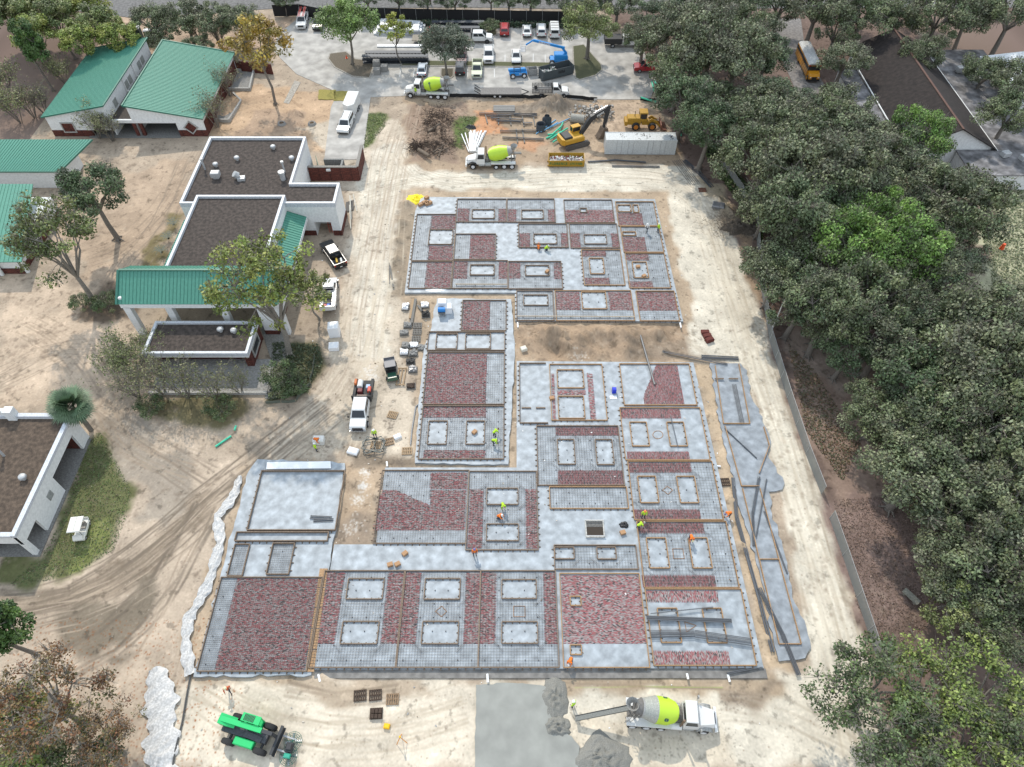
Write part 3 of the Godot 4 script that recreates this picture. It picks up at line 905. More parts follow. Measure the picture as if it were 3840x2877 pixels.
func bricks(parent: Node, x0: float, z0: float, x1: float, z1: float, holes: Array, upright: bool, pal: Array, clip: PackedVector2Array) -> void:
	if brick_mesh == null:
		var b := MB.new()
		b.span(-0.105, 0.105, 0.0, 0.028, -0.036, 0.036)
		brick_mesh = b.mesh()
	var l := 0.224
	var h := 0.084
	var xs := []
	var nl := x1 - x0 if not upright else z1 - z0
	var nh := z1 - z0 if not upright else x1 - x0
	for r in maxi(1, int(nh / h)):
		for k in int(nl / l) + 1:
			var u := (k + (0.5 if r % 2 else 0.0)) * l + l * 0.5
			var w := (r + 0.5) * h
			if u > nl:
				continue
			var px := x0 + (u if not upright else w)
			var pz := z0 + (w if not upright else u)
			var skip := false
			for q in holes:
				if px > q[0] and px < q[2] and pz > q[1] and pz < q[3]:
					skip = true
			if skip or (clip.size() and not Geometry2D.is_point_in_polygon(Vector2(px, pz), clip)):
				continue
			xs.append(Vector2(px, pz))
	var mm := MultiMesh.new()
	mm.transform_format = MultiMesh.TRANSFORM_3D
	mm.use_colors = true
	mm.mesh = brick_mesh
	mm.instance_count = xs.size()
	for i in xs.size():
		var t := Transform3D(Basis(Vector3.UP, (PI / 2 if upright else 0.0) + rng.randfn() * 0.006), Vector3(xs[i].x, TOP + 0.006, xs[i].y))
		mm.set_instance_transform(i, t)
		mm.set_instance_color(i, pal[rng.randi() % pal.size()] * rng.randf_range(0.75, 1.05))
	var o := MultiMeshInstance3D.new()
	o.name = "bricks"
	o.multimesh = mm
	o.material_override = tinted("brick_faces", 1, 1, 1, 0.85)
	o.set_meta("kind", "stuff")
	o.set_meta("label", "red thin bricks laid face down in running bond")
	parent.add_child(o, true)

func red_bricks() -> Array:
	return [Color(0.29, 0.095, 0.10), Color(0.27, 0.115, 0.115), Color(0.26, 0.15, 0.145), Color(0.31, 0.20, 0.195), Color(0.31, 0.25, 0.24), Color(0.28, 0.25, 0.245), Color(0.30, 0.10, 0.105), Color(0.34, 0.31, 0.305), Color(0.07, 0.065, 0.065)]

func maroon_bricks() -> Array:
	return [Color(0.22, 0.09, 0.09), Color(0.26, 0.10, 0.105), Color(0.22, 0.115, 0.115), Color(0.24, 0.15, 0.15), Color(0.24, 0.19, 0.19), Color(0.2, 0.09, 0.09), Color(0.08, 0.07, 0.07)]

func quads(f: Array) -> Array:
	var r := []
	for i in range(0, f.size(), 4):
		r.append([minf(f[i], f[i + 2]), minf(f[i + 1], f[i + 3]), maxf(f[i], f[i + 2]), maxf(f[i + 1], f[i + 3])])
	return r

func panel(label: String, x0: float, z0: float, x1: float, z1: float, o := {}) -> Node3D:
	var t := thing("panel_form", label, "formwork")
	var wood: Material = worn("form_timber") if not o.get("fresh") else worn("fresh_timber")
	var h: float = o.get("h", 0.2)
	var sides: String = o.get("sides", "LRTB")
	if "T" in sides: board(t, x0, z0, x1, z0, wood, h)
	if "B" in sides: board(t, x0, z1, x1, z1, wood, h)
	if "L" in sides: board(t, x0, z0, x0, z1, wood, h)
	if "R" in sides: board(t, x1, z0, x1, z1, wood, h)
	var br := MB.new()
	var out: String = o.get("out", "")
	if "T" in out: wedges(br, x0, z0, x1, z0, Vector2(0, -1), 0.22, 0.75)
	if "B" in out: wedges(br, x0, z1, x1, z1, Vector2(0, 1), 0.22, 0.75)
	if "L" in out: wedges(br, x0, z0, x0, z1, Vector2(-1, 0), 0.25, 0.75)
	if "R" in out: wedges(br, x1, z0, x1, z1, Vector2(1, 0), 0.25, 0.75)
	var holes := quads(o.get("open", []))
	for q in holes:
		var f := MeshInstance3D.new()
		board_no += 1
		var b := MB.new()
		var hh := h + 0.01 + (board_no % 13) * 0.002
		b.beam(Vector3(q[0], TOP + hh / 2, q[1]), Vector3(q[2], TOP + hh / 2, q[1]), 0.09, hh)
		b.beam(Vector3(q[0], TOP + hh / 2, q[3]), Vector3(q[2], TOP + hh / 2, q[3]), 0.09, hh)
		hh += 0.003
		b.beam(Vector3(q[0], TOP + hh / 2, q[1] + 0.045), Vector3(q[0], TOP + hh / 2, q[3] - 0.045), 0.09, hh)
		b.beam(Vector3(q[2], TOP + hh / 2, q[1] + 0.045), Vector3(q[2], TOP + hh / 2, q[3] - 0.045), 0.09, hh)
		part(t, "opening_frame", b, wood)
		var g := 0.7
		wedges(br, q[0], q[1], q[2], q[1], Vector2(0, 1), 0.16, g)
		wedges(br, q[0], q[3], q[2], q[3], Vector2(0, -1), 0.16, g)
		wedges(br, q[0], q[1], q[0], q[3], Vector2(1, 0), 0.16, g)
		wedges(br, q[2], q[1], q[2], q[3], Vector2(-1, 0), 0.16, g)
	if br.v.size():
		part(t, "brackets", br, worn("bracket_timber", 0.17, 0.125, 0.09, 0.85), "stuff")
	var clip: PackedVector2Array = pg(o.get("clip", []))
	for q in quads(o.get("brick", [])):
		bricks(t, q[0], q[1], q[2], q[3], holes, o.get("upright", false), maroon_bricks() if o.get("maroon") else red_bricks(), clip)
	if o.get("rebar", 0.0) > 0.0:
		var rb := MB.new()
		bars(rb, x0 + 0.1, z0 + 0.1, x1 - 0.1, z1 - 0.1, holes, o.rebar)
		part(t, "rebar_mat", rb, mat("rebar", 0.085, 0.075, 0.07, 0.7, 0.2), "stuff")
		var ch := MB.new()
		var nx := int((x1 - x0) / 1.3)
		var nzz := int((z1 - z0) / 1.3)
		for i in nx:
			for j in nzz:
				if rng.randf() < 0.75:
					ch.box(Vector3(x0 + (i + 0.5) * (x1 - x0) / nx, TOP + 0.06, z0 + (j + 0.5) * (z1 - z0) / nzz), Vector3(0.09, 0.1, 0.09))
		part(t, "bar_chairs", ch, mat("chair_plastic", 0.035, 0.035, 0.04, 0.6), "stuff")
	if o.has("ledger"):   # loose straight-edge boards lying across the mat
		for q in quads(o.ledger):
			board(t, q[0], q[1], q[2], q[3], worn("pale_timber", 0.5, 0.42, 0.32, 0.85, 0.0, 2.0, 0.75, 1.0), 0.05, "straight_edge", TOP + 0.2, 0.12)
	if o.has("strip"):   # thin reveal strips forming a figure
		var sp := MB.new()
		var pts := pg(o.strip)
		for i in pts.size():
			var a := pts[i]
			var c := pts[(i + 1) % pts.size()]
			sp.beam(Vector3(a.x, TOP + 0.03, a.y), Vector3(c.x, TOP + 0.03, c.y), 0.06, 0.05)
		part(t, "reveal_strip", sp, worn("strip_timber", 0.42, 0.24, 0.13, 0.8))
	return t

func panels_far() -> void:
	panel("rebar-covered panel form with one wide opening, at the slab edge below the yellow tarp", -14.94,-89.89, -8.74,-79.18, {"rebar": 0.3, "open": [-12.66,-86.18, -9.06,-82.78], "brick": [-12.64,-89.67, -8.89,-86.38, -12.55,-82.52, -8.91,-79.28], "out": "LT", "ledger": []})
	panel("small rebar panel form, half grey half red, at the upper slab's lower left corner", -14.86,-78.98, -8.77,-73.34, {"rebar": 0.3, "brick": [-12.57,-78.85, -8.91,-73.43], "out": "L"})
	panel("rebar panel form with one opening, first in the row along the slab's far edge", -8.77,-93.73, -0.89,-88.04, {"rebar": 0.3, "open": [-6.29,-91.04, -2.74,-88.88], "brick": [-8.59,-91.44, -6.74,-88.20, -2.16,-91.38, -0.97,-88.20], "out": "LB"})
	panel("rebar panel form with one opening, between its twin and the bare concrete gap", -0.77,-93.73, 6.78,-87.98, {"rebar": 0.3, "open": [1.50,-90.90, 4.94,-88.79], "brick": [-0.63,-91.24, 0.69,-88.11, 5.62,-91.19, 6.71,-88.11]})
	panel("brick panel form with one tiny opening, right of the bare concrete gap", 8.29,-93.49, 16.01,-87.87, {"rebar": 0.45, "open": [10.75,-91.33, 11.84,-90.35], "brick": [8.29,-91.10, 15.98,-87.92]})
	panel("corner panel form holding two small ladder-like frames, at the slab's far right corner", 16.54,-93.02, 22.65,-87.09, {"rebar": 0.3, "open": [16.76,-92.20, 18.88,-90.52, 19.23,-92.20, 20.06,-90.35], "brick": [16.59,-90.29, 20.47,-87.20], "fresh": true, "out": "R"})
	panel("panel form with a narrow three-bay frame, two workers standing at its edge", 16.76,-86.93, 22.74,-81.01, {"rebar": 0.3, "open": [16.95,-85.66, 18.99,-84.80], "brick": [16.70,-84.58, 20.26,-81.07], "out": "R", "fresh": true})
	panel("panel form with cardboard boxes in its tall opening, at the upper slab's edge", 16.88,-80.81, 22.74,-73.43, {"rebar": 0.3, "open": [17.74,-78.88, 19.84,-75.53], "brick": [16.99,-80.68, 20.25,-79.28, 16.72,-74.85, 20.23,-73.48], "out": "BR", "fresh": true})
	panel("panel form with an upright opening, right of the wide bare concrete walkway", 10.40,-81.58, 16.26,-74.00, {"rebar": 0.3, "open": [11.42,-79.69, 13.49,-76.35], "brick": [10.50,-81.45, 14.06,-80.19, 10.55,-75.62, 14.08,-74.09], "out": "LB", "fresh": true})
	panel("panel form with one opening touching the squatting workers' walkway, brick both sides", 1.01,-87.59, 8.51,-82.10, {"rebar": 0.3, "open": [3.32,-85.12, 6.80,-82.89], "brick": [1.10,-85.50, 2.71,-82.20, 7.43,-85.50, 8.44,-82.20], "out": "LB"})
	panel("panel form with one opening between the squatting workers' form and the ladder-like frames", 8.85,-87.59, 16.25,-82.00, {"rebar": 0.3, "open": [10.98,-84.99, 14.40,-82.89], "brick": [8.82,-85.50, 10.29,-82.10, 15.12,-85.44, 16.15,-82.10], "out": "B"})
	panel("openingless panel form left of the bare walkway, brick on its right two thirds", -8.65,-85.17, -2.46,-79.43, {"rebar": 0.3, "brick": [-6.37,-85.07, -2.57,-79.54], "out": "LR"})
	panel("panel form with a torn cardboard box in its wide opening", -8.63,-79.18, -0.62,-73.34, {"rebar": 0.3, "open": [-6.13,-78.23, -2.58,-76.11], "brick": [-8.52,-79.03, -6.61,-75.41, -1.98,-79.03, -0.69,-75.41], "out": "LB", "ledger": [-8.14,-74.09, -0.74,-74.05]})
	panel("panel form with one empty opening, left of the wide bare walkway near the trench step", -0.53,-78.98, 7.25,-73.24, {"rebar": 0.3, "open": [1.94,-78.13, 5.43,-75.96], "brick": [-0.41,-78.83, 1.26,-75.41, 6.09,-78.83, 7.27,-75.33], "out": "RB"})
	panel("panel form with one opening and hardly any brick, at the slab corner over the trench", 0.66,-72.87, 5.83,-67.10, {"rebar": 0.3, "open": [1.64,-72.01, 5.08,-69.98], "out": "LB", "ledger": [0.64,-67.82, 16.96,-67.71]})
	panel("panel form with one square opening flanked by brick, in the row over the trench", 6.11,-72.87, 16.92,-67.05, {"rebar": 0.36, "open": [9.86,-72.61, 13.28,-69.30], "brick": [6.17,-72.64, 9.56,-69.15, 13.65,-72.64, 16.94,-69.08], "out": "B", "fresh": true})
	panel("panel form with a solid brick field, at the slab corner by the sand lane", 17.63,-72.78, 23.09,-67.01, {"rebar": 0.36, "brick": [17.68,-72.64, 23.15,-68.99], "out": "BR", "fresh": true})

func panels_middle() -> void:
	panel("small brick and rebar panel form beside the white wrapped stack and blue barrel", -6.93,-70.98, -0.81,-65.21, {"rebar": 0.3, "brick": [-6.84,-70.84, -3.14,-65.29], "out": "LR"})
	panel("bare concrete panel form with two openings and no steel, on the middle slab", -11.28,-64.95, -0.98,-61.63, {"open": [-10.18,-64.61, -7.36,-61.88, -6.24,-64.61, -2.89,-61.88], "out": "LRT", "h": 0.26})
	panel("large openingless brick and rebar panel form on the middle slab", -11.17,-61.31, -0.98,-52.76, {"rebar": 0.28, "brick": [-11.10,-61.15, -3.35,-52.83], "out": "LR"})
	panel("panel form with two openings beside the two bending workers in lime shirts", -11.10,-52.50, -0.98,-44.74, {"rebar": 0.28, "open": [-10.19,-50.21, -7.91,-46.82, -5.57,-50.21, -3.33,-46.82], "brick": [-11.04,-52.40, -3.31,-50.77, -10.55,-46.06, -3.25,-44.80], "out": "LRB"})

func panels_near() -> void:
	panel("plain concrete bay with two short timber blocks, at the left corner of the largest slab", 0.97,-59.41, 4.43,-49.90, {"h": 0.26, "out": "LB", "sides": "LTB"})
	panel("panel form with two openings edged in white blocks and brick, below the trench", 4.90,-59.26, 11.73,-50.32, {"open": [5.83,-58.32, 9.20,-55.35, 5.78,-54.02, 9.01,-50.60], "brick": [5.03,-57.78, 5.47,-50.46, 9.65,-57.78, 10.37,-50.46, 5.71,-55.06, 9.36,-54.24], "out": "BR", "fresh": true})
	panel("panel bay with an angular red brick field pierced by the long pipe post", 14.05,-59.33, 23.14,-52.65, {"brick": [16.58,-59.26, 21.66,-52.79], "clip": [18.97,-59.49, 21.82,-59.49, 21.74,-52.58, 16.48,-52.58, 16.67,-54.24], "maroon": true, "upright": true, "out": "LR", "fresh": true})
	panel("panel form with a circular timber strip between two openings, no steel yet", 13.43,-52.25, 23.41,-44.61, {"open": [14.42,-50.04, 16.48,-46.56, 18.97,-50.04, 21.03,-46.56], "brick": [13.51,-52.18, 20.93,-50.63, 13.67,-45.90, 21.07,-44.64], "strip": [18.31,-48.24, 18.21,-47.99, 18.01,-47.80, 17.75,-47.68, 17.48,-47.68, 17.25,-47.80, 17.11,-47.99, 17.07,-48.24, 17.17,-48.49, 17.36,-48.70, 17.62,-48.80, 17.90,-48.80, 18.13,-48.70, 18.28,-48.49], "maroon": true, "upright": true, "out": "LR", "fresh": true})
	panel("rebar panel form with a diamond timber strip between two openings", 13.63,-44.42, 23.54,-36.81, {"rebar": 0.34, "open": [14.55,-42.37, 16.64,-38.93, 19.07,-42.37, 21.15,-38.93], "brick": [13.70,-44.32, 21.05,-42.96, 13.71,-38.20, 21.16,-36.90], "strip": [17.25,-40.58, 17.85,-41.11, 18.42,-40.63, 17.84,-40.06], "maroon": true, "upright": true, "out": "LR", "fresh": true})
	panel("rebar panel form with a square timber strip, where a worker in a pale hat stoops", 13.84,-36.61, 23.75,-28.98, {"rebar": 0.34, "open": [14.67,-34.61, 16.78,-31.13, 19.26,-34.61, 21.31,-31.13], "brick": [13.89,-36.53, 21.24,-35.24, 13.69,-30.43, 21.43,-29.03], "strip": [17.41,-33.38, 18.51,-33.38, 18.52,-32.23, 17.35,-32.23], "maroon": true, "upright": true, "out": "R", "fresh": true})
	panel("panel form with a triangular timber strip and bundles of bars laid across both openings", 13.87,-28.83, 23.89,-21.10, {"open": [14.88,-26.78, 16.90,-23.31, 19.49,-26.78, 21.45,-23.29], "brick": [13.91,-28.75, 21.39,-27.46, 14.00,-22.56, 21.44,-21.14], "strip": [17.52,-25.42, 18.64,-25.05, 17.56,-24.39], "upright": true, "out": "LRB", "fresh": true})
	panel("rebar panel form with two upright openings, left of the circle-marked form", 3.00,-49.49, 12.96,-41.20, {"rebar": 0.3, "open": [5.44,-47.49, 7.46,-44.02, 10.00,-47.49, 12.03,-43.97], "brick": [5.32,-49.39, 13.04,-48.07, 5.34,-43.31, 12.91,-41.29], "maroon": true, "upright": true, "out": "LT"})
	panel("narrow rebar panel form without brick, above the square pit", 4.29,-40.99, 13.13,-38.20, {"rebar": 0.3, "out": "LB", "fresh": true})
	panel("big rebar panel form with an angled brick field, beside the dug strip of soil", -15.14,-43.19, -4.99,-33.97, {"rebar": 0.27, "brick": [-15.48,-40.61, -5.25,-35.51, -9.51,-42.93, -5.20,-40.73], "clip": [-15.05,-40.58, -13.20,-40.58, -9.27,-38.65, -9.52,-43.04, -4.99,-43.04, -5.10,-35.46, -15.30,-35.46], "out": "LB"})
	panel("rebar panel form where two workers kneel between two openings", -5.02,-43.06, 2.85,-33.21, {"rebar": 0.27, "open": [-2.87,-40.79, 0.68,-38.71, -2.82,-36.29, 0.71,-34.29], "brick": [-4.88,-40.73, -3.31,-33.42, 1.49,-40.73, 2.76,-33.42], "out": "RB"})
	panel("rebar panel form with two small openings, directly below the square pit", 4.55,-33.76, 13.44,-31.00, {"rebar": 0.3, "open": [4.62,-33.52, 6.69,-32.18, 9.17,-33.52, 11.21,-32.15], "out": "L"})
	panel("rebar panel form with two openings, next to the raw plywood gangway", -19.84,-30.84, -11.28,-20.91, {"rebar": 0.28, "open": [-17.20,-29.97, -13.43,-27.76, -17.12,-25.42, -13.45,-23.19], "brick": [-19.76,-30.68, -17.67,-23.18, -13.14,-30.68, -11.14,-23.18], "out": "B"})
	panel("rebar panel form with a diamond strip, middle one of three along the front edge", -11.39,-30.84, -3.29,-20.91, {"rebar": 0.28, "open": [-9.12,-29.97, -5.43,-27.73, -9.04,-25.42, -5.39,-23.19], "brick": [-11.47,-30.68, -9.62,-23.18, -4.90,-30.68, -3.41,-23.18], "strip": [-7.84,-26.49, -7.23,-27.05, -6.68,-26.47, -7.19,-25.94], "out": "B"})
	panel("rebar panel form with a square strip, left neighbour of the all-brick form", -3.34,-30.84, 4.60,-20.91, {"rebar": 0.28, "open": [-1.07,-29.86, 2.54,-27.81, -1.03,-25.40, 2.58,-23.23], "brick": [-3.29,-30.68, -1.61,-23.18, 3.24,-30.68, 4.51,-23.18], "strip": [0.17,-27.04, 1.33,-27.04, 1.34,-25.94, 0.16,-25.94], "out": "B"})
	panel("all-brick panel form without steel, two small square openings", 5.04,-30.53, 13.44,-20.91, {"open": [6.01,-28.03, 7.12,-27.07, 5.76,-23.08, 6.87,-22.14], "brick": [5.14,-30.37, 13.53,-23.18], "out": "B", "fresh": true})
	panel("deep grey form with a bare concrete floor and offcuts of bar, on the left slab", -29.17,-43.06, -19.47,-35.51, {"h": 0.34, "out": "LTB"})
	panel("low bare concrete form strip below the deep grey form", -30.23,-35.28, -20.14,-34.24, {"h": 0.3, "out": "BR"})
	panel("narrow rebar strip form between two bare bays on the left slab", -25.98,-33.97, -23.63,-30.43, {"rebar": 0.2, "h": 0.25, "out": "LR"})
	panel("narrow rebar margin along the upper left edge of the left slab", -30.09,-33.86, -28.49,-30.27, {"rebar": 0.2, "h": 0.25, "out": "L"})
	panel("huge rebar panel form, grey margin on the left, red brick filling the rest", -30.65,-30.12, -19.97,-20.56, {"rebar": 0.2, "brick": [-29.02,-30.02, -20.22,-20.69], "out": "LB"})

func pads() -> void:
	var m := concrete("pad_concrete", 0.38, 0.42, 0.46)
	slab("casting_bed", "narrow concrete casting bed with a rough spilled edge along the haul road", ragged([26.03,-59.75, 30.02,-59.60, 30.63,-58.42, 30.33,-54.63, 31.22,-48.61, 30.52,-44.98, 31.46,-42.45, 31.09,-40.85, 29.52,-40.49, 29.20,-37.66, 29.42,-33.74, 29.46,-30.57, 29.14,-28.05, 29.78,-25.62, 29.72,-22.84, 28.91,-21.86, 26.30,-21.59, 26.24,-23.76, 26.33,-31.09, 25.78,-38.24, 25.52,-48.28], 0.6, 0.12), 0.18, m)
	var t := thing("panel_form", "long timber-edged form bays on the narrow casting bed, bars lying in them", "formwork")
	var wood: Material = worn("fresh_timber")
	for e in [[26.57,-59.12, 25.97,-49.92], [25.97,-49.92, 29.21,-49.92], [29.72,-59.43, 29.21,-49.92], [26.08,-49.57, 26.44,-41.16], [26.44,-41.16, 28.47,-41.16], [30.81,-49.43, 30.89,-46.74], [30.89,-46.74, 28.84,-42.89], [26.49,-40.86, 26.61,-23.27], [28.51,-40.86, 28.82,-23.27], [26.60,-23.22, 28.81,-23.22], [26.54,-32.20, 28.63,-32.20]]:
		board(t, e[0], e[1], e[2], e[3], wood, 0.2, "form_board", 0.18)
	var s := MB.new()
	s.prism(pg([-28.83,-44.28, -21.39,-44.40, -21.18,-43.45, -28.74,-43.33]), TOP + 0.05, TOP + 0.16)
	solo("insulation_board", "long white foam board lying at the top of the left slab", "board", s, mat("foam_white", 0.78, 0.79, 0.8, 0.8))
	for q in [[1.21,-52.23, 2.37,-52.23], [3.00,-52.23, 4.15,-52.23], [26.11,-56.88, 27.25,-56.88], [27.90,-56.88, 29.10,-56.88]]:
		var k := MB.new()
		k.beam(Vector3(q[0], 0.4, q[1]), Vector3(q[2], 0.4, q[3]), 0.14, 0.16)
		solo("timber_block", "short grey timber block lying on bare concrete inside a form", "block", k, worn("form_timber"), "timber blocks in the forms")
	var g := thing("gangway", "plywood gangway between the two front slabs", "gangway")
	for i in 5:
		var b := MB.new()
		var a := i / 5.0
		var c := (i + 0.96) / 5.0
		var x0 := lerpf([-20.03,-31.11][0], [-19.68,-20.44][0], a)
		var x1 := lerpf([-20.03,-31.11][0], [-19.68,-20.44][0], c)
		var z0 := lerpf([-20.03,-31.11][1], [-19.68,-20.44][1], a)
		var z1 := lerpf([-20.03,-31.11][1], [-19.68,-20.44][1], c)
		b.hexa([Vector3(x0 - 0.42, 0.31, z0), Vector3(x0 + 0.42, 0.31, z0), Vector3(x1 + 0.42, 0.31, z1), Vector3(x1 - 0.42, 0.31, z1)], [Vector3(x0 - 0.42, 0.36, z0), Vector3(x0 + 0.42, 0.36, z0), Vector3(x1 + 0.42, 0.36, z1), Vector3(x1 - 0.42, 0.36, z1)])
		part(g, "plank", b, worn("plywood", 0.48, 0.3, 0.16, 0.85, 0.0, 2.0, 0.7, 1.0))

func white_wall() -> Material:
	return worn("white_stucco", 0.76, 0.77, 0.755, 0.85, 0.0, 5.0, 0.9, 1.0)

func green_metal() -> Material:
	var m := worn("green_metal", 0.085, 0.28, 0.205, 0.6, 0.0, 4.0, 0.85, 1.0)
	m.metallic_specular = 0.45
	return m

func gravel() -> Material:
	if mats.has("gravel_roof"):
		return mats["gravel_roof"]
	var m := worn("gravel_roof", 0.185, 0.145, 0.122, 0.95, 0.0, 7.0, 0.55, 1.0)
	m.detail_enabled = true
	m.detail_albedo = noise_tex("grit", 0.25, 0.55, 1.0, FastNoiseLite.TYPE_CELLULAR, 2)
	m.detail_blend_mode = BaseMaterial3D.BLEND_MODE_MUL
	m.uv2_triplanar = true
	m.uv2_world_triplanar = true
	m.uv2_scale = Vector3.ONE / 3.0
	return m

func old_brick() -> Material:
	if mats.has("old_brick"):
		return mats["old_brick"]
	var im := Image.create(128, 128, false, Image.FORMAT_RGB8)
	for j in 16:
		for i in 8:
			var c := Color(0.5, 0.47, 0.45).lerp(Color(0.95, 0.9, 0.88), rng.randf_range(0.35, 1.0))
			im.fill_rect(Rect2i((i * 16 + (8 if j % 2 else 0)) % 128, j * 8, 15, 7), c)
	var m := mat("old_brick", 0.19, 0.058, 0.042, 0.9)
	m.albedo_texture = ImageTexture.create_from_image(im)
	m.uv1_triplanar = true
	m.uv1_world_triplanar = true
	m.uv1_scale = Vector3.ONE / 1.76
	return m

func seamed(parent: Node, called: String, a: Vector3, b: Vector3, c: Vector3, d: Vector3, gap: float, m: Material, singly := false) -> void:
	var up := (b - a).cross(d - a).normalized()
	if up.y < 0.0:
		up = -up
	var k := maxi(2, int((b - a).length() / gap))
	var t := up * 0.12
	if singly:
		for i in k:
			var o := MB.new()
			var p0 := a.lerp(b, float(i) / k)
			var p1 := a.lerp(b, float(i + 1) / k)
			var q1 := d.lerp(c, float(i + 1) / k)
			var q0 := d.lerp(c, float(i) / k)
			o.hexa([p0 - t, p1 - t, q1 - t, q0 - t], [p0, p1, q1, q0])
			o.beam(p0 + up * 0.03, q0 + up * 0.03, 0.05, 0.07)
			part(parent, "roof_panel", o, m)
		return
	var s := MB.new()
	s.hexa([a - t, b - t, c - t, d - t], [a, b, c, d])
	part(parent, called, s, m)
	var r := MB.new()
	for i in k + 1:
		r.beam(a.lerp(b, float(i) / k) + up * 0.03, d.lerp(c, float(i) / k) + up * 0.03, 0.045, 0.07)
	part(parent, "standing_seams", r, m, "stuff")

func coping(parent: Node, p: PackedVector2Array, y0: float, y1: float, w: float, m: Material) -> void:
	var inner := Geometry2D.offset_polygon(p, -w, Geometry2D.JOIN_MITER)[0]
	var n := p.size()
	for i in n:
		var a := p[i]
		var b := p[(i + 1) % n]
		var best := []
		for q in [a, b]:
			var bd := 1e9
			var bp := Vector2.ZERO
			for r in inner:
				if r.distance_to(q) < bd:
					bd = r.distance_to(q); bp = r
			best.append(bp)
		var o := MB.new()
		var lo := y0
		var hi := y1
		o.hexa([Vector3(a.x, lo, a.y), Vector3(b.x, lo, b.y), Vector3(best[1].x, lo, best[1].y), Vector3(best[0].x, lo, best[0].y)], [Vector3(a.x, hi, a.y), Vector3(b.x, hi, b.y), Vector3(best[1].x, hi, best[1].y), Vector3(best[0].x, hi, best[0].y)])
		part(parent, "parapet", o, m)

func flat_block(parent: Node, p: PackedVector2Array, h: float, par: float, low := PackedVector2Array(), low_h := 0.0, base := 0.9) -> void:
	var w := MB.new()
	var inner := Geometry2D.offset_polygon(p, -0.02, Geometry2D.JOIN_MITER)[0]
	w.prism(inner, low_h, h - 0.05)
	if low.size():
		w.prism(low, 0.0, low_h)
	part(parent, "wall", w, white_wall())
	var r := MB.new()
	r.prism(Geometry2D.offset_polygon(p, -0.3, Geometry2D.JOIN_MITER)[0], h - 0.2, h)
	part(parent, "roof_deck", r, gravel())
	coping(parent, p, h - 0.3, h + par, 0.36, worn("coping_metal"))
	if base > 0.0:
		var b := MB.new()
		for i in p.size():
			var a := p[i]
			var c := p[(i + 1) % p.size()]
			b.beam(Vector3(a.x, base / 2, a.y), Vector3(c.x, base / 2, c.y), 0.1, base)
		part(parent, "brick_base", b, old_brick())

func vent(parent: Node, x: float, z: float, y: float, kind: String) -> void:
	var b := MB.new()
	b.xf = Transform3D(Basis(Vector3.UP, rng.randf() * 0.3), Vector3(x, y, z))
	var m := worn("vent_metal", 0.56, 0.57, 0.57, 0.5, 0.2, 2.0, 0.75, 1.0)
	match kind:
		"unit":
			b.span(-0.45, 0.45, 0.0, 0.35, -0.35, 0.35)
			b.soft(-0.65, 0.65, 0.35, 1.1, -0.5, 0.5, 0.08)
			part(parent, "roof_unit", b, m)
		"fan":
			b.span(-0.55, 0.55, 0.0, 0.45, -0.45, 0.45)
			b.tube(Vector3(-0.5, 0.55, -0.3), Vector3(-0.9, 1.0, -0.2), 0.55, 0.5, 12)
			part(parent, "roof_fan", b, m)
		"mushroom":
			b.tube(Vector3.ZERO, Vector3(0, 0.4, 0), 0.22, 0.22, 10)
			b.tube(Vector3(0, 0.4, 0), Vector3(0, 0.55, 0), 0.45, 0.42, 12)
			b.ball(Vector3(0, 0.55, 0), Vector3(0.42, 0.2, 0.42), 4, 12, 0.0)
			part(parent, "roof_vent", b, m)
		"stack":
			b.tube(Vector3.ZERO, Vector3(0, 1.1, 0), 0.38, 0.38, 12)
			b.tube(Vector3(0, 1.1, 0), Vector3(0, 1.45, 0), 0.5, 0.5, 12)
			part(parent, "flue", b, m)
		"pipe":
			b.tube(Vector3.ZERO, Vector3(0, 1.7, 0), 0.14, 0.14, 8)
			b.tube(Vector3(0, 1.7, 0), Vector3(0, 1.95, 0), 0.25, 0.25, 8)
			part(parent, "flue", b, m)

func window_at(parent: Node, o: Vector3, n: Vector3, w: float, h: float, diamond := false, m: Material = null) -> void:
	var s := n.cross(Vector3.UP).normalized()
	var b := Basis(s, Vector3.UP, n)
	if diamond:
		b = b.rotated(n, PI / 4)
	var f := MB.new()
	f.xf = Transform3D(b, o)
	f.span(-w / 2 - 0.18, w / 2 + 0.18, h / 2, h / 2 + 0.18, -0.05, 0.14)
	f.span(-w / 2 - 0.18, w / 2 + 0.18, -h / 2 - 0.18, -h / 2, -0.05, 0.14)
	f.span(-w / 2 - 0.18, -w / 2, -h / 2, h / 2, -0.05, 0.138)
	f.span(w / 2, w / 2 + 0.18, -h / 2, h / 2, -0.05, 0.138)
	var wi := part(parent, "window_frame", f, worn("precast"))
	var p := MB.new()
	p.xf = f.xf
	p.span(-w / 2, w / 2, -h / 2, h / 2, -0.04, 0.03)
	part(wi, "pane", p, m if m else pane())

func louvre(parent: Node, o: Vector3, n: Vector3, w: float, h: float) -> void:
	var s := n.cross(Vector3.UP).normalized()
	var f := MB.new()
	f.xf = Transform3D(Basis(s, Vector3.UP, n), o)
	f.span(-w / 2, w / 2, -h / 2, h / 2, -0.04, 0.02)
	for i in 7:
		f.span(-w / 2, w / 2, -h / 2 + i * h / 7, -h / 2 + i * h / 7 + 0.05, 0.02, 0.06)
	part(parent, "louvre", f, worn("louvre_grey", 0.4, 0.41, 0.38, 0.8))

func buildings() -> void:
	twin_halls()
	flat_school()
	left_halls()
	corner_block()
	right_buildings()

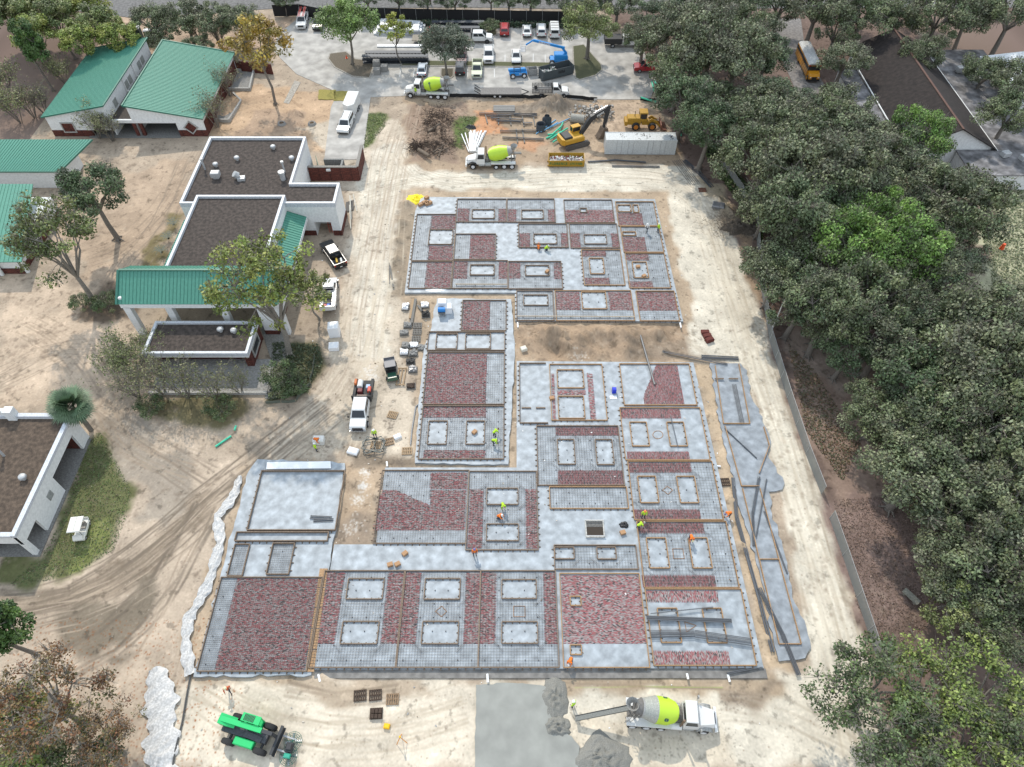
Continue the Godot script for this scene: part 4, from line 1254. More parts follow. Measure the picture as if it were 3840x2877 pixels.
func twin_halls() -> void:
	var gm := green_metal()
	var t := thing("school_hall", "white hall under a green sloping metal roof, tree shadows on it", "building")
	var za := -112.0
	var zb := -135.0
	var w := MB.new()
	w.prism(PackedVector2Array([Vector2(-80.8, 1.2), Vector2(-69.8, 1.2), Vector2(-69.8, 5.75), Vector2(-80.8, 3.75)]), za - 0.3, za, 1)
	w.prism(PackedVector2Array([Vector2(-80.8, 0), Vector2(-69.8, 0), Vector2(-69.8, 5.75), Vector2(-80.8, 3.75)]), zb, zb + 0.3, 1)
	w.span(-70.1, -69.8, 0, 5.75, zb + 0.3, za - 0.3)
	w.span(-80.8, -80.5, 0, 3.75, zb + 0.3, za - 0.3)
	part(t, "wall", w, white_wall())
	var bb := MB.new()
	bb.span(-80.85, -74.2, 0, 1.2, za - 0.32, za + 0.04)
	part(t, "brick_base", bb, old_brick())
	seamed(t, "roof", Vector3(-81.2, 3.95, zb - 0.4), Vector3(-81.2, 3.95, za + 0.4), Vector3(-69.6, 6.05, za + 0.4), Vector3(-69.6, 6.05, zb - 0.4), 0.42, gm)
	var fa := MB.new()
	fa.beam(Vector3(-81.2, 3.86, za + 0.43), Vector3(-69.5, 5.98, za + 0.43), 0.08, 0.2)
	fa.beam(Vector3(-81.2, 3.9, zb - 0.43), Vector3(-69.5, 6.02, zb - 0.43), 0.12, 0.28)
	fa.beam(Vector3(-69.5, 6.06, zb - 0.43), Vector3(-69.5, 6.06, za + 0.43), 0.18, 0.2)
	part(t, "roof_trim", fa, mat("green_trim"))
	window_at(t, Vector3(-77.6, 1.75, za + 0.02), Vector3.BACK, 1.9, 1.6, false, old_brick())
	for q in [-116.0, -122.0, -123.8, -129.0, -130.8]:
		louvre(t, Vector3(-69.78, 4.1, q), Vector3.RIGHT, 1.4, 1.3)
	for q in [-121.0, -126.2]:
		var pp := MB.new()
		pp.tube(Vector3(-69.65, 5.7, q), Vector3(-69.65, 3.4, q), 0.09, 0.09, 8)
		pp.tube(Vector3(-69.65, 3.4, q), Vector3(-66.6, 3.3, q), 0.09, 0.09, 8)
		part(t, "downpipe", pp, mat("pipe_white", 0.7, 0.7, 0.68, 0.6))
	var d := thing("covered_walk", "low dark flat-roofed passage between the two green-roofed halls", "building")
	var dk := MB.new()
	dk.span(-69.7, -65.6, 2.95, 3.1, zb, za - 0.4)
	part(d, "roof_deck", dk, worn("dark_roof", 0.09, 0.075, 0.062, 0.95, 0.0, 3.0, 0.55, 1.0))
	var bm := MB.new()
	bm.span(-75.0, -58.5, 2.55, 3.12, za - 0.35, za + 0.02)
	part(d, "beam", bm, white_wall())
	var fl := MB.new()
	fl.span(-74.6, -58.5, 0.0, 0.08, za - 9.0, za + 0.6)
	part(d, "floor", fl, worn("walk_floor"))
	for q in [-74.4, -66.3, -65.2]:
		var co := MB.new()
		co.span(q, q + 0.55, 0.08, 2.56, za - 0.5, za - 0.02)
		part(d, "column", co, old_brick())
	for q in [-116.5, -121.5, -124.0, -129.0]:
		vent(d, -66.8, q, 3.1, "mushroom")
	var e := thing("school_hall", "white hall with a broad green roof and a diamond-shaped front window", "building")
	var v := MB.new()
	v.prism(PackedVector2Array([Vector2(-66.0, 2.55), Vector2(-58.6, 2.55), Vector2(-58.6, 1.2), Vector2(-53.8, 1.2), Vector2(-53.8, 3.5), Vector2(-66.0, 5.75)]), za - 0.3, za - 0.02, 1)
	v.prism(PackedVector2Array([Vector2(-66.0, 0), Vector2(-53.8, 0), Vector2(-53.8, 3.5), Vector2(-66.0, 5.75)]), zb + 1, zb + 1.3, 1)
	v.span(-66.0, -65.7, 0, 5.75, zb + 1.3, za - 0.3)
	v.span(-54.1, -53.8, 2.6, 3.5, zb + 1.3, za - 0.3)
	part(e, "wall", v, white_wall())
	var eb := MB.new()
	eb.span(-58.6, -53.76, 0, 1.2, za - 0.32, za + 0.04)
	eb.span(-54.15, -53.76, 0, 2.6, zb + 1.3, za - 0.33)
	part(e, "brick_base", eb, old_brick())
	seamed(e, "roof", Vector3(-53.4, 3.62, zb + 0.6), Vector3(-53.4, 3.62, za + 0.4), Vector3(-66.2, 6.05, za + 0.4), Vector3(-66.2, 6.05, zb + 0.6), 0.42, gm)
	var fb := MB.new()
	fb.beam(Vector3(-66.3, 5.98, za + 0.43), Vector3(-53.4, 3.55, za + 0.43), 0.08, 0.2)
	fb.beam(Vector3(-66.3, 6.05, zb + 0.57), Vector3(-53.4, 3.62, zb + 0.57), 0.2, 0.3)
	fb.beam(Vector3(-66.3, 6.08, zb + 0.57), Vector3(-66.3, 6.08, za + 0.43), 0.25, 0.24)
	part(e, "roof_trim", fb, mat("green_trim"))
	window_at(e, Vector3(-56.2, 1.75, za + 0.03), Vector3.BACK, 1.5, 1.5, true, old_brick())
	for q in [[-52.52,-125.60, -50.39,-122.87, -51.13,-116.40, -55.40,-116.70, "next to the diamond-windowed hall front"], [-54.56,-134.05, -50.59,-134.58, -49.79,-127.07, -54.02,-127.07, "next to the yellow-leaved tree"]]:
		var pt := thing("patio", "bare concrete patio with a low pale wall, %s" % q[8], "patio")
		var ps := pg([q[0], q[1], q[2], q[3], q[4], q[5], q[6], q[7]])
		var a := MB.new()
		a.prism(ps, 0.0, 0.1)
		part(pt, "floor", a, worn("patio_floor", 0.3, 0.29, 0.27, 0.9))
		for i in 3:
			var b := MB.new()
			b.beam(Vector3(ps[i].x, 0.3, ps[i].y), Vector3(ps[i + 1].x, 0.3, ps[i + 1].y), 0.3, 0.6)
			part(pt, "low_wall", b, worn("precast"))
	var bw := MB.new()
	bw.beam(Vector3([-54.69,-134.58][0], 1.0, [-54.69,-134.58][1]), Vector3([-46.66,-133.18][0], 1.0, [-46.66,-133.18][1]), 0.35, 2.0)
	solo("brick_wall", "red brick garden wall behind the yellow-leaved tree", "wall", bw, old_brick())

func flat_school() -> void:
	var t := thing("school_building", "old white school building with brown gravel roofs and green canopies", "building")
	var p := PackedVector2Array([Vector2(-49, -102.5), Vector2(-33.4, -102.5), Vector2(-33.4, -90.3), Vector2(-26.1, -90.3), Vector2(-26.1, -85.4), Vector2(-49, -85.4)])
	var low := PackedVector2Array([Vector2(-49, -102.5), Vector2(-33.4, -102.5), Vector2(-33.4, -90.3), Vector2(-26.12, -90.3), Vector2(-26.12, -85.42), Vector2(-27.4, -85.42), Vector2(-27.4, -88.2), Vector2(-29.9, -88.2), Vector2(-29.9, -85.42), Vector2(-49, -85.42)])
	flat_block(t, p, 5.6, 0.45, low, 2.5, 0.0)
	var bb := MB.new()
	for q in [[-33.5, -85.38, -29.95, -85.38], [-27.35, -85.38, -26.08, -85.38], [-26.08, -85.38, -26.08, -90.3]]:
		bb.beam(Vector3(q[0], 0.45, q[1]), Vector3(q[2], 0.45, q[3]), 0.1, 0.9)
	part(t, "brick_base", bb, old_brick())
	var ladder := MB.new()
	for s in [0.0, 0.45]:
		ladder.beam(Vector3(-28.1 + s, 0, -86.0), Vector3(-28.5 + s, 2.3, -87.2), 0.06, 0.09)
	for k in 7:
		ladder.beam(Vector3(-28.1 - k * 0.055, 0.2 + k * 0.3, -86.1 - k * 0.15), Vector3(-27.65 - k * 0.055, 0.2 + k * 0.3, -86.1 - k * 0.15), 0.03, 0.03)
	solo("stepladder", "orange stepladder standing inside the dark doorway of the white school building", "ladder", ladder, mat("ladder_orange", 0.55, 0.07, 0.03, 0.6))
	for q in [[-45.34,-92.13, "unit"], [-43.23,-96.68, "mushroom"], [-46.14,-94.98, "mushroom"], [-47.68,-94.26, "pipe"], [-41.39,-91.67, "fan"], [-38.16,-99.68, "mushroom"], [-34.62,-96.68, "mushroom"], [-35.01,-91.67, "stack"], [-35.17,-93.55, "pipe"]]:
		vent(t, q[0], q[1], 5.6, q[2])
	flat_block(t, PackedVector2Array([Vector2(-46.6, -86.6), Vector2(-33.5, -86.6), Vector2(-33.5, -70.6), Vector2(-46.6, -70.6)]), 6.2, 0.4, PackedVector2Array(), 0.0, 0.0)
	var gm := green_metal()
	seamed(t, "canopy_roof", Vector3(-46.62, 4.6, -84.5), Vector3(-46.62, 4.6, -70.0), Vector3(-49.0, 3.5, -70.0), Vector3(-49.0, 3.5, -84.5), 0.5, gm)
	seamed(t, "canopy_roof", Vector3(-33.48, 4.6, -85.3), Vector3(-33.48, 4.6, -66.0), Vector3(-30.8, 3.5, -66.0), Vector3(-30.8, 3.5, -85.3), 0.5, gm)
	var cf := MB.new()
	cf.span(-30.95, -30.75, 2.9, 3.5, -85.3, -66.0)
	part(t, "canopy_fascia", cf, white_wall())
	var x0 := -51.0
	var x1 := -30.2
	seamed(t, "roof_panel", Vector3(x0, 8.5, -68.4), Vector3(x1, 8.5, -68.4), Vector3(x1, 6.0, -64.7), Vector3(x0, 6.0, -64.7), 0.47, gm, true)
	seamed(t, "back_roof", Vector3(x0, 8.52, -68.4), Vector3(x1, 8.52, -68.4), Vector3(x1, 6.7, -71.2), Vector3(x0, 6.7, -71.2), 0.47, gm)
	var rt := MB.new()
	rt.beam(Vector3(x0 - 0.1, 8.5, -68.45), Vector3(x0 - 0.1, 6.0, -64.65), 0.3, 0.3)
	rt.beam(Vector3(x0, 8.6, -68.4), Vector3(x1, 8.6, -68.4), 0.3, 0.12)
	part(t, "roof_trim", rt, mat("green_trim"))
	var fs := MB.new()
	fs.span(x0 + 0.1, x1, 5.2, 5.95, -65.2, -64.8)
	fs.span(x0 + 0.1, x0 + 0.5, 5.2, 6.6, -71.0, -65.2)
	part(t, "fascia", fs, white_wall())
	for q in [[-50.7, -64.9], [-45.6, -65.4], [-38.5, -65.4], [-31.0, -64.9]]:
		var lg := MB.new()
		lg.span(q[0], q[0] + 0.9, 0, 5.25, q[1] - 0.6, q[1] + 0.1)
		part(t, "column", lg, white_wall())
	var rw := MB.new()
	rw.span(-33.4, -31.6, 0.8, 5.2, -70.0, -64.9)
	part(t, "end_wall", rw, white_wall())
	var rb := MB.new()
	rb.span(-33.45, -31.55, 0.0, 0.8, -70.05, -64.85)
	part(t, "brick_base", rb, old_brick())
	flat_block(t, PackedVector2Array([Vector2(-47.0, -64.2), Vector2(-33.6, -64.2), Vector2(-33.6, -58.6), Vector2(-47.0, -58.6)]), 3.1, 0.3, PackedVector2Array([Vector2(-46.4, -64.0), Vector2(-34.4, -64.0), Vector2(-34.4, -60.6), Vector2(-46.4, -60.6)]), 2.55, 0.0)
	var pb := MB.new()
	pb.span(-34.6, -33.7, 0, 2.55, -64.2, -59.2)
	pb.span(-46.5, -34.6, 0, 0.9, -60.65, -60.5)
	part(t, "brick_wall", pb, old_brick())
	window_at(t, Vector3(-33.68, 1.7, -61.5), Vector3.RIGHT, 2.6, 1.3)
	for q in [-44.0, -40.0, -36.5]:
		window_at(t, Vector3(q, 1.7, -60.56), Vector3.BACK, 1.6, 1.2)
	var pf := MB.new()
	pf.span(-46.0, -31.2, -0.1, 0.14, -60.4, -54.9)
	part(t, "porch_floor", pf, worn("porch_floor", 0.34, 0.33, 0.31, 0.9, 0.0, 4.0, 0.75, 1.0))
	var pw := MB.new()
	pw.span(-46.1, -31.1, 0.0, 0.42, -54.9, -54.55)
	part(t, "low_wall", pw, worn("precast"))
	vent(t, -38.0, -62.6, 3.1, "mushroom")
	vent(t, -36.2, -62.4, 3.1, "mushroom")
	var y := thing("service_yard", "red brick service yard walls with a green gate behind the white school building", "wall")
	var wl := [[-33.3, -99.2, -25.3, -99.2], [-25.3, -99.2, -25.3, -105.2], [-31.4, -102.4, -28.2, -102.4], [-28.2, -102.4, -28.2, -99.8]]
	for i in 4:
		var b := MB.new()
		var q: Array = wl[i]
		var h := 2.6 if i < 2 else 1.9
		b.beam(Vector3(q[0], h / 2, q[1]), Vector3(q[2], h / 2, q[3]), 0.32, h)
		part(y, "brick_wall" if i < 2 else "block_wall", b, old_brick() if i < 2 else worn("block_grey", 0.3, 0.3, 0.28, 0.95))
		if i < 2:
			var c := MB.new()
			c.beam(Vector3(q[0], h + 0.06, q[1]), Vector3(q[2], h + 0.06, q[3]), 0.5, 0.12)
			part(y, "coping_stone", c, worn("old_coping", 0.3, 0.28, 0.25, 0.9))
	var gt := MB.new()
	gt.beam(Vector3(-32.8, 1.1, -103.0), Vector3(-31.6, 1.1, -99.6), 0.08, 2.1)
	part(y, "gate", gt, mat("gate_green", 0.03, 0.11, 0.075, 0.6))
	var lamp := MB.new()
	lamp.soft(-30.3, -29.6, 2.1, 2.45, -99.02, -98.7, 0.05)
	part(y, "flood_lamp", lamp, mat("lamp_grey", 0.6, 0.6, 0.58, 0.5))
	var sc := thing("leaning_screen", "grey framed mesh panel and pale posts leaning by the brick service yard", "panel")
	for q in [[-25.4, -93.9, -24.6, -91.0], [-25.9, -93.6, -25.2, -89.0], [-25.6, -91.2, -25.0, -86.8]]:
		var b := MB.new()
		b.beam(Vector3(q[0], 1.2, q[1]), Vector3(q[2], 0.1, q[3]), 0.14, 0.14)
		part(sc, "post", b, mat("pale_post", 0.5, 0.47, 0.4, 0.8))
	var ms := MB.new()
	ms.hexa([Vector3(-26.5, 0.6, -92.6), Vector3(-25.3, 0.6, -93.2), Vector3(-25.2, 0.1, -91.4), Vector3(-26.4, 0.1, -90.8)], [Vector3(-26.5, 0.66, -92.6), Vector3(-25.3, 0.66, -93.2), Vector3(-25.2, 0.16, -91.4), Vector3(-26.4, 0.16, -90.8)])
	part(sc, "mesh", ms, mat("mesh_dark", 0.11, 0.1, 0.09, 0.8))

func left_halls() -> void:
	var gm := green_metal()
	var t := thing("school_hall", "low white hall with a pale green roof behind the dark oak", "building")
	var w := MB.new()
	w.span(-96, -72.6, 0, 3.2, -103.4, -97.2)
	part(t, "wall", w, white_wall())
	seamed(t, "roof", Vector3(-96, 4.8, -103.6), Vector3(-69.0, 4.8, -103.6), Vector3(-72.4, 3.4, -96.9), Vector3(-96, 3.4, -96.9), 0.5, gm)
	var f := MB.new()
	f.beam(Vector3(-69.0, 4.75, -103.6), Vector3(-72.4, 3.35, -96.9), 0.14, 0.25)
	f.beam(Vector3(-96, 3.3, -96.85), Vector3(-72.4, 3.3, -96.85), 0.1, 0.2)
	part(t, "roof_trim", f, mat("green_trim"))
	var e := thing("school_hall", "white hall with a green roof of close ribs half hidden by the tall oak", "building")
	var v := MB.new()
	v.span(-90, -71.5, 0.9, 3.0, -90.8, -77.0)
	part(e, "wall", v, white_wall())
	var vb := MB.new()
	vb.span(-90, -71.3, 0.0, 0.9, -91.0, -76.8)
	part(e, "brick_base", vb, old_brick())
	seamed(e, "roof", Vector3(-73.6, 5.0, -91.4), Vector3(-90, 5.0, -91.4), Vector3(-90, 3.1, -75.4), Vector3(-69.8, 3.1, -76.0), 0.5, gm)
	for q in [[-71.0, -77.2], [-74.5, -76.6]]:
		var c := MB.new()
		c.tube(Vector3(q[0], 0, q[1]), Vector3(q[0], 3.0, q[1]), 0.3, 0.3, 10)
		part(e, "column", c, white_wall())

func corner_block() -> void:
	var t := thing("flat_building", "white flat-roofed building with rusty gravel roof and open porch", "building")
	var w := MB.new()
	var zf := -33.2
	var zb := -48.2
	w.span(-51.7, -51.35, 0, 4.3, zb, -46.4)
	w.span(-51.7, -51.35, 3.0, 4.3, -46.4, -40.7)
	w.span(-51.7, -51.35, 0, 4.3, -40.7, -35.7)
	w.span(-51.7, -51.35, 2.6, 4.3, -35.7, zf + 0.4)
	w.span(-51.85, -51.3, 0, 4.3, zf - 0.15, zf + 0.4)
	w.span(-80, -51.7, 0, 4.3, zb, zb + 0.35)
	w.span(-80, -51.85, 2.7, 4.3, zf, zf + 0.35)
	w.span(-58.5, -56.0, 0, 2.7, zf, zf + 0.3)
	part(t, "wall", w, white_wall())
	var bk := MB.new()
	bk.span(-54.3, -54.0, 0, 3.6, -46.6, -40.2)
	bk.span(-54.0, -51.75, 0, 3.6, -46.75, -46.4)
	part(t, "brick_wall", bk, old_brick())
	var dr := MB.new()
	dr.span(-54.0, -53.9, 0, 2.2, -41.6, -40.75)
	part(t, "door", dr, mat("door_green", 0.02, 0.045, 0.04, 0.5))
	var fl := MB.new()
	fl.span(-80, -51.0, -0.08, 0.1, zb + 0.4, zf + 0.6)
	part(t, "floor", fl, worn("walk_floor"))
	var inn := MB.new()
	inn.span(-80, -54.6, 0.1, 4.0, zb + 0.4, -36.2)
	part(t, "inner_wall", inn, white_wall())
	var r := MB.new()
	r.span(-80, -51.8, 4.05, 4.22, zb + 0.3, zf - 0.1)
	var rm := worn("rusty_gravel", 0.27, 0.195, 0.14, 0.95, 0.0, 7.0, 0.6, 1.0)
	rm.detail_enabled = true
	rm.detail_albedo = noise_tex("grit", 0.25, 0.55, 1.0, FastNoiseLite.TYPE_CELLULAR, 2)
	rm.detail_blend_mode = BaseMaterial3D.BLEND_MODE_MUL
	rm.uv2_triplanar = true
	rm.uv2_world_triplanar = true
	rm.uv2_scale = Vector3.ONE / 3.0
	part(t, "roof_deck", r, rm)
	var cm := worn("coping_metal")
	for q in [[-51.5, zb, -51.5, zf + 0.45], [-80, zb + 0.1, -51.7, zb + 0.1], [-80, zf + 0.25, -51.7, zf + 0.25]]:
		var b := MB.new()
		b.beam(Vector3(q[0], 4.5, q[1]), Vector3(q[2], 4.5, q[3]), 0.5, 0.4)
		part(t, "parapet", b, cm)
	var c := MB.new()
	c.prism(PackedVector2Array([Vector2(-80, 4.2), Vector2(-58.2, 4.2), Vector2(-58.2, 5.6), Vector2(-61.5, 5.6), Vector2(-80, 7.2)]), zb - 0.2, zb + 0.25, 1)
	c.span(-58.6, -57.6, 4.2, 5.8, zb - 0.3, zb + 0.6)
	part(t, "clerestory", c, white_wall())
	louvre(t, Vector3(-51.33, 2.2, -38.9), Vector3.RIGHT, 0.9, 0.9)
	vent(t, [-53.45,-39.79][0], [-53.45,-39.79][1], 4.22, "mushroom")
	vent(t, [-57.00,-42.78][0], [-57.00,-42.78][1], 4.22, "pipe")

func right_buildings() -> void:
	var t := thing("gabled_house", "long building with a dark brown shingled gable roof among the trees", "building")
	var sh := worn("brown_shingle", 0.085, 0.062, 0.055, 0.95, 0.0, 9.0, 0.45, 1.0)
	sh.detail_enabled = true
	sh.detail_albedo = noise_tex("grit", 0.25, 0.55, 1.0, FastNoiseLite.TYPE_CELLULAR, 2)
	sh.detail_blend_mode = BaseMaterial3D.BLEND_MODE_MUL
	sh.uv2_triplanar = true
	sh.uv2_world_triplanar = true
	sh.uv2_scale = Vector3.ONE / 2.0
	var za := -103.0
	var zb := -137.0
	var w := MB.new()
	w.prism(PackedVector2Array([Vector2(66.2, 0), Vector2(79.6, 0), Vector2(79.6, 3.3), Vector2(72.9, 6.8), Vector2(66.2, 3.3)]), zb + 0.6, za - 0.5, 1)
	part(t, "wall", w, white_wall())
	for s in [-1, 1]:
		var r := MB.new()
		var e := 65.4 if s < 0 else 80.4
		r.hexa([Vector3(e, 3.0, za), Vector3(e, 3.0, zb), Vector3(72.9, 6.9, zb), Vector3(72.9, 6.9, za)], [Vector3(e, 3.16, za), Vector3(e, 3.16, zb), Vector3(72.9, 7.06, zb), Vector3(72.9, 7.06, za)])
		part(t, "roof_slope", r, sh)
		var gu := MB.new()
		gu.beam(Vector3(e + s * 0.1, 3.05, za), Vector3(e + s * 0.1, 3.05, zb), 0.18, 0.16)
		part(t, "gutter", gu, mat("gutter_white", 0.66, 0.66, 0.64, 0.6))
	var ri := MB.new()
	ri.beam(Vector3(72.9, 7.08, za), Vector3(72.9, 7.08, zb), 0.35, 0.08)
	part(t, "ridge_cap", ri, worn("ridge_shingle", 0.15, 0.085, 0.065, 0.95))
	var f := thing("flat_wing", "stained flat-roofed wing with white walls in front of the gabled building", "building")
	var fw := MB.new()
	fw.span(74.0, 110, 0, 2.9, -103.2, -96.6)
	fw.span(80.6, 92.0, 0, 2.7, -137, -103.4)
	fw.span(62.0, 65.2, 0, 2.6, -130, -104)
	part(f, "wall", fw, white_wall())
	var fr := MB.new()
	fr.span(73.7, 110, 2.9, 3.05, -103.3, -96.3)
	fr.span(80.5, 92.2, 2.7, 2.82, -137.2, -103.5)
	fr.span(61.6, 65.3, 2.6, 2.72, -130.2, -103.8)
	part(f, "roof_deck", fr, worn("stained_roof", 0.32, 0.31, 0.315, 0.85, 0.0, 24.0, 0.4, 1.0))
	for q in [[84.0, -128.5], [85.5, -124.5], [80.9, -101.4], [83.5, -100.4], [86.5, -101.5]]:
		vent(f, q[0], q[1], 2.9, "unit")
	var h := thing("white_roof_building", "building with a bright white metal roof beyond the gabled one", "building")
	var hw := MB.new()
	hw.span(89.5, 105, 0, 4.0, -131.5, -116.0)
	part(h, "wall", hw, white_wall())
	seamed(h, "roof", Vector3(88.8, 4.1, -132.0), Vector3(88.8, 4.1, -115.4), Vector3(106, 6.2, -115.4), Vector3(106, 6.2, -132.0), 0.6, mat("white_metal_roof", 0.7, 0.72, 0.73, 0.4))

func fence_line(called: String, label: String, f: Array, h: float, gap: float, skin: Material, post: Material, top := true, sag := 0.0) -> void:
	var t := thing(called, label, "fence")
	var p := pg(f)
	for i in p.size() - 1:
		var k := maxi(1, int((p[i + 1] - p[i]).length() / gap))
		for s in k:
			var a := p[i].lerp(p[i + 1], float(s) / k)
			var b := p[i].lerp(p[i + 1], float(s + 1) / k)
			var sk := MB.new()
			var j := rng.randf_range(-sag, sag)
			var dn := (b - a).normalized()
			var o := Vector2(-dn.y, dn.x) * j
			var m := (a + b) / 2 + o
			for q in [[a, m], [m, b]]:
				sk.beam(Vector3(q[0].x, h * 0.48, q[0].y), Vector3(q[1].x, h * 0.48 - absf(j) * 0.4, q[1].y), 0.025, h * 0.92)
			part(t, "fabric", sk, skin)
			var ps := MB.new()
			ps.tube(Vector3(a.x, 0, a.y), Vector3(a.x, h, a.y), 0.04, 0.04, 6)
			part(t, "post", ps, post)
			if top:
				var r := MB.new()
				r.tube(Vector3(a.x, h, a.y), Vector3(b.x, h, b.y), 0.03, 0.03, 6)
				part(t, "rail", r, post)

func fences() -> void:
	var steel := mat("fence_steel", 0.34, 0.35, 0.35, 0.5, 0.3)
	var black := mat("black_fabric", 0.014, 0.014, 0.015, 0.9)
	var mesh := mat("chain_link", 0.24, 0.255, 0.245, 0.7)
	mesh.albedo_color.a = 0.55
	mesh.transparency = BaseMaterial3D.TRANSPARENCY_ALPHA
	fence_line("screen_fence", "tall fence with black screen fabric between the parking lot and the road", [-51.32,-157.09, -45.69,-157.52, -41.40,-155.82, -30.45,-155.82, -10.51,-154.98, 13.25,-154.14, 18.04,-152.08], 2.6, 3.0, black, steel, true, 0.05)
	fence_line("chain_link_fence", "chain-link fence along the wooded edge of the bright haul road", [35.27,-103.65, 37.18,-95.45, 38.12,-88.47, 36.02,-75.97, 34.79,-63.83, 34.83,-54.05, 35.06,-45.75, 35.47,-40.24], 1.8, 3.0, mesh, steel)
	fence_line("chain_link_fence", "chain-link fence beside the brown leaf litter, past the broken bay", [35.58,-37.19, 35.76,-32.76, 35.88,-28.12, 36.06,-21.12], 1.8, 3.0, mesh, steel)
	fence_line("silt_fence", "sagging black silt fence along the front of the parking lot", [-11.67,-124.79, -4.88,-124.79, 0.35,-124.63, 6.43,-124.30, 10.43,-124.47, 15.94,-123.66], 0.75, 2.0, black, black, false, 0.25)
	fence_line("silt_fence", "short black silt fence beside the turquoise pipes", [23.99,-123.66, 27.15,-123.34], 0.7, 2.0, black, black, false, 0.2)
	fence_line("silt_fence", "slumped black silt fence in front of the chain-link at the wood's edge", [33.66,-110.45, 34.16,-106.31, 35.31,-101.69, 36.05,-95.45], 0.6, 1.6, black, black, false, 0.3)
	fence_line("silt_fence", "thin black silt fence around the weedy corner by the old porch", [-26.16,-60.96, -25.84,-56.28, -27.22,-53.46, -30.95,-53.17], 0.55, 1.5, mat("weedy_mesh", 0.1, 0.115, 0.09, 0.9), mat("stake", 0.25, 0.2, 0.14, 0.9), false, 0.2)

class Leaves:
	var v := PackedVector3Array()
	var n := PackedVector3Array()
	var c := PackedColorArray()

	func leaf(p: Vector3, nrm: Vector3, s: float, along: Vector3, col: Color) -> void:
		var a := (along - nrm * along.dot(nrm)).normalized() * s
		var b := nrm.cross(a) * 0.62
		var f := nrm * s * 0.22
		for q in [p - a, p + b - f, p + a, p - a, p + a, p - b - f]:
			v.append(q); n.append(nrm); c.append(col)

	func mesh() -> ArrayMesh:
		var arr := []
		arr.resize(Mesh.ARRAY_MAX)
		arr[Mesh.ARRAY_VERTEX] = v
		arr[Mesh.ARRAY_NORMAL] = n
		arr[Mesh.ARRAY_COLOR] = c
		var me := ArrayMesh.new()
		me.add_surface_from_arrays(Mesh.PRIMITIVE_TRIANGLES, arr)
		return me

var kinds := {}

func rdir() -> Vector3:
	var y := rng.randf_range(-1, 1)
	var a := rng.randf() * TAU
	var r := sqrt(1.0 - y * y)
	return Vector3(r * cos(a), y, r * sin(a))

func grow(key: String, o: Dictionary) -> Dictionary:
	if kinds.has(key):
		return kinds[key]
	rng.seed = key.hash()
	var h: float = o.h
	var r: float = o.r
	var ch: float = o.crown_h           # height of the middle of the crown
	var rv: float = o.rv                # half its height
	var wood := MB.new()
	var lf := Leaves.new()
	var fork := Vector3(rng.randfn() * 0.3 + o.get("lean", 0.0), ch - rv * o.get("fork", 0.75), rng.randfn() * 0.3)
	var tr: float = o.get("trunk", 0.38)
	wood.path([Vector3.ZERO - Vector3(0, 0.1, 0), Vector3(0, 0.35, 0), fork * 0.55 + Vector3(rng.randfn() * 0.1, 0, rng.randfn() * 0.1), fork], tr * 1.25, tr * 0.75, 8)
	for k in 5:    # root flare
		var a := TAU * k / 5 + rng.randf()
		wood.tube(Vector3(0, 0.5, 0), Vector3(cos(a) * tr * 2.6, -0.05, sin(a) * tr * 2.6), tr * 0.5, tr * 0.12, 5, false)
	var nl: int = o.get("limbs", 7)
	var clumps := []
	for k in o.clumps:
		var d := rdir()
		if d.y < -0.35:
			d.y = -d.y * 0.5
		d = d.normalized()
		var f := pow(rng.randf_range(0.12, 1.0), 0.45)
		var p := Vector3(d.x * r * f, ch + d.y * rv * f, d.z * r * f)
		p *= Vector3(1.0 + 0.12 * sin(d.x * 7 + key.hash() % 10), 1, 1.0 + 0.12 * cos(d.z * 6))
		clumps.append(p)
	var limbs := []
	for k in nl:
		var a := TAU * k / nl + rng.randfn() * 0.25
		var e := Vector3(cos(a) * r * 0.5, ch + rng.randf_range(-0.15, 0.4) * rv, sin(a) * r * 0.5)
		var m := fork.lerp(e, 0.5) + Vector3(rng.randfn() * 0.3, 0.25, rng.randfn() * 0.3)
		wood.path([fork, m, e], tr * 0.55, tr * 0.2, 6)
		limbs.append(m); limbs.append(e)
	var size: float = o.get("leaf", 0.2)
	var cols: Array = o.cols
	for p: Vector3 in clumps:
		var near: Vector3 = limbs[0]
		for e in limbs:
			if e.distance_to(p) < near.distance_to(p):
				near = e
		wood.path([near, near.lerp(p, 0.5) + Vector3(rng.randfn() * 0.2, rng.randf() * 0.3, rng.randfn() * 0.2), p], tr * 0.17, 0.02, 4)
		var cr: float = o.clump * rng.randf_range(0.65, 1.3)
		var tone := rng.randf_range(0.6, 1.4)
		var hue: Color = cols[rng.randi() % cols.size()]
		for k in int(o.get("twigs", 4)):
			var d := (rdir() + Vector3(0, 0.5, 0) + (p - Vector3(0, ch, 0)).normalized() * 0.7).normalized()
			wood.tube(p, p + d * cr * rng.randf_range(0.8, 1.25), 0.028, 0.012, 3, false)
		for k in o.per:
			var d := rdir()
			var q := p + d * Vector3(cr, cr * 0.72, cr) * pow(rng.randf(), 0.4)
			var nn := (d * 0.6 + rdir() * 0.8 + Vector3(0, 0.45, 0)).normalized()
			var cl: Color = hue.lerp(cols[rng.randi() % cols.size()], 0.35) * (tone * rng.randf_range(0.7, 1.3))
			lf.leaf(q, nn, size * rng.randf_range(0.6, 1.35), rdir(), cl)
		if o.get("moss", 0) and rng.randf() < 0.5:
			for k in o.moss:
				var q2 := p + Vector3(rng.randfn() * cr * 0.5, -cr * 0.35, rng.randfn() * cr * 0.5)
				wood.tube(q2, q2 + Vector3(rng.randfn() * 0.1, -rng.randf_range(0.6, 1.5), rng.randfn() * 0.1), 0.07, 0.02, 3, false)
	kinds[key] = {"wood": wood.mesh(), "leaves": lf.mesh()}
	return kinds[key]

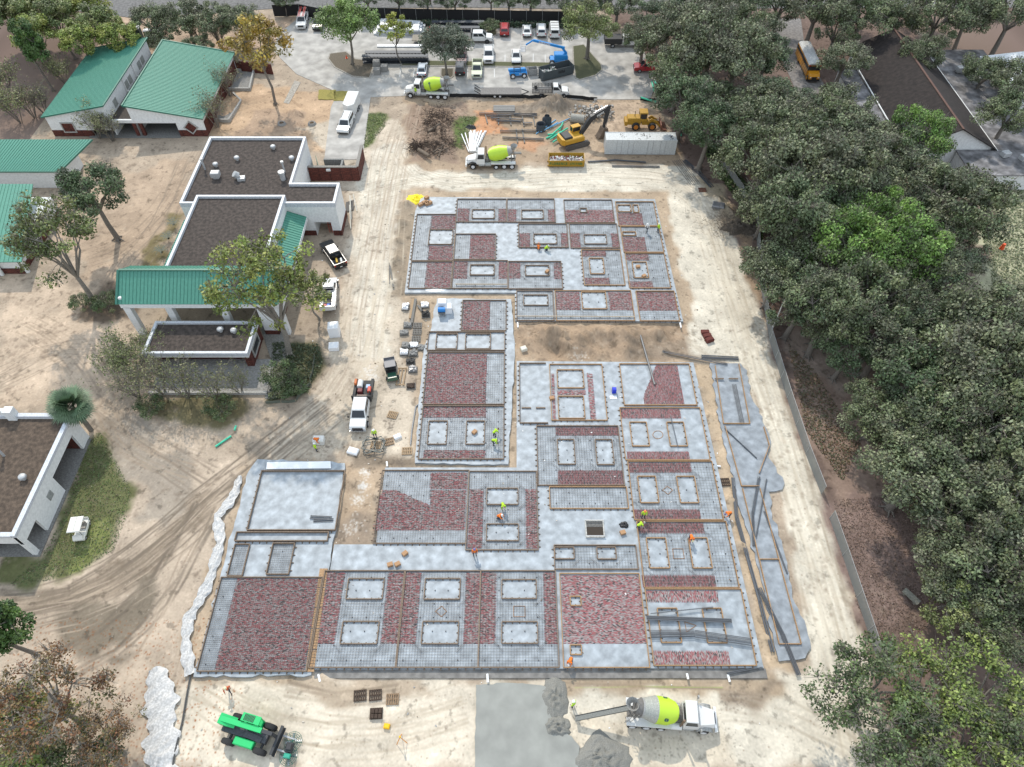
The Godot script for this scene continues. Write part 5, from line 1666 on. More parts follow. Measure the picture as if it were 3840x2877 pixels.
func plant(called: String, key: String, label: String, group: String, x: float, z: float, s := 1.0, tint := "leaf_mid", hs := 1.0, bark := "bark_grey") -> Node3D:
	var k: Dictionary = kinds[key]
	var t := thing(called, label, "tree", Vector3(x, 0, z), rng.randf() * TAU, group)
	t.scale = Vector3(s, s * hs, s)
	piece(t, "trunk", k.wood, mats[bark])
	piece(t, "crown", k.leaves, mats[tint])
	return t

func trees() -> void:
	worn("bark_grey", 0.27, 0.24, 0.205, 0.95, 0.0, 1.5, 0.55, 1.0)
	worn("bark_pale", 0.33, 0.30, 0.255, 0.95, 0.0, 1.5, 0.6, 1.0)
	leafy("leaf_mid", 1.0, 1.0, 1.0)
	leafy("leaf_dark", 0.72, 0.84, 0.8)
	leafy("leaf_grey", 1.15, 1.08, 1.2)
	leafy("leaf_light", 1.5, 1.45, 1.0)
	leafy("leaf_lime", 1.15, 1.6, 0.7)
	var oak := [Color(0.112, 0.145, 0.066), Color(0.135, 0.165, 0.082), Color(0.085, 0.12, 0.052), Color(0.17, 0.185, 0.11), Color(0.12, 0.14, 0.062)]
	for k in 5:
		grow("oak%d" % k, {"h": 13, "r": 5.6, "crown_h": 7.6, "rv": 3.7, "clumps": 46, "clump": 1.25, "per": 220, "leaf": 0.165, "cols": oak, "trunk": 0.42, "twigs": 12, "moss": 3 if k % 2 else 0, "limbs": 7})
	var grp := "%s live oaks of the wood"
	var lab := "dense %s live oak in the wood beyond the chain-link fence"
	var spots := [
		25.2,-135.2, 0.8, 28.3,-129.0, 0.95, 34.3,-135.2, 0.9, 40.2,-138.9, 0.85, 44.4,-133.4, 1.0, 45.7,-125.6, 0.85, 29.5,-119.9, 1.0, 34.9,-123.1, 1.0, 39.2,-119.9, 1.05, 41.8,-113.1, 0.9,
		28.8,-110.2, 0.95, 34.1,-111.6, 1.0, 37.9,-107.4, 1.0, 31.3,-102.0, 0.8, 41.2,-103.3, 0.9,
		46.3,-112.4, 0.75, 45.6,-104.7, 0.8, 60.8,-126.8, 0.75, 56.3,-106.7, 0.75, 56.7,-116.1, 0.65, 61.9,-137.0, 0.9, 58.5,-140.8, 0.9, 68.3,-140.8, 0.9, 75.8,-141.7, 0.9, 81.9,-138.9, 0.95, 88.8,-140.8, 0.95, 94.8,-137.9, 0.95, 75.7,-129.0, 0.7, 85.1,-123.1, 0.75, 87.3,-116.8, 0.8, 82.0,-106.7, 0.75,
		49.9,-105.3, 0.85, 55.0,-108.8, 0.7, 41.5,-95.1, 1.0, 46.6,-96.9, 1.0, 51.8,-98.8, 0.95, 55.0,-95.1, 0.95, 59.6,-95.1, 0.85, 37.4,-92.7, 0.85,
		37.4,-84.8, 0.95, 42.1,-87.6, 1.0, 46.7,-88.1, 1.0, 50.8,-87.0, 0.95, 55.2,-87.0, 0.9, 59.8,-87.6, 0.95, 62.8,-86.5, 0.8,
		38.0,-77.7, 1.0, 42.4,-79.6, 1.0, 46.8,-79.1, 0.9, 57.9,-79.6, 1.0, 62.7,-81.2, 0.95, 65.7,-82.7, 0.6,
		35.6,-70.2, 0.95, 39.2,-71.1, 0.9, 53.0,-71.1, 0.95, 57.8,-72.4, 0.95, 61.8,-74.8, 0.8,
		36.9,-64.2, 0.85, 40.3,-62.9, 0.85, 45.0,-62.9, 0.9, 49.5,-64.2, 0.95, 54.1,-64.2, 0.85,
		41.5,-57.1, 0.8, 45.5,-57.5, 0.95, 49.0,-56.4, 0.95, 53.2,-57.1, 0.95, 57.4,-57.9, 0.95, 60.7,-56.4, 0.95,
		46.0,-50.7, 0.95, 49.4,-50.0, 0.95, 53.5,-51.0, 1.0, 57.1,-50.0, 0.95, 42.7,-48.0, 0.65,
		43.0,-43.6, 0.6, 46.6,-43.9, 0.9, 50.3,-44.2, 0.95, 54.1,-43.6, 0.95,
		42.6,-38.4, 0.85, 45.8,-37.8, 0.95, 49.7,-37.8, 0.95, 52.8,-37.3, 0.9,
		44.7,-32.5, 0.85, 48.4,-32.5, 0.9, 44.3,-28.2, 0.75, 47.6,-27.7, 0.9, 46.1,-23.3, 0.8,
		
	]
	rng.seed = 77
	var tints := ["leaf_mid", "leaf_mid", "leaf_dark", "leaf_grey", "leaf_grey", "leaf_mid"]
	for i in range(0, spots.size(), 3):
		var ti: String = tints[rng.randi() % 6]
		var tone: String = {"leaf_mid": "mid-green", "leaf_dark": "dark green", "leaf_grey": "silvery grey-green"}[ti]
		plant("oak_tree", "oak%d" % (rng.randi() % 5), lab % tone, grp % tone, spots[i], spots[i + 1], spots[i + 2] * rng.randf_range(0.88, 1.28), ti, rng.randf_range(0.9, 1.15))
	var lim := "yellow-green leafy tree standing out bright among the grey-green oaks"
	for q in [[62.8,-98.8, 0.95], [50.6,-78.6, 0.95], [45.5,-71.1, 1.05], [50.5,-72.4, 1.1]]:
		plant("oak_tree", "oak%d" % (rng.randi() % 5), lim, "bright trees in the wood", q[0], q[1], q[2], "leaf_lime", 1.2)
	plant("oak_tree", "oak1", "oak with a thick bare grey trunk and spreading roots beside the fence", "", 39.2,-61.0, 0.92, "leaf_mid", 1.25)
	plant("oak_tree", "oak2", "leaning oak with a stout forked trunk in the leaf-litter clearing", "", 43.5,-45.4, 0.8, "leaf_mid", 1.1)
	plant("oak_tree", "oak3", "low spreading oak whose two trunks fork from the ground by the bench", "", 43.6,-25.5, 0.72, "leaf_light", 0.9)
	grow("airy0", {"h": 12, "r": 5.2, "crown_h": 6.4, "rv": 3.6, "clumps": 66, "clump": 1.05, "per": 80, "leaf": 0.155, "cols": [Color(0.085, 0.125, 0.045), Color(0.11, 0.15, 0.05), Color(0.07, 0.105, 0.045), Color(0.10, 0.13, 0.06)], "trunk": 0.3, "twigs": 9, "limbs": 9, "fork": 0.9})
	grow("airy1", {"h": 12, "r": 5.4, "crown_h": 6.0, "rv": 3.2, "clumps": 60, "clump": 1.1, "per": 85, "leaf": 0.155, "cols": [Color(0.10, 0.145, 0.05), Color(0.13, 0.165, 0.06), Color(0.085, 0.12, 0.05)], "trunk": 0.28, "twigs": 10, "limbs": 9, "fork": 0.9})
	for q in [["airy0", 31.7,-17.0, 0.98, "open-crowned oak overhanging the end of the haul road"], ["airy1", 36.1,-17.4, 0.9, "sparse light green oak behind the one over the haul road"], ["airy1", 41.2,-17.0, 0.95, "sparse light green oak at the shaded corner of the wood"], ["airy0", 33.3,-12.9, 0.85, "thin low oak in the near corner of the wood"], ["airy1", 38.3,-12.6, 0.95, "wide thin-leaved oak in the near corner of the wood"], ["airy0", 42.9,-13.3, 0.9, "open oak at the near edge of the wood, bare limbs showing"]]:
		plant("oak_tree", q[0], q[4], "", q[1], q[2], q[3], "leaf_mid" if q[0] == "airy0" else "leaf_light", 1.0, "bark_pale")
	grow("elm", {"h": 11, "r": 4.6, "crown_h": 6.6, "rv": 3.6, "clumps": 60, "clump": 1.25, "per": 190, "leaf": 0.16, "cols": [Color(0.10, 0.16, 0.06), Color(0.12, 0.18, 0.07), Color(0.09, 0.14, 0.06)], "trunk": 0.22, "twigs": 4, "limbs": 8})
	grow("thin", {"h": 9, "r": 3.0, "crown_h": 5.6, "rv": 3.2, "clumps": 34, "clump": 0.75, "per": 70, "leaf": 0.17, "cols": [Color(0.17, 0.20, 0.05), Color(0.21, 0.21, 0.05), Color(0.12, 0.16, 0.05)], "trunk": 0.14, "twigs": 5, "limbs": 7})
	grow("olive", {"h": 9, "r": 4.4, "crown_h": 5.4, "rv": 2.9, "clumps": 56, "clump": 1.15, "per": 190, "leaf": 0.15, "cols": [Color(0.10, 0.125, 0.085), Color(0.125, 0.145, 0.10), Color(0.085, 0.105, 0.07)], "trunk": 0.2, "twigs": 5, "limbs": 8})
	plant("shade_tree", "elm", "round bright green shade tree on the pointed parking island", "", -31.6,-136.7, 1.15, "leaf_light", 1.05)
	plant("young_tree", "thin", "slender yellow-green tree in front of the stacked steel joists", "", -22.1,-137.1, 1.0, "leaf_light", 1.1)
	plant("shade_tree", "olive", "grey olive-green tree on the small island between parked cars", "", -12.7,-132.8, 1.05, "leaf_mid", 1.05)
	plant("oak_tree", "oak4", "tall feathery oak on the teardrop parking island", "", 15.0,-138.9, 0.95, "leaf_light", 1.0)
	grow("yellow", {"h": 11, "r": 3.6, "crown_h": 7.0, "rv": 3.9, "clumps": 46, "clump": 0.95, "per": 75, "leaf": 0.17, "cols": [Color(0.34, 0.25, 0.04), Color(0.30, 0.23, 0.05), Color(0.20, 0.20, 0.06), Color(0.36, 0.22, 0.04)], "trunk": 0.16, "twigs": 6, "limbs": 8})
	plant("maple_tree", "yellow", "tall thin tree with golden yellow leaves beside the footpath", "", -43.9,-122.2, 1.5, "leaf_mid", 1.05)
	var road := "dark oak along the road beyond the black screen fence"
	for q in [[-30.6,-157.1, 0.6], [-24.0,-156.7, 0.65], [-18.0,-156.7, 0.7], [-12.1,-156.7, 0.6], [-4.6,-158.4, 0.5], [-0.6,-156.7, 0.6], [4.0,-156.2, 0.7], [10.8,-155.8, 0.7], [16.7,-154.6, 0.7], [22.0,-152.9, 0.75], [-48.7,-157.5, 0.6], [28.8,-144.9, 0.9], [36.6,-148.0, 0.95], [45.3,-150.0, 0.95], [54.4,-149.0, 0.95], [69.9,-151.0, 0.95], [84.4,-152.1, 0.95]]:
		plant("oak_tree", "oak%d" % (rng.randi() % 5), road, "oaks along the road", q[0], q[1], q[2], "leaf_dark", 0.85)
	grow("sweetgum", {"h": 13, "r": 4.0, "crown_h": 8.2, "rv": 4.2, "clumps": 56, "clump": 1.15, "per": 150, "leaf": 0.19, "cols": [Color(0.12, 0.16, 0.05), Color(0.15, 0.19, 0.06), Color(0.09, 0.13, 0.05), Color(0.17, 0.18, 0.06)], "trunk": 0.24, "twigs": 4, "limbs": 8})
	for q in [[-95.8,-138.9, 1.0], [-89.1,-133.4, 0.9], [-87.4,-138.9, 0.95], [-81.0,-132.5, 0.85], [-79.5,-137.9, 0.9], [-74.5,-134.8, 0.8], [-99.2,-145.7, 1.0], [-93.2,-146.7, 1.0], [-84.6,-145.7, 0.95]]:
		plant("sweetgum_tree", "sweetgum", "leafy sweetgum in the row behind the green-roofed halls", "sweetgums behind the halls", q[0], q[1], q[2], "leaf_light" if rng.randf() < 0.6 else "leaf_mid", 1.0)
	for q in [[-70.9,-142.7, 0.85], [-64.8,-143.7, 0.85], [-59.1,-143.0, 0.85], [-53.9,-144.0, 0.8], [-68.5,-138.5, 0.6], [-60.9,-136.6, 0.55]]:
		plant("oak_tree", "oak%d" % (rng.randi() % 5), "dusky oak between the green-roofed halls and the road", "oaks behind the halls", q[0], q[1], q[2], "leaf_mid", 0.9)
	plant("oak_tree", "oak0", "dark small-leaved oak in front of the pale green-roofed hall", "", -60.2,-84.3, 0.95, "leaf_dark", 1.2)
	grow("sycamore", {"h": 15, "r": 4.6, "crown_h": 8.6, "rv": 4.8, "clumps": 74, "clump": 0.88, "per": 72, "leaf": 0.15, "cols": [Color(0.115, 0.15, 0.045), Color(0.14, 0.175, 0.05), Color(0.085, 0.12, 0.04), Color(0.17, 0.18, 0.06)], "trunk": 0.26, "twigs": 6, "limbs": 10, "fork": 0.95})
	plant("sycamore_tree", "sycamore", "tall leafy tree with a leaning trunk beside the bare sandy yard", "", -58.8,-70.8, 1.3, "leaf_mid", 1.0, "bark_pale")
	plant("sycamore_tree", "sycamore", "big leafy tree growing against the front of the white school building", "", -29.6,-61.4, 1.45, "leaf_light", 1.0, "bark_pale")
	plant("sycamore_tree", "thin", "small leafy tree overhanging the white utility truck", "", -26.7,-67.7, 0.95, "leaf_mid", 1.0, "bark_pale")
	bare_shrubs()
	palms()
	corner_trees()
	ground_cover()

func bare_shrub(key: String, h: float, r: float, leaves: int, cols: Array) -> void:
	rng.seed = key.hash()
	var wood := MB.new()
	var lf := Leaves.new()
	for k in 9:
		var a := rng.randf() * TAU
		var p := Vector3(cos(a) * 0.15, 0, sin(a) * 0.15)
		var d := Vector3(cos(a) * r * 0.45, h * 0.6, sin(a) * r * 0.45)
		wood.path([p, p + d * 0.5 + Vector3(0, 0.2, 0), p + d], 0.06, 0.03, 4)
		for j in 7:
			var b := p + d * rng.randf_range(0.55, 1.0)
			var e := b + Vector3(rng.randfn() * r * 0.32, rng.randf_range(0.15, 0.45) * h, rng.randfn() * r * 0.32)
			wood.tube(b, e, 0.025, 0.014, 3, false)
			for i in 5:
				var f := b.lerp(e, rng.randf_range(0.3, 1.0))
				var t := f + (e - b).normalized() * 0.4 + rdir() * 0.5
				wood.tube(f, t, 0.014, 0.008, 3, false)
				for w in leaves:
					lf.leaf(t + rdir() * 0.25, (rdir() + Vector3.UP).normalized(), rng.randf_range(0.07, 0.13), rdir(), cols[rng.randi() % cols.size()] * rng.randf_range(0.7, 1.3))
	kinds[key] = {"wood": wood.mesh(), "leaves": lf.mesh()}

func bare_shrubs() -> void:
	var olive := [Color(0.14, 0.15, 0.06), Color(0.19, 0.18, 0.08), Color(0.10, 0.12, 0.05)]
	bare_shrub("myrtle", 4.2, 2.4, 2, olive)
	bare_shrub("myrtle_green", 4.4, 3.0, 5, [Color(0.15, 0.18, 0.06), Color(0.19, 0.20, 0.08), Color(0.11, 0.14, 0.05)])
	for q in [[-44.3,-54.8, 1.25], [-41.1,-54.2, 1.3], [-37.3,-53.9, 1.2], [-47.3,-54.2, 1.1], [-34.5,-54.8, 0.9]]:
		plant("crape_myrtle", "myrtle", "bare many-stemmed shrub in the bed before the porch", "bare shrubs before the porch", q[0], q[1], q[2], "leaf_mid", 1.1, "bark_pale")
	for q in [[-50.8,-58.6, 1.15], [-48.4,-57.4, 1.1], [-47.4,-61.0, 0.9]]:
		plant("crape_myrtle", "myrtle_green", "half-leafed shrub at the corner of the old porch", "half-leafed shrubs by the porch", q[0], q[1], q[2], "leaf_mid", 1.0, "bark_pale")
	for q in [[-52.8,-114.8, 1.3], [-53.0,-125.1, 1.2], [-53.2,-134.9, 0.9]]:
		plant("crape_myrtle", "myrtle", "tall bare shrub beside the patios of the green-roofed hall", "bare shrubs beside the patios", q[0], q[1], q[2], "leaf_mid", 1.15, "bark_pale")
	for q in [[-88.7,-116.3, 1.5], [-86.8,-117.8, 1.3], [-85.2,-118.8, 1.2], [-85.2,-128.9, 1.2], [-94.2,-124.0, 1.4], [-72.7,-111.2, 1.2], [-70.0,-110.5, 1.1], [-63.9,-145.1, 1.2], [-59.4,-144.1, 1.1]]:
		plant("crape_myrtle", "myrtle_green" if rng.randf() < 0.4 else "myrtle", "straggling thin-leaved shrub around the green-roofed halls", "straggling shrubs around the halls", q[0], q[1], q[2], "leaf_grey", 1.1, "bark_grey")

func palms() -> void:
	rng.seed = 12
	var t := thing("palm_tree", "round-headed fan palm behind the white flat-roofed building", "tree", Vector3([-51.5,-49.1][0], 0, [-51.5,-49.1][1]))
	var w := MB.new()
	w.path([Vector3.ZERO, Vector3(0.1, 2.5, 0), Vector3(0, 5.0, 0)], 0.3, 0.24, 8)
	part(t, "trunk", w, mats["bark_grey"])
	var lf := Leaves.new()
	for k in 110:
		var d := rdir()
		d.y = absf(d.y) * 1.5 - 0.35
		d = d.normalized()
		var stem := Vector3(0, 5.1, 0) + d * rng.randf_range(0.6, 1.7)
		var s := d.cross(Vector3.UP).normalized()
		var u := s.cross(d)
		var c := Color(0.09, 0.14, 0.075) * rng.randf_range(0.7, 1.5)
		for i in 13:
			var a := lerpf(-1.5, 1.5, i / 12.0)
			var dir := (d * cos(a) + s * sin(a)).normalized()
			var tip := stem + dir * rng.randf_range(1.1, 1.5) - Vector3(0, 0.3, 0)
			var sd := dir.cross(u).normalized() * 0.13
			for q in [stem + sd, stem - sd, tip]:
				lf.v.append(q); lf.n.append((u + d * 0.4).normalized()); lf.c.append(c)
	piece(t, "crown", lf.mesh(), mats["leaf_mid"])
	for q in [[-52.5,-87.4], [-52.3,-84.1], [-52.4,-81.0]]:
		var cy := thing("cycad", "dark low cycad palm under the green side canopy", "plant", Vector3(q[0], 0, q[1]), 0.0, "cycads along the canopy")
		var cl := Leaves.new()
		for k in 26:
			var a := rng.randf() * TAU
			var pr := Vector3(0, 0.4, 0)
			for i in 6:
				var f := (i + 1) / 6.0
				var nx := Vector3(cos(a) * f * 1.35, 0.4 + sin(f * 2.4) * 0.75, sin(a) * f * 1.35)
				var s := Vector3(-sin(a), 0, cos(a)) * 0.2 * (1.1 - f)
				for v in [pr + s, pr - s, nx]:
					cl.v.append(v); cl.n.append(Vector3.UP); cl.c.append(Color(0.025, 0.045, 0.025) * rng.randf_range(0.7, 1.4))
				pr = nx
		piece(cy, "fronds", cl.mesh(), mats["leaf_mid"])

func corner_trees() -> void:
	grow("russet", {"h": 12, "r": 5.2, "crown_h": 7.2, "rv": 3.8, "clumps": 64, "clump": 1.05, "per": 62, "leaf": 0.14, "cols": [Color(0.17, 0.075, 0.03), Color(0.20, 0.10, 0.035), Color(0.14, 0.10, 0.04), Color(0.11, 0.12, 0.04), Color(0.15, 0.06, 0.03)], "trunk": 0.26, "twigs": 9, "limbs": 9, "fork": 0.95})
	plant("maple_tree", "russet", "thinning tree with russet leaves and pale bare limbs", "", -40.2,-16.0, 0.95, "leaf_mid", 1.0, "bark_pale")
	plant("maple_tree", "russet", "smaller russet-leaved tree beside the white sheeting", "", -35.4,-13.5, 0.62, "leaf_mid", 1.0, "bark_pale")
	grow("lowgreen", {"h": 5, "r": 3.4, "crown_h": 2.6, "rv": 1.6, "clumps": 36, "clump": 0.9, "per": 110, "leaf": 0.14, "cols": [Color(0.08, 0.12, 0.04), Color(0.11, 0.15, 0.05), Color(0.13, 0.12, 0.05)], "trunk": 0.14, "twigs": 5, "limbs": 6})
	plant("bush", "lowgreen", "green undergrowth below the russet tree", "", -37.5,-12.6, 1.0, "leaf_mid", 1.0)
	plant("bush", "lowgreen", "olive thicket in the near corner under the russet tree", "", -43.7,-13.9, 1.3, "leaf_light", 1.0)
	grow("pine", {"h": 11, "r": 2.4, "crown_h": 6.4, "rv": 4.4, "clumps": 44, "clump": 0.85, "per": 210, "leaf": 0.15, "cols": [Color(0.06, 0.12, 0.025), Color(0.085, 0.15, 0.03), Color(0.05, 0.095, 0.03)], "trunk": 0.2, "twigs": 2, "limbs": 6, "fork": 0.3})
	plant("pine_tree", "pine", "bright green pine at the edge of the dirt track", "", -47.2,-22.3, 1.0, "leaf_mid", 1.0)
	plant("pine_tree", "pine", "tall pine among the sweetgums behind the halls", "", -87.1,-127.0, 1.0, "leaf_mid", 1.25)
	for q in [["low green hedge shrub below the bare shrubs, left one", -44.9,-52.2, 0.55], ["low green hedge shrub beside the wire-mesh corner", -36.2,-51.9, 0.6], ["dark shrub under the green gable's left end", -56.5,-69.6, 0.6], ["dark evergreen shrub at the foot of the leaning leafy tree", -60.2,-69.9, 0.5], ["leafy weeds at the foot of the big school tree", -29.6,-56.7, 0.75], ["ivy-like shrub behind the black weed mesh", -28.3,-54.8, 0.65], ["clipped round bush on the square parking island", -4.3,-150.4, 0.62]]:
		plant("bush", "lowgreen", q[0], "", q[1], q[2], q[3], "leaf_dark", 0.8)
	var hd := thing("hedge", "clipped dark hedge along the black screen fence", "hedge")
	rng.seed = 41
	var lf := Leaves.new()
	for k in 5200:
		var f := rng.randf()
		var x := lerpf([-30.2,-153.7][0], [13.1,-152.1][0], f)
		var z := lerpf([-30.2,-153.7][1], [13.1,-152.1][1], f)
		lf.leaf(Vector3(x, rng.randf_range(0.0, 1.0), z + rng.randfn() * 0.45), (rdir() + Vector3(0, 0.6, 0.3)).normalized(), rng.randf_range(0.12, 0.26), rdir(), Color(0.035, 0.06, 0.03) * rng.randf_range(0.6, 1.5))
	piece(hd, "foliage", lf.mesh(), mats["leaf_mid"])

func tufts(called: String, label: String, cat: String, poly: PackedVector2Array, count: int, cols: Array, s0: float, s1: float, up := 0.1) -> void:
	var lf := Leaves.new()
	var lo := poly[0]
	var hi := poly[0]
	for p in poly:
		lo = lo.min(p); hi = hi.max(p)
	var made := 0
	for k in count * 4:
		if made >= count:
			break
		var p := Vector2(rng.randf_range(lo.x, hi.x), rng.randf_range(lo.y, hi.y))
		if not Geometry2D.is_point_in_polygon(p, poly):
			continue
		made += 1
		lf.leaf(Vector3(p.x, rng.randf_range(0.0, up), p.y), (rdir() + Vector3.UP * 1.2).normalized(), rng.randf_range(s0, s1), rdir(), cols[rng.randi() % cols.size()] * rng.randf_range(0.6, 1.35))
	var o := piece(self, called, lf.mesh(), mats["leaf_mid"])
	tag(o, label, cat, "", "stuff")

func ground_cover() -> void:
	rng.seed = 52
	var gr := [Color(0.10, 0.15, 0.04), Color(0.13, 0.18, 0.05), Color(0.085, 0.11, 0.04), Color(0.17, 0.16, 0.08)]
	tufts("grass", "patchy green grass beside the white flat-roofed building", "grass", pg([-51.4,-47.7, -50.5,-49.1, -43.7,-40.7, -43.2,-36.6, -43.3,-33.3, -46.6,-30.7, -51.0,-29.4, -53.0,-29.6, -50.9,-32.8, -50.4,-36.6]), 4200, [Color(0.075, 0.12, 0.03), Color(0.1, 0.15, 0.04), Color(0.12, 0.11, 0.06)], 0.05, 0.11)
	tufts("grass", "strip of weeds between the driveway and the sandy lane", "grass", pg([-26.4,-119.3, -23.0,-119.3, -22.8,-114.8, -25.4,-108.4, -25.9,-108.6]), 1600, gr, 0.06, 0.13)
	tufts("grass", "weeds growing beside the heap of roots", "grass", pg([-9.8,-118.5, -6.4,-118.2, -7.8,-111.2, -8.3,-107.7, -10.3,-108.6]), 1600, gr, 0.06, 0.14)
	tufts("grass", "sparse grass on the sandy field beyond the wood", "grass", pg([78.6,-99.1, 87.0,-101.7, 74.4,-68.6, 68.8,-72.2, 72.6,-86.3]), 6000, [Color(0.13, 0.16, 0.07), Color(0.18, 0.19, 0.1)], 0.1, 0.22)
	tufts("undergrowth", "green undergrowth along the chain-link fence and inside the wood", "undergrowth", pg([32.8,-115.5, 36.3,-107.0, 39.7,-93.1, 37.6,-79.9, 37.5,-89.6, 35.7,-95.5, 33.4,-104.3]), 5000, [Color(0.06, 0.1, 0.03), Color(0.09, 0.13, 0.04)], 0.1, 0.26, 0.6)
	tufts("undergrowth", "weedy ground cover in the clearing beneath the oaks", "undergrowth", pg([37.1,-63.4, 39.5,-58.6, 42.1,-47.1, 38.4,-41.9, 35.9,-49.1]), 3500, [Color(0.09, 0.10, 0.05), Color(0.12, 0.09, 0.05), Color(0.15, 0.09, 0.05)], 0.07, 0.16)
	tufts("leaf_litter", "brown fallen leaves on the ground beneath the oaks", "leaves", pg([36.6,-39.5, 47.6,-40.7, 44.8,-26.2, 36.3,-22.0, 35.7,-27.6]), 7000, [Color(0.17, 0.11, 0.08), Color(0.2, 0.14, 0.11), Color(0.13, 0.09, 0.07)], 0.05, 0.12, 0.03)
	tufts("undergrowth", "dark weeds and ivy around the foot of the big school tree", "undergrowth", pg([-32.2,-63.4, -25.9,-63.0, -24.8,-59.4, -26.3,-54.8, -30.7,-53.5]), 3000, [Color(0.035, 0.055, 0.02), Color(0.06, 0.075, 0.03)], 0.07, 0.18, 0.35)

func wheel(parent: Node, x: float, z: float, r: float, w: float, rim: Material = null) -> void:
	var t := MB.new()
	var o := Vector3(x, r, z)
	var d := Vector3.BACK
	t.tube(o - d * w / 2, o - d * w * 0.3, r * 0.86, r, 16, false)
	t.tube(o - d * w * 0.3, o + d * w * 0.3, r, r, 16, false)
	t.tube(o + d * w * 0.3, o + d * w / 2, r, r * 0.86, 16, false)
	t.disc(o + d * w / 2, d, r * 0.86, 16)
	t.disc(o - d * w / 2, -d, r * 0.86, 16)
	var n := part(parent, "wheel", t, mat("tyre", 0.022, 0.022, 0.023, 0.85))
	var s := 1.0 if z > 0 else -1.0
	var b := MB.new()
	b.tube(o + d * s * (w / 2 - 0.01), o + d * s * (w / 2 + 0.025), r * 0.62, r * 0.55, 12, true)
	b.tube(o + d * s * (w / 2 + 0.02), o + d * s * (w / 2 + 0.06), r * 0.2, r * 0.16, 8, true)
	part(n, "rim", b, rim if rim else mat("alloy", 0.42, 0.43, 0.44, 0.35, 0.6))

func face_pane(parent: Node, called: String, p: Array, u0: float, u1: float, v0: float, v1: float, inside: Vector3, m: Material) -> void:
	var g := func(u: float, v: float) -> Vector3:
		return (p[0] as Vector3).lerp(p[1], u).lerp((p[3] as Vector3).lerp(p[2], u), v)
	var a: Vector3 = g.call(u0, v0)
	var b: Vector3 = g.call(u1, v0)
	var c: Vector3 = g.call(u1, v1)
	var d: Vector3 = g.call(u0, v1)
	var n := (b - a).cross(d - a).normalized()
	if n.dot(a - inside) < 0.0:
		n = -n
	var o := MB.new()
	o.hexa([a - n * 0.02, b - n * 0.02, c - n * 0.02, d - n * 0.02], [a + n * 0.012, b + n * 0.012, c + n * 0.012, d + n * 0.012])
	part(parent, called, o, m)

func cabin(parent: Node, paint: Material, x0: float, x1: float, w0: float, y0: float, x2: float, x3: float, w1: float, y1: float, sides := 2, rear := true) -> void:
	var b := MB.new()
	b.frus(x0, x1, w0, y0, x2, x3, w1, y1)
	b.frus(x2, x3, w1, y1, x2 + 0.08, x3 - 0.08, w1 - 0.09, y1 + 0.05)
	part(parent, "cabin", b, paint)
	var gl := pane()
	var c := Vector3((x0 + x1) / 2, (y0 + y1) / 2, 0)
	face_pane(parent, "windscreen", [Vector3(x1, y0, -w0), Vector3(x1, y0, w0), Vector3(x3, y1, w1), Vector3(x3, y1, -w1)], 0.07, 0.93, 0.08, 0.92, c, gl)
	if rear:
		face_pane(parent, "rear_window", [Vector3(x0, y0, -w0), Vector3(x0, y0, w0), Vector3(x2, y1, w1), Vector3(x2, y1, -w1)], 0.1, 0.9, 0.2, 0.88, c, gl)
	for s in [-1, 1]:
		for k in sides:
			face_pane(parent, "side_window", [Vector3(x0, y0, s * w0), Vector3(x1, y0, s * w0), Vector3(x3, y1, s * w1), Vector3(x2, y1, s * w1)], 0.06 + k * 0.88 / sides, 0.06 + (k + 0.92) * 0.88 / sides, 0.15, 0.88, c, gl)

func lights_of(parent: Node, xf: float, xr: float, w: float, yf: float, yr: float) -> void:
	for s in [-1, 1]:
		var a := MB.new()
		a.box(Vector3(xf, yf, s * (w - 0.22)), Vector3(0.08, 0.16, 0.34))
		part(parent, "headlight", a, mat("lamp_clear"))
		var b := MB.new()
		b.box(Vector3(xr, yr, s * (w - 0.13)), Vector3(0.08, 0.26, 0.2))
		part(parent, "tail_light", b, mat("lamp_red"))
		var m := MB.new()
		m.box(Vector3(0.85, 1.05, s * (w + 0.1)), Vector3(0.12, 0.16, 0.2))
		part(parent, "mirror", m, mat("trim_black"))

func paintwork(key: String, r: float, g: float, b: float) -> StandardMaterial3D:
	var m := mat("paint_" + key, r, g, b, 0.3)
	m.clearcoat_enabled = true
	m.clearcoat = 0.6
	m.clearcoat_roughness = 0.1
	return m

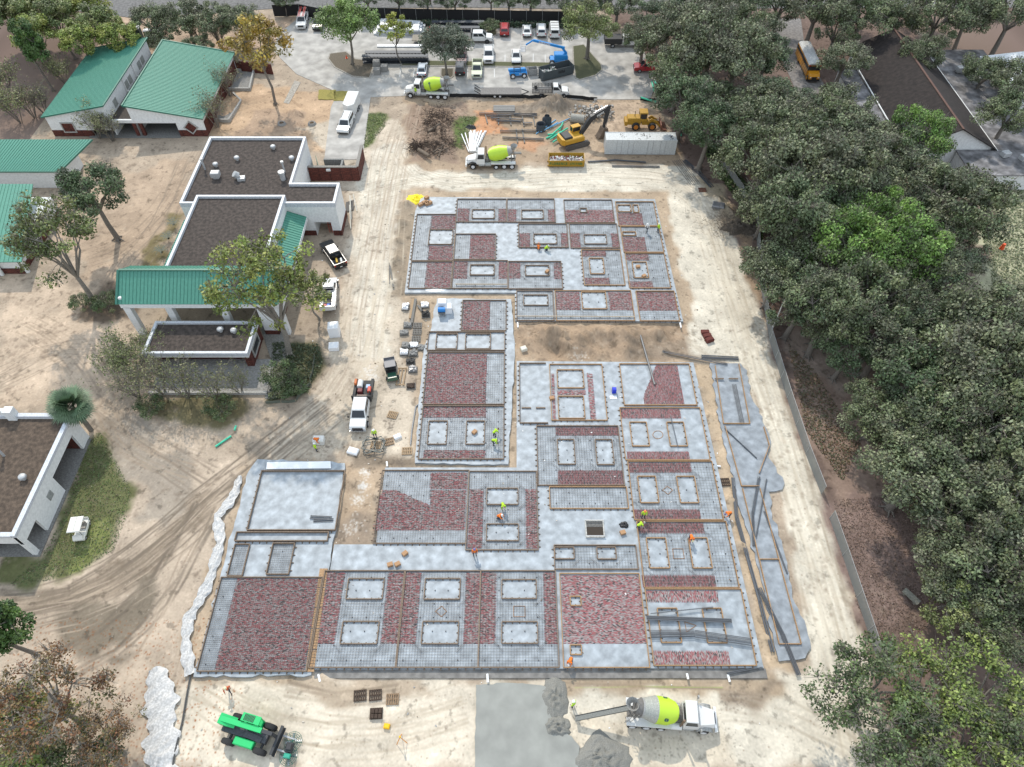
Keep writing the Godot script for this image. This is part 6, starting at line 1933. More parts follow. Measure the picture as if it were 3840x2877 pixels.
func car(kind: String, label: String, x: float, z: float, turn: float, paint: Material, called := "parked_car") -> Node3D:
	var t := thing(called, label, {"sedan": "car", "suv": "car", "van": "van", "pickup": "pickup", "crew": "pickup"}.get(kind, "car"), Vector3(x, 0.045 if z < -111.0 else 0.0, z), turn, "vehicles parked around the site")
	var dark := mat("trim_black")
	var b := MB.new()
	var L := 4.7
	var w := 0.9
	match kind:
		"sedan":
			b.prism(PackedVector2Array([Vector2(-2.3, 0.3), Vector2(2.28, 0.28), Vector2(2.35, 0.55), Vector2(2.1, 0.76), Vector2(0.95, 0.93), Vector2(-1.75, 0.98), Vector2(-2.3, 0.92), Vector2(-2.38, 0.6)]), -w, w, 1)
			cabin(t, paint, -1.95, 1.15, w - 0.06, 0.93, -1.1, 0.25, w - 0.25, 1.44)
			lights_of(t, 2.24, -2.34, w, 0.66, 0.78)
		"suv":
			w = 0.96
			b.prism(PackedVector2Array([Vector2(-2.35, 0.35), Vector2(2.32, 0.33), Vector2(2.38, 0.7), Vector2(2.2, 0.98), Vector2(1.15, 1.1), Vector2(-2.3, 1.12), Vector2(-2.4, 0.7)]), -w, w, 1)
			cabin(t, paint, -2.33, 1.25, w - 0.05, 1.1, -2.1, 0.55, w - 0.2, 1.75, 3)
			lights_of(t, 2.3, -2.36, w, 0.85, 0.98)
			var rr := MB.new()
			for s in [-1, 1]:
				rr.beam(Vector3(-1.8, 1.84, s * 0.62), Vector3(0.3, 1.84, s * 0.62), 0.05, 0.05)
			part(t, "roof_rails", rr, dark)
		"van":
			w = 1.0
			L = 5.6
			b.prism(PackedVector2Array([Vector2(-2.8, 0.4), Vector2(2.75, 0.38), Vector2(2.85, 0.75), Vector2(2.6, 1.1), Vector2(1.9, 1.25), Vector2(-2.75, 1.25), Vector2(-2.85, 0.8)]), -w, w, 1)
			cabin(t, paint, -2.8, 1.95, w - 0.03, 1.22, -2.7, 1.2, w - 0.14, 2.05, 3)
			lights_of(t, 2.72, -2.82, w, 0.9, 1.1)
			var rk := MB.new()
			for q in [-2.0, -0.9, 0.2]:
				rk.beam(Vector3(q, 2.2, -0.8), Vector3(q, 2.2, 0.8), 0.06, 0.06)
			part(t, "roof_rack", rk, dark)
		_:
			w = 1.0
			L = 5.9
			var crew := kind == "crew"
			var cb := -1.25 if crew else -0.35
			b.prism(PackedVector2Array([Vector2(cb - 0.05, 0.5), Vector2(2.9, 0.48), Vector2(2.98, 0.85), Vector2(2.85, 1.1), Vector2(1.55, 1.22), Vector2(cb - 0.05, 1.22)]), -w, w, 1)
			b.span(-2.95, cb - 0.06, 0.55, 0.75, -w + 0.02, w - 0.02)
			cabin(t, paint, cb, 1.65, w - 0.04, 1.2, cb + 0.15, 0.85, w - 0.22, 1.9, 2 if crew else 1)
			var bed := MB.new()
			bed.span(-2.95, cb - 0.1, 0.76, 1.25, -w, -w + 0.1)
			bed.span(-2.95, cb - 0.1, 0.76, 1.25, w - 0.1, w)
			bed.span(-2.97, -2.87, 0.7, 1.24, -w + 0.1, w - 0.1)
			part(t, "cargo_bed", bed, paint)
			var fl := MB.new()
			fl.span(-2.87, cb - 0.1, 0.76, 0.8, -w + 0.1, w - 0.1)
			part(t, "bed_liner", fl, mat("bed_liner"))
			lights_of(t, 2.9, -2.95, w, 0.95, 1.05)
			var gr := MB.new()
			gr.box(Vector3(2.94, 0.85, 0), Vector3(0.08, 0.34, 1.2))
			part(t, "grille", gr, dark)
	part(t, "body", b, paint)
	var bp := MB.new()
	bp.box(Vector3(L / 2 - 0.02, 0.42, 0), Vector3(0.12, 0.2, w * 1.9))
	part(t, "front_bumper", bp, dark if kind != "pickup" and kind != "crew" else mat("chrome"))
	var rp := MB.new()
	rp.box(Vector3(-L / 2, 0.45, 0), Vector3(0.12, 0.2, w * 1.9))
	part(t, "rear_bumper", rp, dark)
	var pl := MB.new()
	pl.box(Vector3(-L / 2 - 0.07, 0.62, 0), Vector3(0.02, 0.15, 0.32))
	part(t, "number_plate", pl, mat("plate_white"))
	var r := 0.34 if kind == "sedan" else 0.4
	var ax := L * 0.31
	for q in [[ax, 1], [ax, -1], [-ax, 1], [-ax, -1]]:
		wheel(t, q[0], q[1] * (w - 0.1), r, 0.26)
	return t

func vehicles() -> void:
	var white := paintwork("white", 0.74, 0.75, 0.76)
	var black := paintwork("black", 0.012, 0.012, 0.014)
	var away := PI / 2
	var near := -PI / 2
	car("sedan", "silver-blue sedan with its tail to the lane, alone in the front row", -17.51,-133.88, away, paintwork("silver", 0.38, 0.43, 0.48))
	car("suv", "shiny black car parked tail-out between the small island and the cream pickup", -10.08,-134.23, away, black)
	car("pickup", "pale green-cream pickup parked nose-out beside the black car", -6.80,-133.88, near, paintwork("cream", 0.55, 0.57, 0.40), "parked_pickup")
	car("suv", "dark maroon car nose-out under the olive tree", -9.99,-138.35, near, paintwork("maroon", 0.10, 0.012, 0.018))
	car("crew", "white crew-cab pickup nose-out on the grass strip", -4.65,-139.45, near, white, "parked_pickup")
	car("sedan", "white sedan with a dark windscreen nose-out near the blue lifting machines", 0.83,-138.90, near, white)
	car("sedan", "white two-door car with a dark rear window by the fence", 3.11,-149.64, away, white)
	car("suv", "white van-like car with roof rails, middle of the three white vehicles by the fence", 6.11,-149.64, away, white)
	car("van", "white van with a ladder rack beside the tall feathery oak", 8.82,-149.44, away, white, "parked_van")
	car("suv", "bright red car parked tail-out beyond the square island", -1.56,-150.04, away, paintwork("red", 0.32, 0.012, 0.018))
	var wp := car("crew", "white pickup carrying red ladders on an overhead rack", -44.50,-153.73, near + 0.06, white, "parked_pickup")
	var rk := MB.new()
	for q in [-2.7, -0.9, 1.2]:
		rk.beam(Vector3(q, 2.1, -0.9), Vector3(q, 2.1, 0.9), 0.06, 0.06)
		for s in [-1, 1]:
			rk.beam(Vector3(q, 1.2, s * 0.9), Vector3(q, 2.1, s * 0.9), 0.06, 0.06)
	part(wp, "ladder_rack", rk, mat("rack_steel"))
	for s in [-0.55, 0.35]:
		var ld := MB.new()
		for k in [-0.16, 0.16]:
			ld.beam(Vector3(-3.1, 2.2, s + k), Vector3(1.4, 2.2, s + k), 0.06, 0.1)
		for k in 13:
			ld.beam(Vector3(-2.9 + k * 0.33, 2.2, s - 0.16), Vector3(-2.9 + k * 0.33, 2.2, s + 0.16), 0.04, 0.04)
		var lo := solo("ladder", "red fibreglass ladder on the white pickup's rack, %s side" % ("driver's" if s > 0 else "passenger"), "ladder", ld, mat("ladder_red", 0.4, 0.03, 0.03, 0.6))
		lo.transform = wp.transform
	car("suv", "black car half hidden behind the round shade tree", -40.84,-152.49, near, black)
	car("pickup", "red pickup nosing out from under the wood's edge", 26.73,-134.41, PI, paintwork("red", 0.32, 0.012, 0.018), "parked_pickup")
	var sb := car("suv", "white wagon hitched to a white box trailer on the driveway", -29.64,-114.77, near - 0.1, white)
	sb.scale = Vector3(1.12, 1.05, 1.05)
	var tr := thing("box_trailer", "white enclosed box trailer behind the white wagon", "trailer", Vector3([-29.33,-120.36][0], 0.04, [-29.33,-120.36][1]), near - 0.08)
	var tb := MB.new()
	tb.soft(-2.4, 2.0, 0.45, 2.4, -1.05, 1.05, 0.06)
	tb.prism(PackedVector2Array([Vector2(2.0, -1.05), Vector2(2.7, 0), Vector2(2.0, 1.05)]), 0.45, 2.36)
	part(tr, "body", tb, white)
	var tg := MB.new()
	tg.beam(Vector3(2.4, 0.5, 0), Vector3(3.6, 0.5, 0), 0.1, 0.1)
	part(tr, "drawbar", tg, mat("trim_black"))
	for q in [[-0.5, 1], [-0.5, -1], [0.3, 1], [0.3, -1]]:
		wheel(tr, q[0], q[1] * 1.1, 0.33, 0.2)
	var bp := car("crew", "black pickup with tools in its open bed beside the school wall", -26.56,-80.25, towards(-24.90,-77.44, -28.62,-83.57), black, "parked_pickup")
	for q in [[-2.2, 0.3, "roll", 0.62, 0.62, 0.58], [-1.9, -0.3, "can", 0.55, 0.35, 0.05]]:
		var tool := MB.new()
		tool.tube(Vector3(q[0] - 0.4, 1.0, q[1]), Vector3(q[0] + 0.4, 1.05, q[1] + 0.2), 0.16, 0.16, 8)
		var so := solo("tool_roll" if q[2] == "roll" else "fuel_can", "%s lying in the black pickup's bed" % ("grey roll of sheeting" if q[2] == "roll" else "yellow can"), "tool", tool, mat("tool_" + q[2], q[3], q[4], q[5], 0.7))
		so.transform = bp.transform
	utility_truck()
	flatbed_crew()
	stake_truck()
	road_flatbed()
	school_bus()
	utv()
	golf_cart()

func truck_cab(t: Node3D, paint: Material, x: float, w: float, crew := false) -> void:
	var d := 1.1 if crew else 0.0
	var b := MB.new()
	b.span(x, x + 1.5 + d, 0.6, 1.35, -w, w)
	b.prism(PackedVector2Array([Vector2(x + 1.5 + d, 0.55), Vector2(x + 2.95 + d, 0.5), Vector2(x + 3.0 + d, 0.95), Vector2(x + 2.85 + d, 1.22), Vector2(x + 1.5 + d, 1.36)]), -w + 0.04, w - 0.04, 1)
	part(t, "body", b, paint)
	cabin(t, paint, x + 0.02, x + 1.75 + d, w - 0.04, 1.34, x + 0.12, x + 1.0 + d, w - 0.2, 2.08, 2 if crew else 1)
	var g := MB.new()
	g.box(Vector3(x + 3.0 + d, 0.85, 0), Vector3(0.08, 0.4, w * 1.3))
	part(t, "grille", g, mat("trim_black"))
	var bp := MB.new()
	bp.box(Vector3(x + 3.05 + d, 0.5, 0), Vector3(0.16, 0.22, w * 2.0))
	part(t, "front_bumper", bp, mat("chrome"))
	for s in [-1, 1]:
		var a := MB.new()
		a.box(Vector3(x + 2.96 + d, 0.95, s * (w - 0.2)), Vector3(0.1, 0.2, 0.32))
		part(t, "headlight", a, mat("lamp_clear"))
		var m := MB.new()
		m.box(Vector3(x + 1.6 + d, 1.5, s * (w + 0.2)), Vector3(0.1, 0.3, 0.22))
		part(t, "mirror", m, mat("trim_black"))

func utility_truck() -> void:
	var white := paintwork("white", 0.74, 0.75, 0.76)
	var t := thing("utility_truck", "white utility truck with side lockers under the overhanging tree", "truck", Vector3([-25.77,-71.72][0], 0, [-25.77,-71.72][1]), towards(-25.57,-69.62, -26.09,-75.49))
	truck_cab(t, white, 0.1, 0.98)
	var b := MB.new()
	for s in [-1, 1]:
		b.span(-3.0, 0.0, 0.7, 1.5, s * 0.62, s * 1.05)
	b.span(-3.05, -2.95, 0.7, 1.5, -0.62, 0.62)
	part(t, "service_body", b, white)
	var f := MB.new()
	f.span(-2.95, 0.0, 0.7, 0.78, -0.62, 0.62)
	part(t, "bed_liner", f, mat("bed_liner"))
	var r := MB.new()
	for x in [-2.9, -1.5, -0.1]:
		r.beam(Vector3(x, 2.1, -1.0), Vector3(x, 2.1, 1.0), 0.05, 0.05)
		for s in [-1, 1]:
			r.beam(Vector3(x, 1.5, s), Vector3(x, 2.1, s), 0.05, 0.05)
	for s in [-1, 1]:
		r.beam(Vector3(-2.9, 2.1, s), Vector3(-0.1, 2.1, s), 0.05, 0.05)
	part(t, "ladder_rack", r, mat("rack_steel"))
	for q in [[2.2, 1], [2.2, -1], [-1.7, 1], [-1.7, -1]]:
		wheel(t, q[0], q[1] * 0.88, 0.4, 0.28)
	for q in [["cooler", "blue cooler box in the white utility truck's bed", -2.5, 0.1, 0.1, 0.3, 0.02, 0.08], ["toolbox", "red toolbox in the white utility truck's bed", -2.5, 0.25, -0.35, 0.4, 0.03, 0.03]]:
		var k := MB.new()
		k.soft(-0.3, 0.3, 0.8, 1.3, -0.22, 0.22, 0.04)
		var o := solo(q[0], q[1], "box", k, mat("c_" + q[0], 0.03, 0.13, 0.5, 0.5) if q[0] == "cooler" else mat("c_" + q[0], 0.4, 0.03, 0.03, 0.5))
		o.transform = t.transform * Transform3D(Basis.IDENTITY, Vector3(q[2], 0, q[4]))

func flatbed_crew() -> void:
	var white := paintwork("white", 0.74, 0.75, 0.76)
	var t := thing("work_truck", "white crew-cab work truck with a black bed full of gear", "truck", Vector3([-18.71,-52.24][0], 0, [-18.71,-52.24][1]), towards(-18.60,-55.53, -18.60,-49.64))
	truck_cab(t, white, -0.55, 1.0, true)
	var b := MB.new()
	b.span(-3.9, -0.65, 0.8, 0.95, -1.2, 1.2)
	b.span(-0.78, -0.66, 0.95, 1.9, -1.2, 1.2)
	part(t, "bed", b, mat("bed_black"))
	for s in [-1, 1]:
		var k := MB.new()
		k.span(-3.9, -0.8, 0.95, 1.35, s * 1.2, s * 0.85)
		part(t, "side_locker", k, mat("bed_black"))
	for q in [[2.5, 1], [2.5, -1], [-2.2, 1], [-2.2, -1]]:
		wheel(t, q[0], q[1] * 0.95, 0.43, 0.32)
	for q in [["tank", "white tank in the bed of the crew-cab work truck", -3.0, 0.45, 1.0, 0.6, 0.62, 0.62, 0.6], ["compressor", "dark red generator in the work truck's bed", -2.0, 0.35, 0.6, 0.6, 0.14, 0.03, 0.03], ["toolbox", "flat tan sheet case behind the work truck's cab", -1.1, 0.0, 0.3, 1.3, 0.28, 0.2, 0.16], ["gas_can", "orange-red gear box on the work truck's left locker", -2.0, -0.85, 0.8, 0.4, 0.5, 0.08, 0.05], ["cooler", "blue and white cooler on the work truck's bed", -2.6, -0.6, 0.6, 0.5, 0.35, 0.45, 0.6], ["hose_coil", "coil of black hose hung on the work truck's bed side", -1.2, -1.0, 0.5, 0.4, 0.02, 0.02, 0.02], ["gear_bag", "orange bag of gear on the work truck's right locker", -3.2, 1.0, 0.8, 0.3, 0.45, 0.12, 0.03]]:
		var k2 := MB.new()
		if q[0] == "hose_coil":
			for i in 12:
				var a := TAU * i / 12
				var c := TAU * (i + 1) / 12
				k2.tube(Vector3(cos(a) * 0.35, 1.6 + sin(a) * 0.35, 0), Vector3(cos(c) * 0.35, 1.6 + sin(c) * 0.35, 0), 0.06, 0.06, 6)
		elif q[0] == "tank":
			k2.tube(Vector3(-q[4] / 2, 1.35, 0), Vector3(q[4] / 2, 1.35, 0), 0.36, 0.36, 14)
		else:
			k2.soft(-q[4] / 2, q[4] / 2, 0.96 if absf(q[3]) < 0.8 else 1.36, 1.5 if absf(q[3]) < 0.8 else 1.75, -q[5] / 2, q[5] / 2, 0.05)
		var o := solo(q[0], q[1], "gear", k2, mat("gear_%s_%.2f" % [q[0], q[6]], q[6], q[7], q[8], 0.6))
		o.transform = t.transform * Transform3D(Basis.IDENTITY, Vector3(q[2], 0, q[3]))

func stake_truck() -> void:
	var white := paintwork("white", 0.74, 0.75, 0.76)
	var t := thing("stake_truck", "white truck with a black stake-sided bed towing the empty flat trailer", "truck", Vector3([7.07,-125.44][0], 0.045, [7.07,-125.44][1]), 0.0)
	truck_cab(t, white, 0.5, 0.98)
	var dk := mat("bed_black")
	var b := MB.new()
	b.span(-3.3, 0.4, 0.95, 1.08, -1.15, 1.15)
	b.span(-3.3, 3.0, 0.6, 0.85, -0.4, 0.4)
	part(t, "bed", b, worn("worn_deck"))
	for s in [-1, 1]:
		var k := MB.new()
		for y in [1.25, 1.5, 1.75]:
			k.beam(Vector3(-3.3, y, s * 1.15), Vector3(0.4, y, s * 1.15), 0.05, 0.11)
		for i in 7:
			k.beam(Vector3(-3.25 + i * 0.6, 1.08, s * 1.15), Vector3(-3.25 + i * 0.6, 1.85, s * 1.15), 0.06, 0.06)
		part(t, "stake_side", k, dk)
	var h := MB.new()
	h.span(0.38, 0.48, 1.0, 2.3, -1.1, 1.1)
	part(t, "headboard", h, dk)
	for q in [[2.6, 1], [2.6, -1], [-1.6, 1], [-1.6, -1]]:
		wheel(t, q[0], q[1] * 0.95, 0.44, 0.3)
	var dr := MB.new()
	dr.tube(Vector3(-2.6, 1.08, -0.5), Vector3(-2.6, 1.75, -0.5), 0.3, 0.3, 12)
	var o := solo("drum", "black drum with a white lid on the stake truck's bed", "drum", dr, mat("drum_black", 0.03, 0.03, 0.03, 0.5))
	o.transform = t.transform
	var l := thing("flat_trailer", "empty wood-decked flat trailer with folded black ramps", "trailer", Vector3([-1.83,-125.44][0], 0.045, [-1.83,-125.44][1]), 0.0)
	for i in 6:
		var p := MB.new()
		p.span(-4.0, 3.6, 0.8, 0.88, -1.2 + i * 0.4, -0.82 + i * 0.4)
		part(l, "deck_board", p, worn("worn_deck"))
	var fr := MB.new()
	fr.span(-4.0, 3.6, 0.6, 0.8, -1.22, 1.22)
	fr.beam(Vector3(3.6, 0.7, 1.0), Vector3(5.0, 0.7, 0), 0.12, 0.14)
	fr.beam(Vector3(3.6, 0.7, -1.0), Vector3(5.0, 0.7, 0), 0.12, 0.14)
	part(l, "frame", fr, dk)
	for s in [-0.6, 0.6]:
		var rp := MB.new()
		for k in [-0.4, 0.4]:
			rp.beam(Vector3(-4.1, 0.8, s + k), Vector3(-5.2, 1.5, s + k), 0.08, 0.12)
		for k in 6:
			rp.beam(Vector3(-4.2 - k * 0.18, 0.9 + k * 0.115, s - 0.4), Vector3(-4.2 - k * 0.18, 0.9 + k * 0.115, s + 0.4), 0.06, 0.05)
		part(l, "ramp", rp, dk)
	for q in [[-1.4, 1], [-1.4, -1], [-0.4, 1], [-0.4, -1]]:
		wheel(l, q[0], q[1] * 1.0, 0.36, 0.24, mat("rim_white"))

func road_flatbed() -> void:
	var white := paintwork("white", 0.74, 0.75, 0.76)
	var t := thing("flatbed_truck", "white flatbed truck parked in front of the dark steel trusses", "truck", Vector3([-8.70,-146.08][0], 0.045, [-8.70,-146.08][1]), 0.0)
	truck_cab(t, white, 0.6, 1.0, true)
	var b := MB.new()
	b.span(-3.6, 0.5, 1.0, 1.15, -1.2, 1.2)
	b.span(0.3, 0.5, 1.15, 2.3, -0.9, 0.9)
	part(t, "bed", b, mat("bed_grey", 0.1, 0.1, 0.1, 0.7))
	for q in [[3.6, 1], [3.6, -1], [-1.8, 1], [-1.8, -1]]:
		wheel(t, q[0], q[1] * 0.95, 0.46, 0.32, mat("rim_black", 0.04, 0.04, 0.04, 0.5))
	var l := thing("flat_trailer", "tan-decked gooseneck trailer behind the flatbed truck", "trailer", Vector3([-15.85,-145.69][0], 0.045, [-15.85,-145.69][1]), 0.0)
	var d := MB.new()
	d.span(-4.6, 3.2, 0.9, 1.02, -1.25, 1.25)
	part(l, "deck", d, worn("tan_deck", 0.33, 0.29, 0.23, 0.9))
	var g := MB.new()
	g.beam(Vector3(3.1, 0.95, 0), Vector3(4.8, 1.35, 0), 0.3, 0.25)
	g.span(-4.6, 3.2, 0.7, 0.9, -0.5, 0.5)
	part(l, "frame", g, mat("bed_black"))
	for q in [[-2.2, 1], [-2.2, -1], [-3.2, 1], [-3.2, -1]]:
		wheel(l, q[0], q[1] * 1.05, 0.4, 0.26)
	var r := MB.new()
	r.span(-0.7, 0.7, 0.02, 0.8, -0.5, 0.5)
	r.tube(Vector3(0, 0.8, 0), Vector3(0.2, 1.6, 0), 0.12, 0.12, 8)
	solo("red_machine", "small red machine beside the tan-decked trailer", "machine", r, mat("machine_red", 0.4, 0.03, 0.03, 0.5), "", Vector3([-17.23,-149.04][0], 0.04, [-17.23,-149.04][1]))
	var s := thing("service_truck", "white service truck with a black body partly hidden by the wood", "truck", Vector3([22.21,-144.34][0], 0.045, [22.21,-144.34][1]), 0.0)
	truck_cab(s, white, 0.2, 1.0, true)
	var sb := MB.new()
	sb.span(-3.4, 0.1, 0.8, 1.9, -1.1, 1.1)
	part(s, "service_body", sb, mat("bed_black"))
	for q in [[3.1, 1], [3.1, -1], [-1.7, 1], [-1.7, -1]]:
		wheel(s, q[0], q[1] * 0.95, 0.44, 0.32)

func school_bus() -> void:
	var t := thing("school_bus", "yellow school bus with a white roof under the trees", "bus", Vector3([57.96,-134.94][0], 0.04, [57.96,-134.94][1]), towards(58.04,-141.87, 57.79,-129.07))
	var y := paintwork("bus_yellow", 0.62, 0.27, 0.015)
	var dark := mat("trim_black")
	var b := MB.new()
	b.span(-5.2, 3.6, 0.55, 1.75, -1.2, 1.2)
	b.span(-5.2, 3.6, 2.45, 2.75, -1.2, 1.2)
	b.prism(PackedVector2Array([Vector2(3.6, 0.5), Vector2(5.0, 0.5), Vector2(5.05, 1.15), Vector2(4.6, 1.5), Vector2(3.6, 1.7)]), -1.0, 1.0, 1)
	part(t, "body", b, y)
	var w := MB.new()
	w.span(-5.18, 3.7, 1.75, 2.45, -1.17, 1.17)
	part(t, "window_band", w, pane())
	for s in [-1, 1]:
		for i in 12:
			var p := MB.new()
			p.span(-5.2 + i * 0.74, -5.12 + i * 0.74, 1.75, 2.45, s * 1.16, s * 1.21)
			part(t, "pillar", p, dark)
		var st := MB.new()
		for q in [0.75, 1.15, 1.6]:
			st.span(-5.2, 3.6, q, q + 0.06, s * 1.2, s * 1.215)
		part(t, "side_stripe", st, dark)
	var r := MB.new()
	r.prism(PackedVector2Array([Vector2(-1.2, 2.75), Vector2(1.2, 2.75), Vector2(1.0, 2.95), Vector2(0.5, 3.05), Vector2(-0.5, 3.05), Vector2(-1.0, 2.95)]), -5.2, 3.65, 2)
	part(t, "roof", r, worn("bus_roof", 0.66, 0.67, 0.66, 0.5))
	var ws := MB.new()
	ws.span(3.6, 3.68, 1.72, 2.5, -1.05, 1.05)
	part(t, "windscreen", ws, pane())
	var sg := MB.new()
	sg.span(3.6, 3.7, 2.52, 2.76, -0.8, 0.8)
	part(t, "destination_board", sg, mat("board_black", 0.03, 0.025, 0.01, 0.6))
	lettering(t, "SCHOOL BUS", 0.18, Vector3(3.72, 2.64, 0), Basis(Vector3.UP, PI / 2), y)
	var g := MB.new()
	g.box(Vector3(5.04, 0.9, 0), Vector3(0.06, 0.5, 0.9))
	part(t, "grille", g, dark)
	var bp := MB.new()
	bp.box(Vector3(5.1, 0.55, 0), Vector3(0.15, 0.25, 2.2))
	part(t, "front_bumper", bp, dark)
	for s in [-1, 1]:
		var h := MB.new()
		h.box(Vector3(5.02, 1.05, s * 0.75), Vector3(0.08, 0.2, 0.25))
		part(t, "headlight", h, mat("lamp_clear"))
		var k := MB.new()
		k.box(Vector3(3.72, 2.63, s * 1.0), Vector3(0.06, 0.18, 0.22))
		part(t, "warning_light", k, mat("lamp_red"))
	for q in [[4.2, 1], [4.2, -1], [-2.9, 1], [-2.9, -1]]:
		wheel(t, q[0], q[1] * 1.02, 0.5, 0.3, mat("rim_yellow", 0.5, 0.25, 0.03, 0.5))

func utv() -> void:
	var t := thing("utility_vehicle", "dark green utility buggy with a grey cargo tray near the pallets", "buggy", Vector3([-15.67,-58.12][0], 0, [-15.67,-58.12][1]), towards(-16.04,-59.92, -15.30,-56.89))
	var gr := paintwork("buggy_green", 0.012, 0.06, 0.035)
	var dk := mat("trim_black")
	var b := MB.new()
	b.frus(0.75, 1.75, 0.72, 0.5, 0.75, 1.6, 0.55, 0.98)
	part(t, "bonnet", b, gr)
	var c := MB.new()
	c.span(-1.7, 1.4, 0.35, 0.55, -0.65, 0.65)
	part(t, "chassis", c, dk)
	var s := MB.new()
	s.span(-0.4, 0.1, 0.55, 0.85, -0.6, 0.6)
	s.span(-0.5, -0.38, 0.8, 1.35, -0.6, 0.6)
	part(t, "bench_seat", s, dk)
	var r := MB.new()
	for z in [-0.66, 0.66]:
		r.tube(Vector3(-0.5, 0.5, z), Vector3(-0.4, 1.85, z), 0.035, 0.035, 6)
		r.tube(Vector3(0.9, 0.95, z), Vector3(0.45, 1.85, z), 0.035, 0.035, 6)
		r.tube(Vector3(-0.4, 1.85, z), Vector3(0.45, 1.85, z), 0.035, 0.035, 6)
	part(t, "roll_cage", r, dk)
	var f := MB.new()
	f.soft(-0.5, 0.55, 1.86, 1.93, -0.72, 0.72, 0.03)
	part(t, "canopy", f, mat("canopy_grey", 0.14, 0.14, 0.15, 0.5))
	var k := MB.new()
	k.span(-1.85, -0.55, 0.72, 0.78, -0.72, 0.72)
	k.span(-1.85, -0.55, 0.78, 1.05, -0.72, -0.67)
	k.span(-1.85, -0.55, 0.78, 1.05, 0.67, 0.72)
	k.span(-1.9, -1.84, 0.78, 1.05, -0.72, 0.72)
	part(t, "cargo_tray", k, mat("tray_grey", 0.17, 0.17, 0.18, 0.6))
	for q in [[1.15, 1], [1.15, -1], [-1.2, 1], [-1.2, -1]]:
		wheel(t, q[0], q[1] * 0.68, 0.33, 0.28, dk)

func golf_cart() -> void:
	var t := thing("golf_cart", "white-roofed cart standing on the grass by the flat-roofed building", "cart", Vector3([-47.40,-35.49][0], 0, [-47.40,-35.49][1]), -1.45)
	var w := mat("cart_white", 0.66, 0.65, 0.6, 0.5)
	var b := MB.new()
	b.soft(-1.2, 1.2, 0.3, 0.6, -0.6, 0.6, 0.06)
	b.frus(0.8, 1.25, 0.55, 0.6, 0.8, 1.0, 0.5, 0.95)
	part(t, "body", b, w)
	var s := MB.new()
	s.span(-0.6, -0.05, 0.6, 0.85, -0.55, 0.55)
	s.span(-0.7, -0.58, 0.8, 1.2, -0.55, 0.55)
	part(t, "seat", s, mat("cart_seat", 0.3, 0.28, 0.25, 0.7))
	var c := MB.new()
	c.span(-1.35, -0.75, 0.6, 0.66, -0.55, 0.55)
	c.span(-1.4, -1.35, 0.6, 0.9, -0.55, 0.55)
	part(t, "cargo_tray", c, w)
	var p := MB.new()
	for q in [[-0.65, -0.52], [-0.65, 0.52], [0.85, -0.5], [0.85, 0.5]]:
		p.tube(Vector3(q[0], 0.6, q[1]), Vector3(q[0] * 0.9, 1.85, q[1]), 0.025, 0.025, 6)
	part(t, "posts", p, mat("trim_black"))
	for z in [-0.35, 0.35]:
		var r := MB.new()
		r.soft(-0.95, 0.95, 1.85, 1.98, z - 0.34, z + 0.34, 0.06)
		part(t, "roof", r, w)
	for q in [[0.85, 1], [0.85, -1], [-0.85, 1], [-0.85, -1]]:
		wheel(t, q[0], q[1] * 0.5, 0.24, 0.2)

func machines() -> void:
	mixer("white mixer truck pouring concrete down its chute, drum half dusty white", 17.62,-15.09, 11.83,-15.52, 0)
	mixer("mixer truck with a lime drum beside the heap of roots and white pipes", -6.55,-102.21, -0.66,-102.21, 1)
	mixer("lime-drummed mixer truck on the paving, its driver at the open door", -18.92,-124.47, -13.30,-123.92, 2)
	excavator()
	loader()
	telehandler()
	trowel_machine()
	container()
	dumpsters()
	blue_machines()

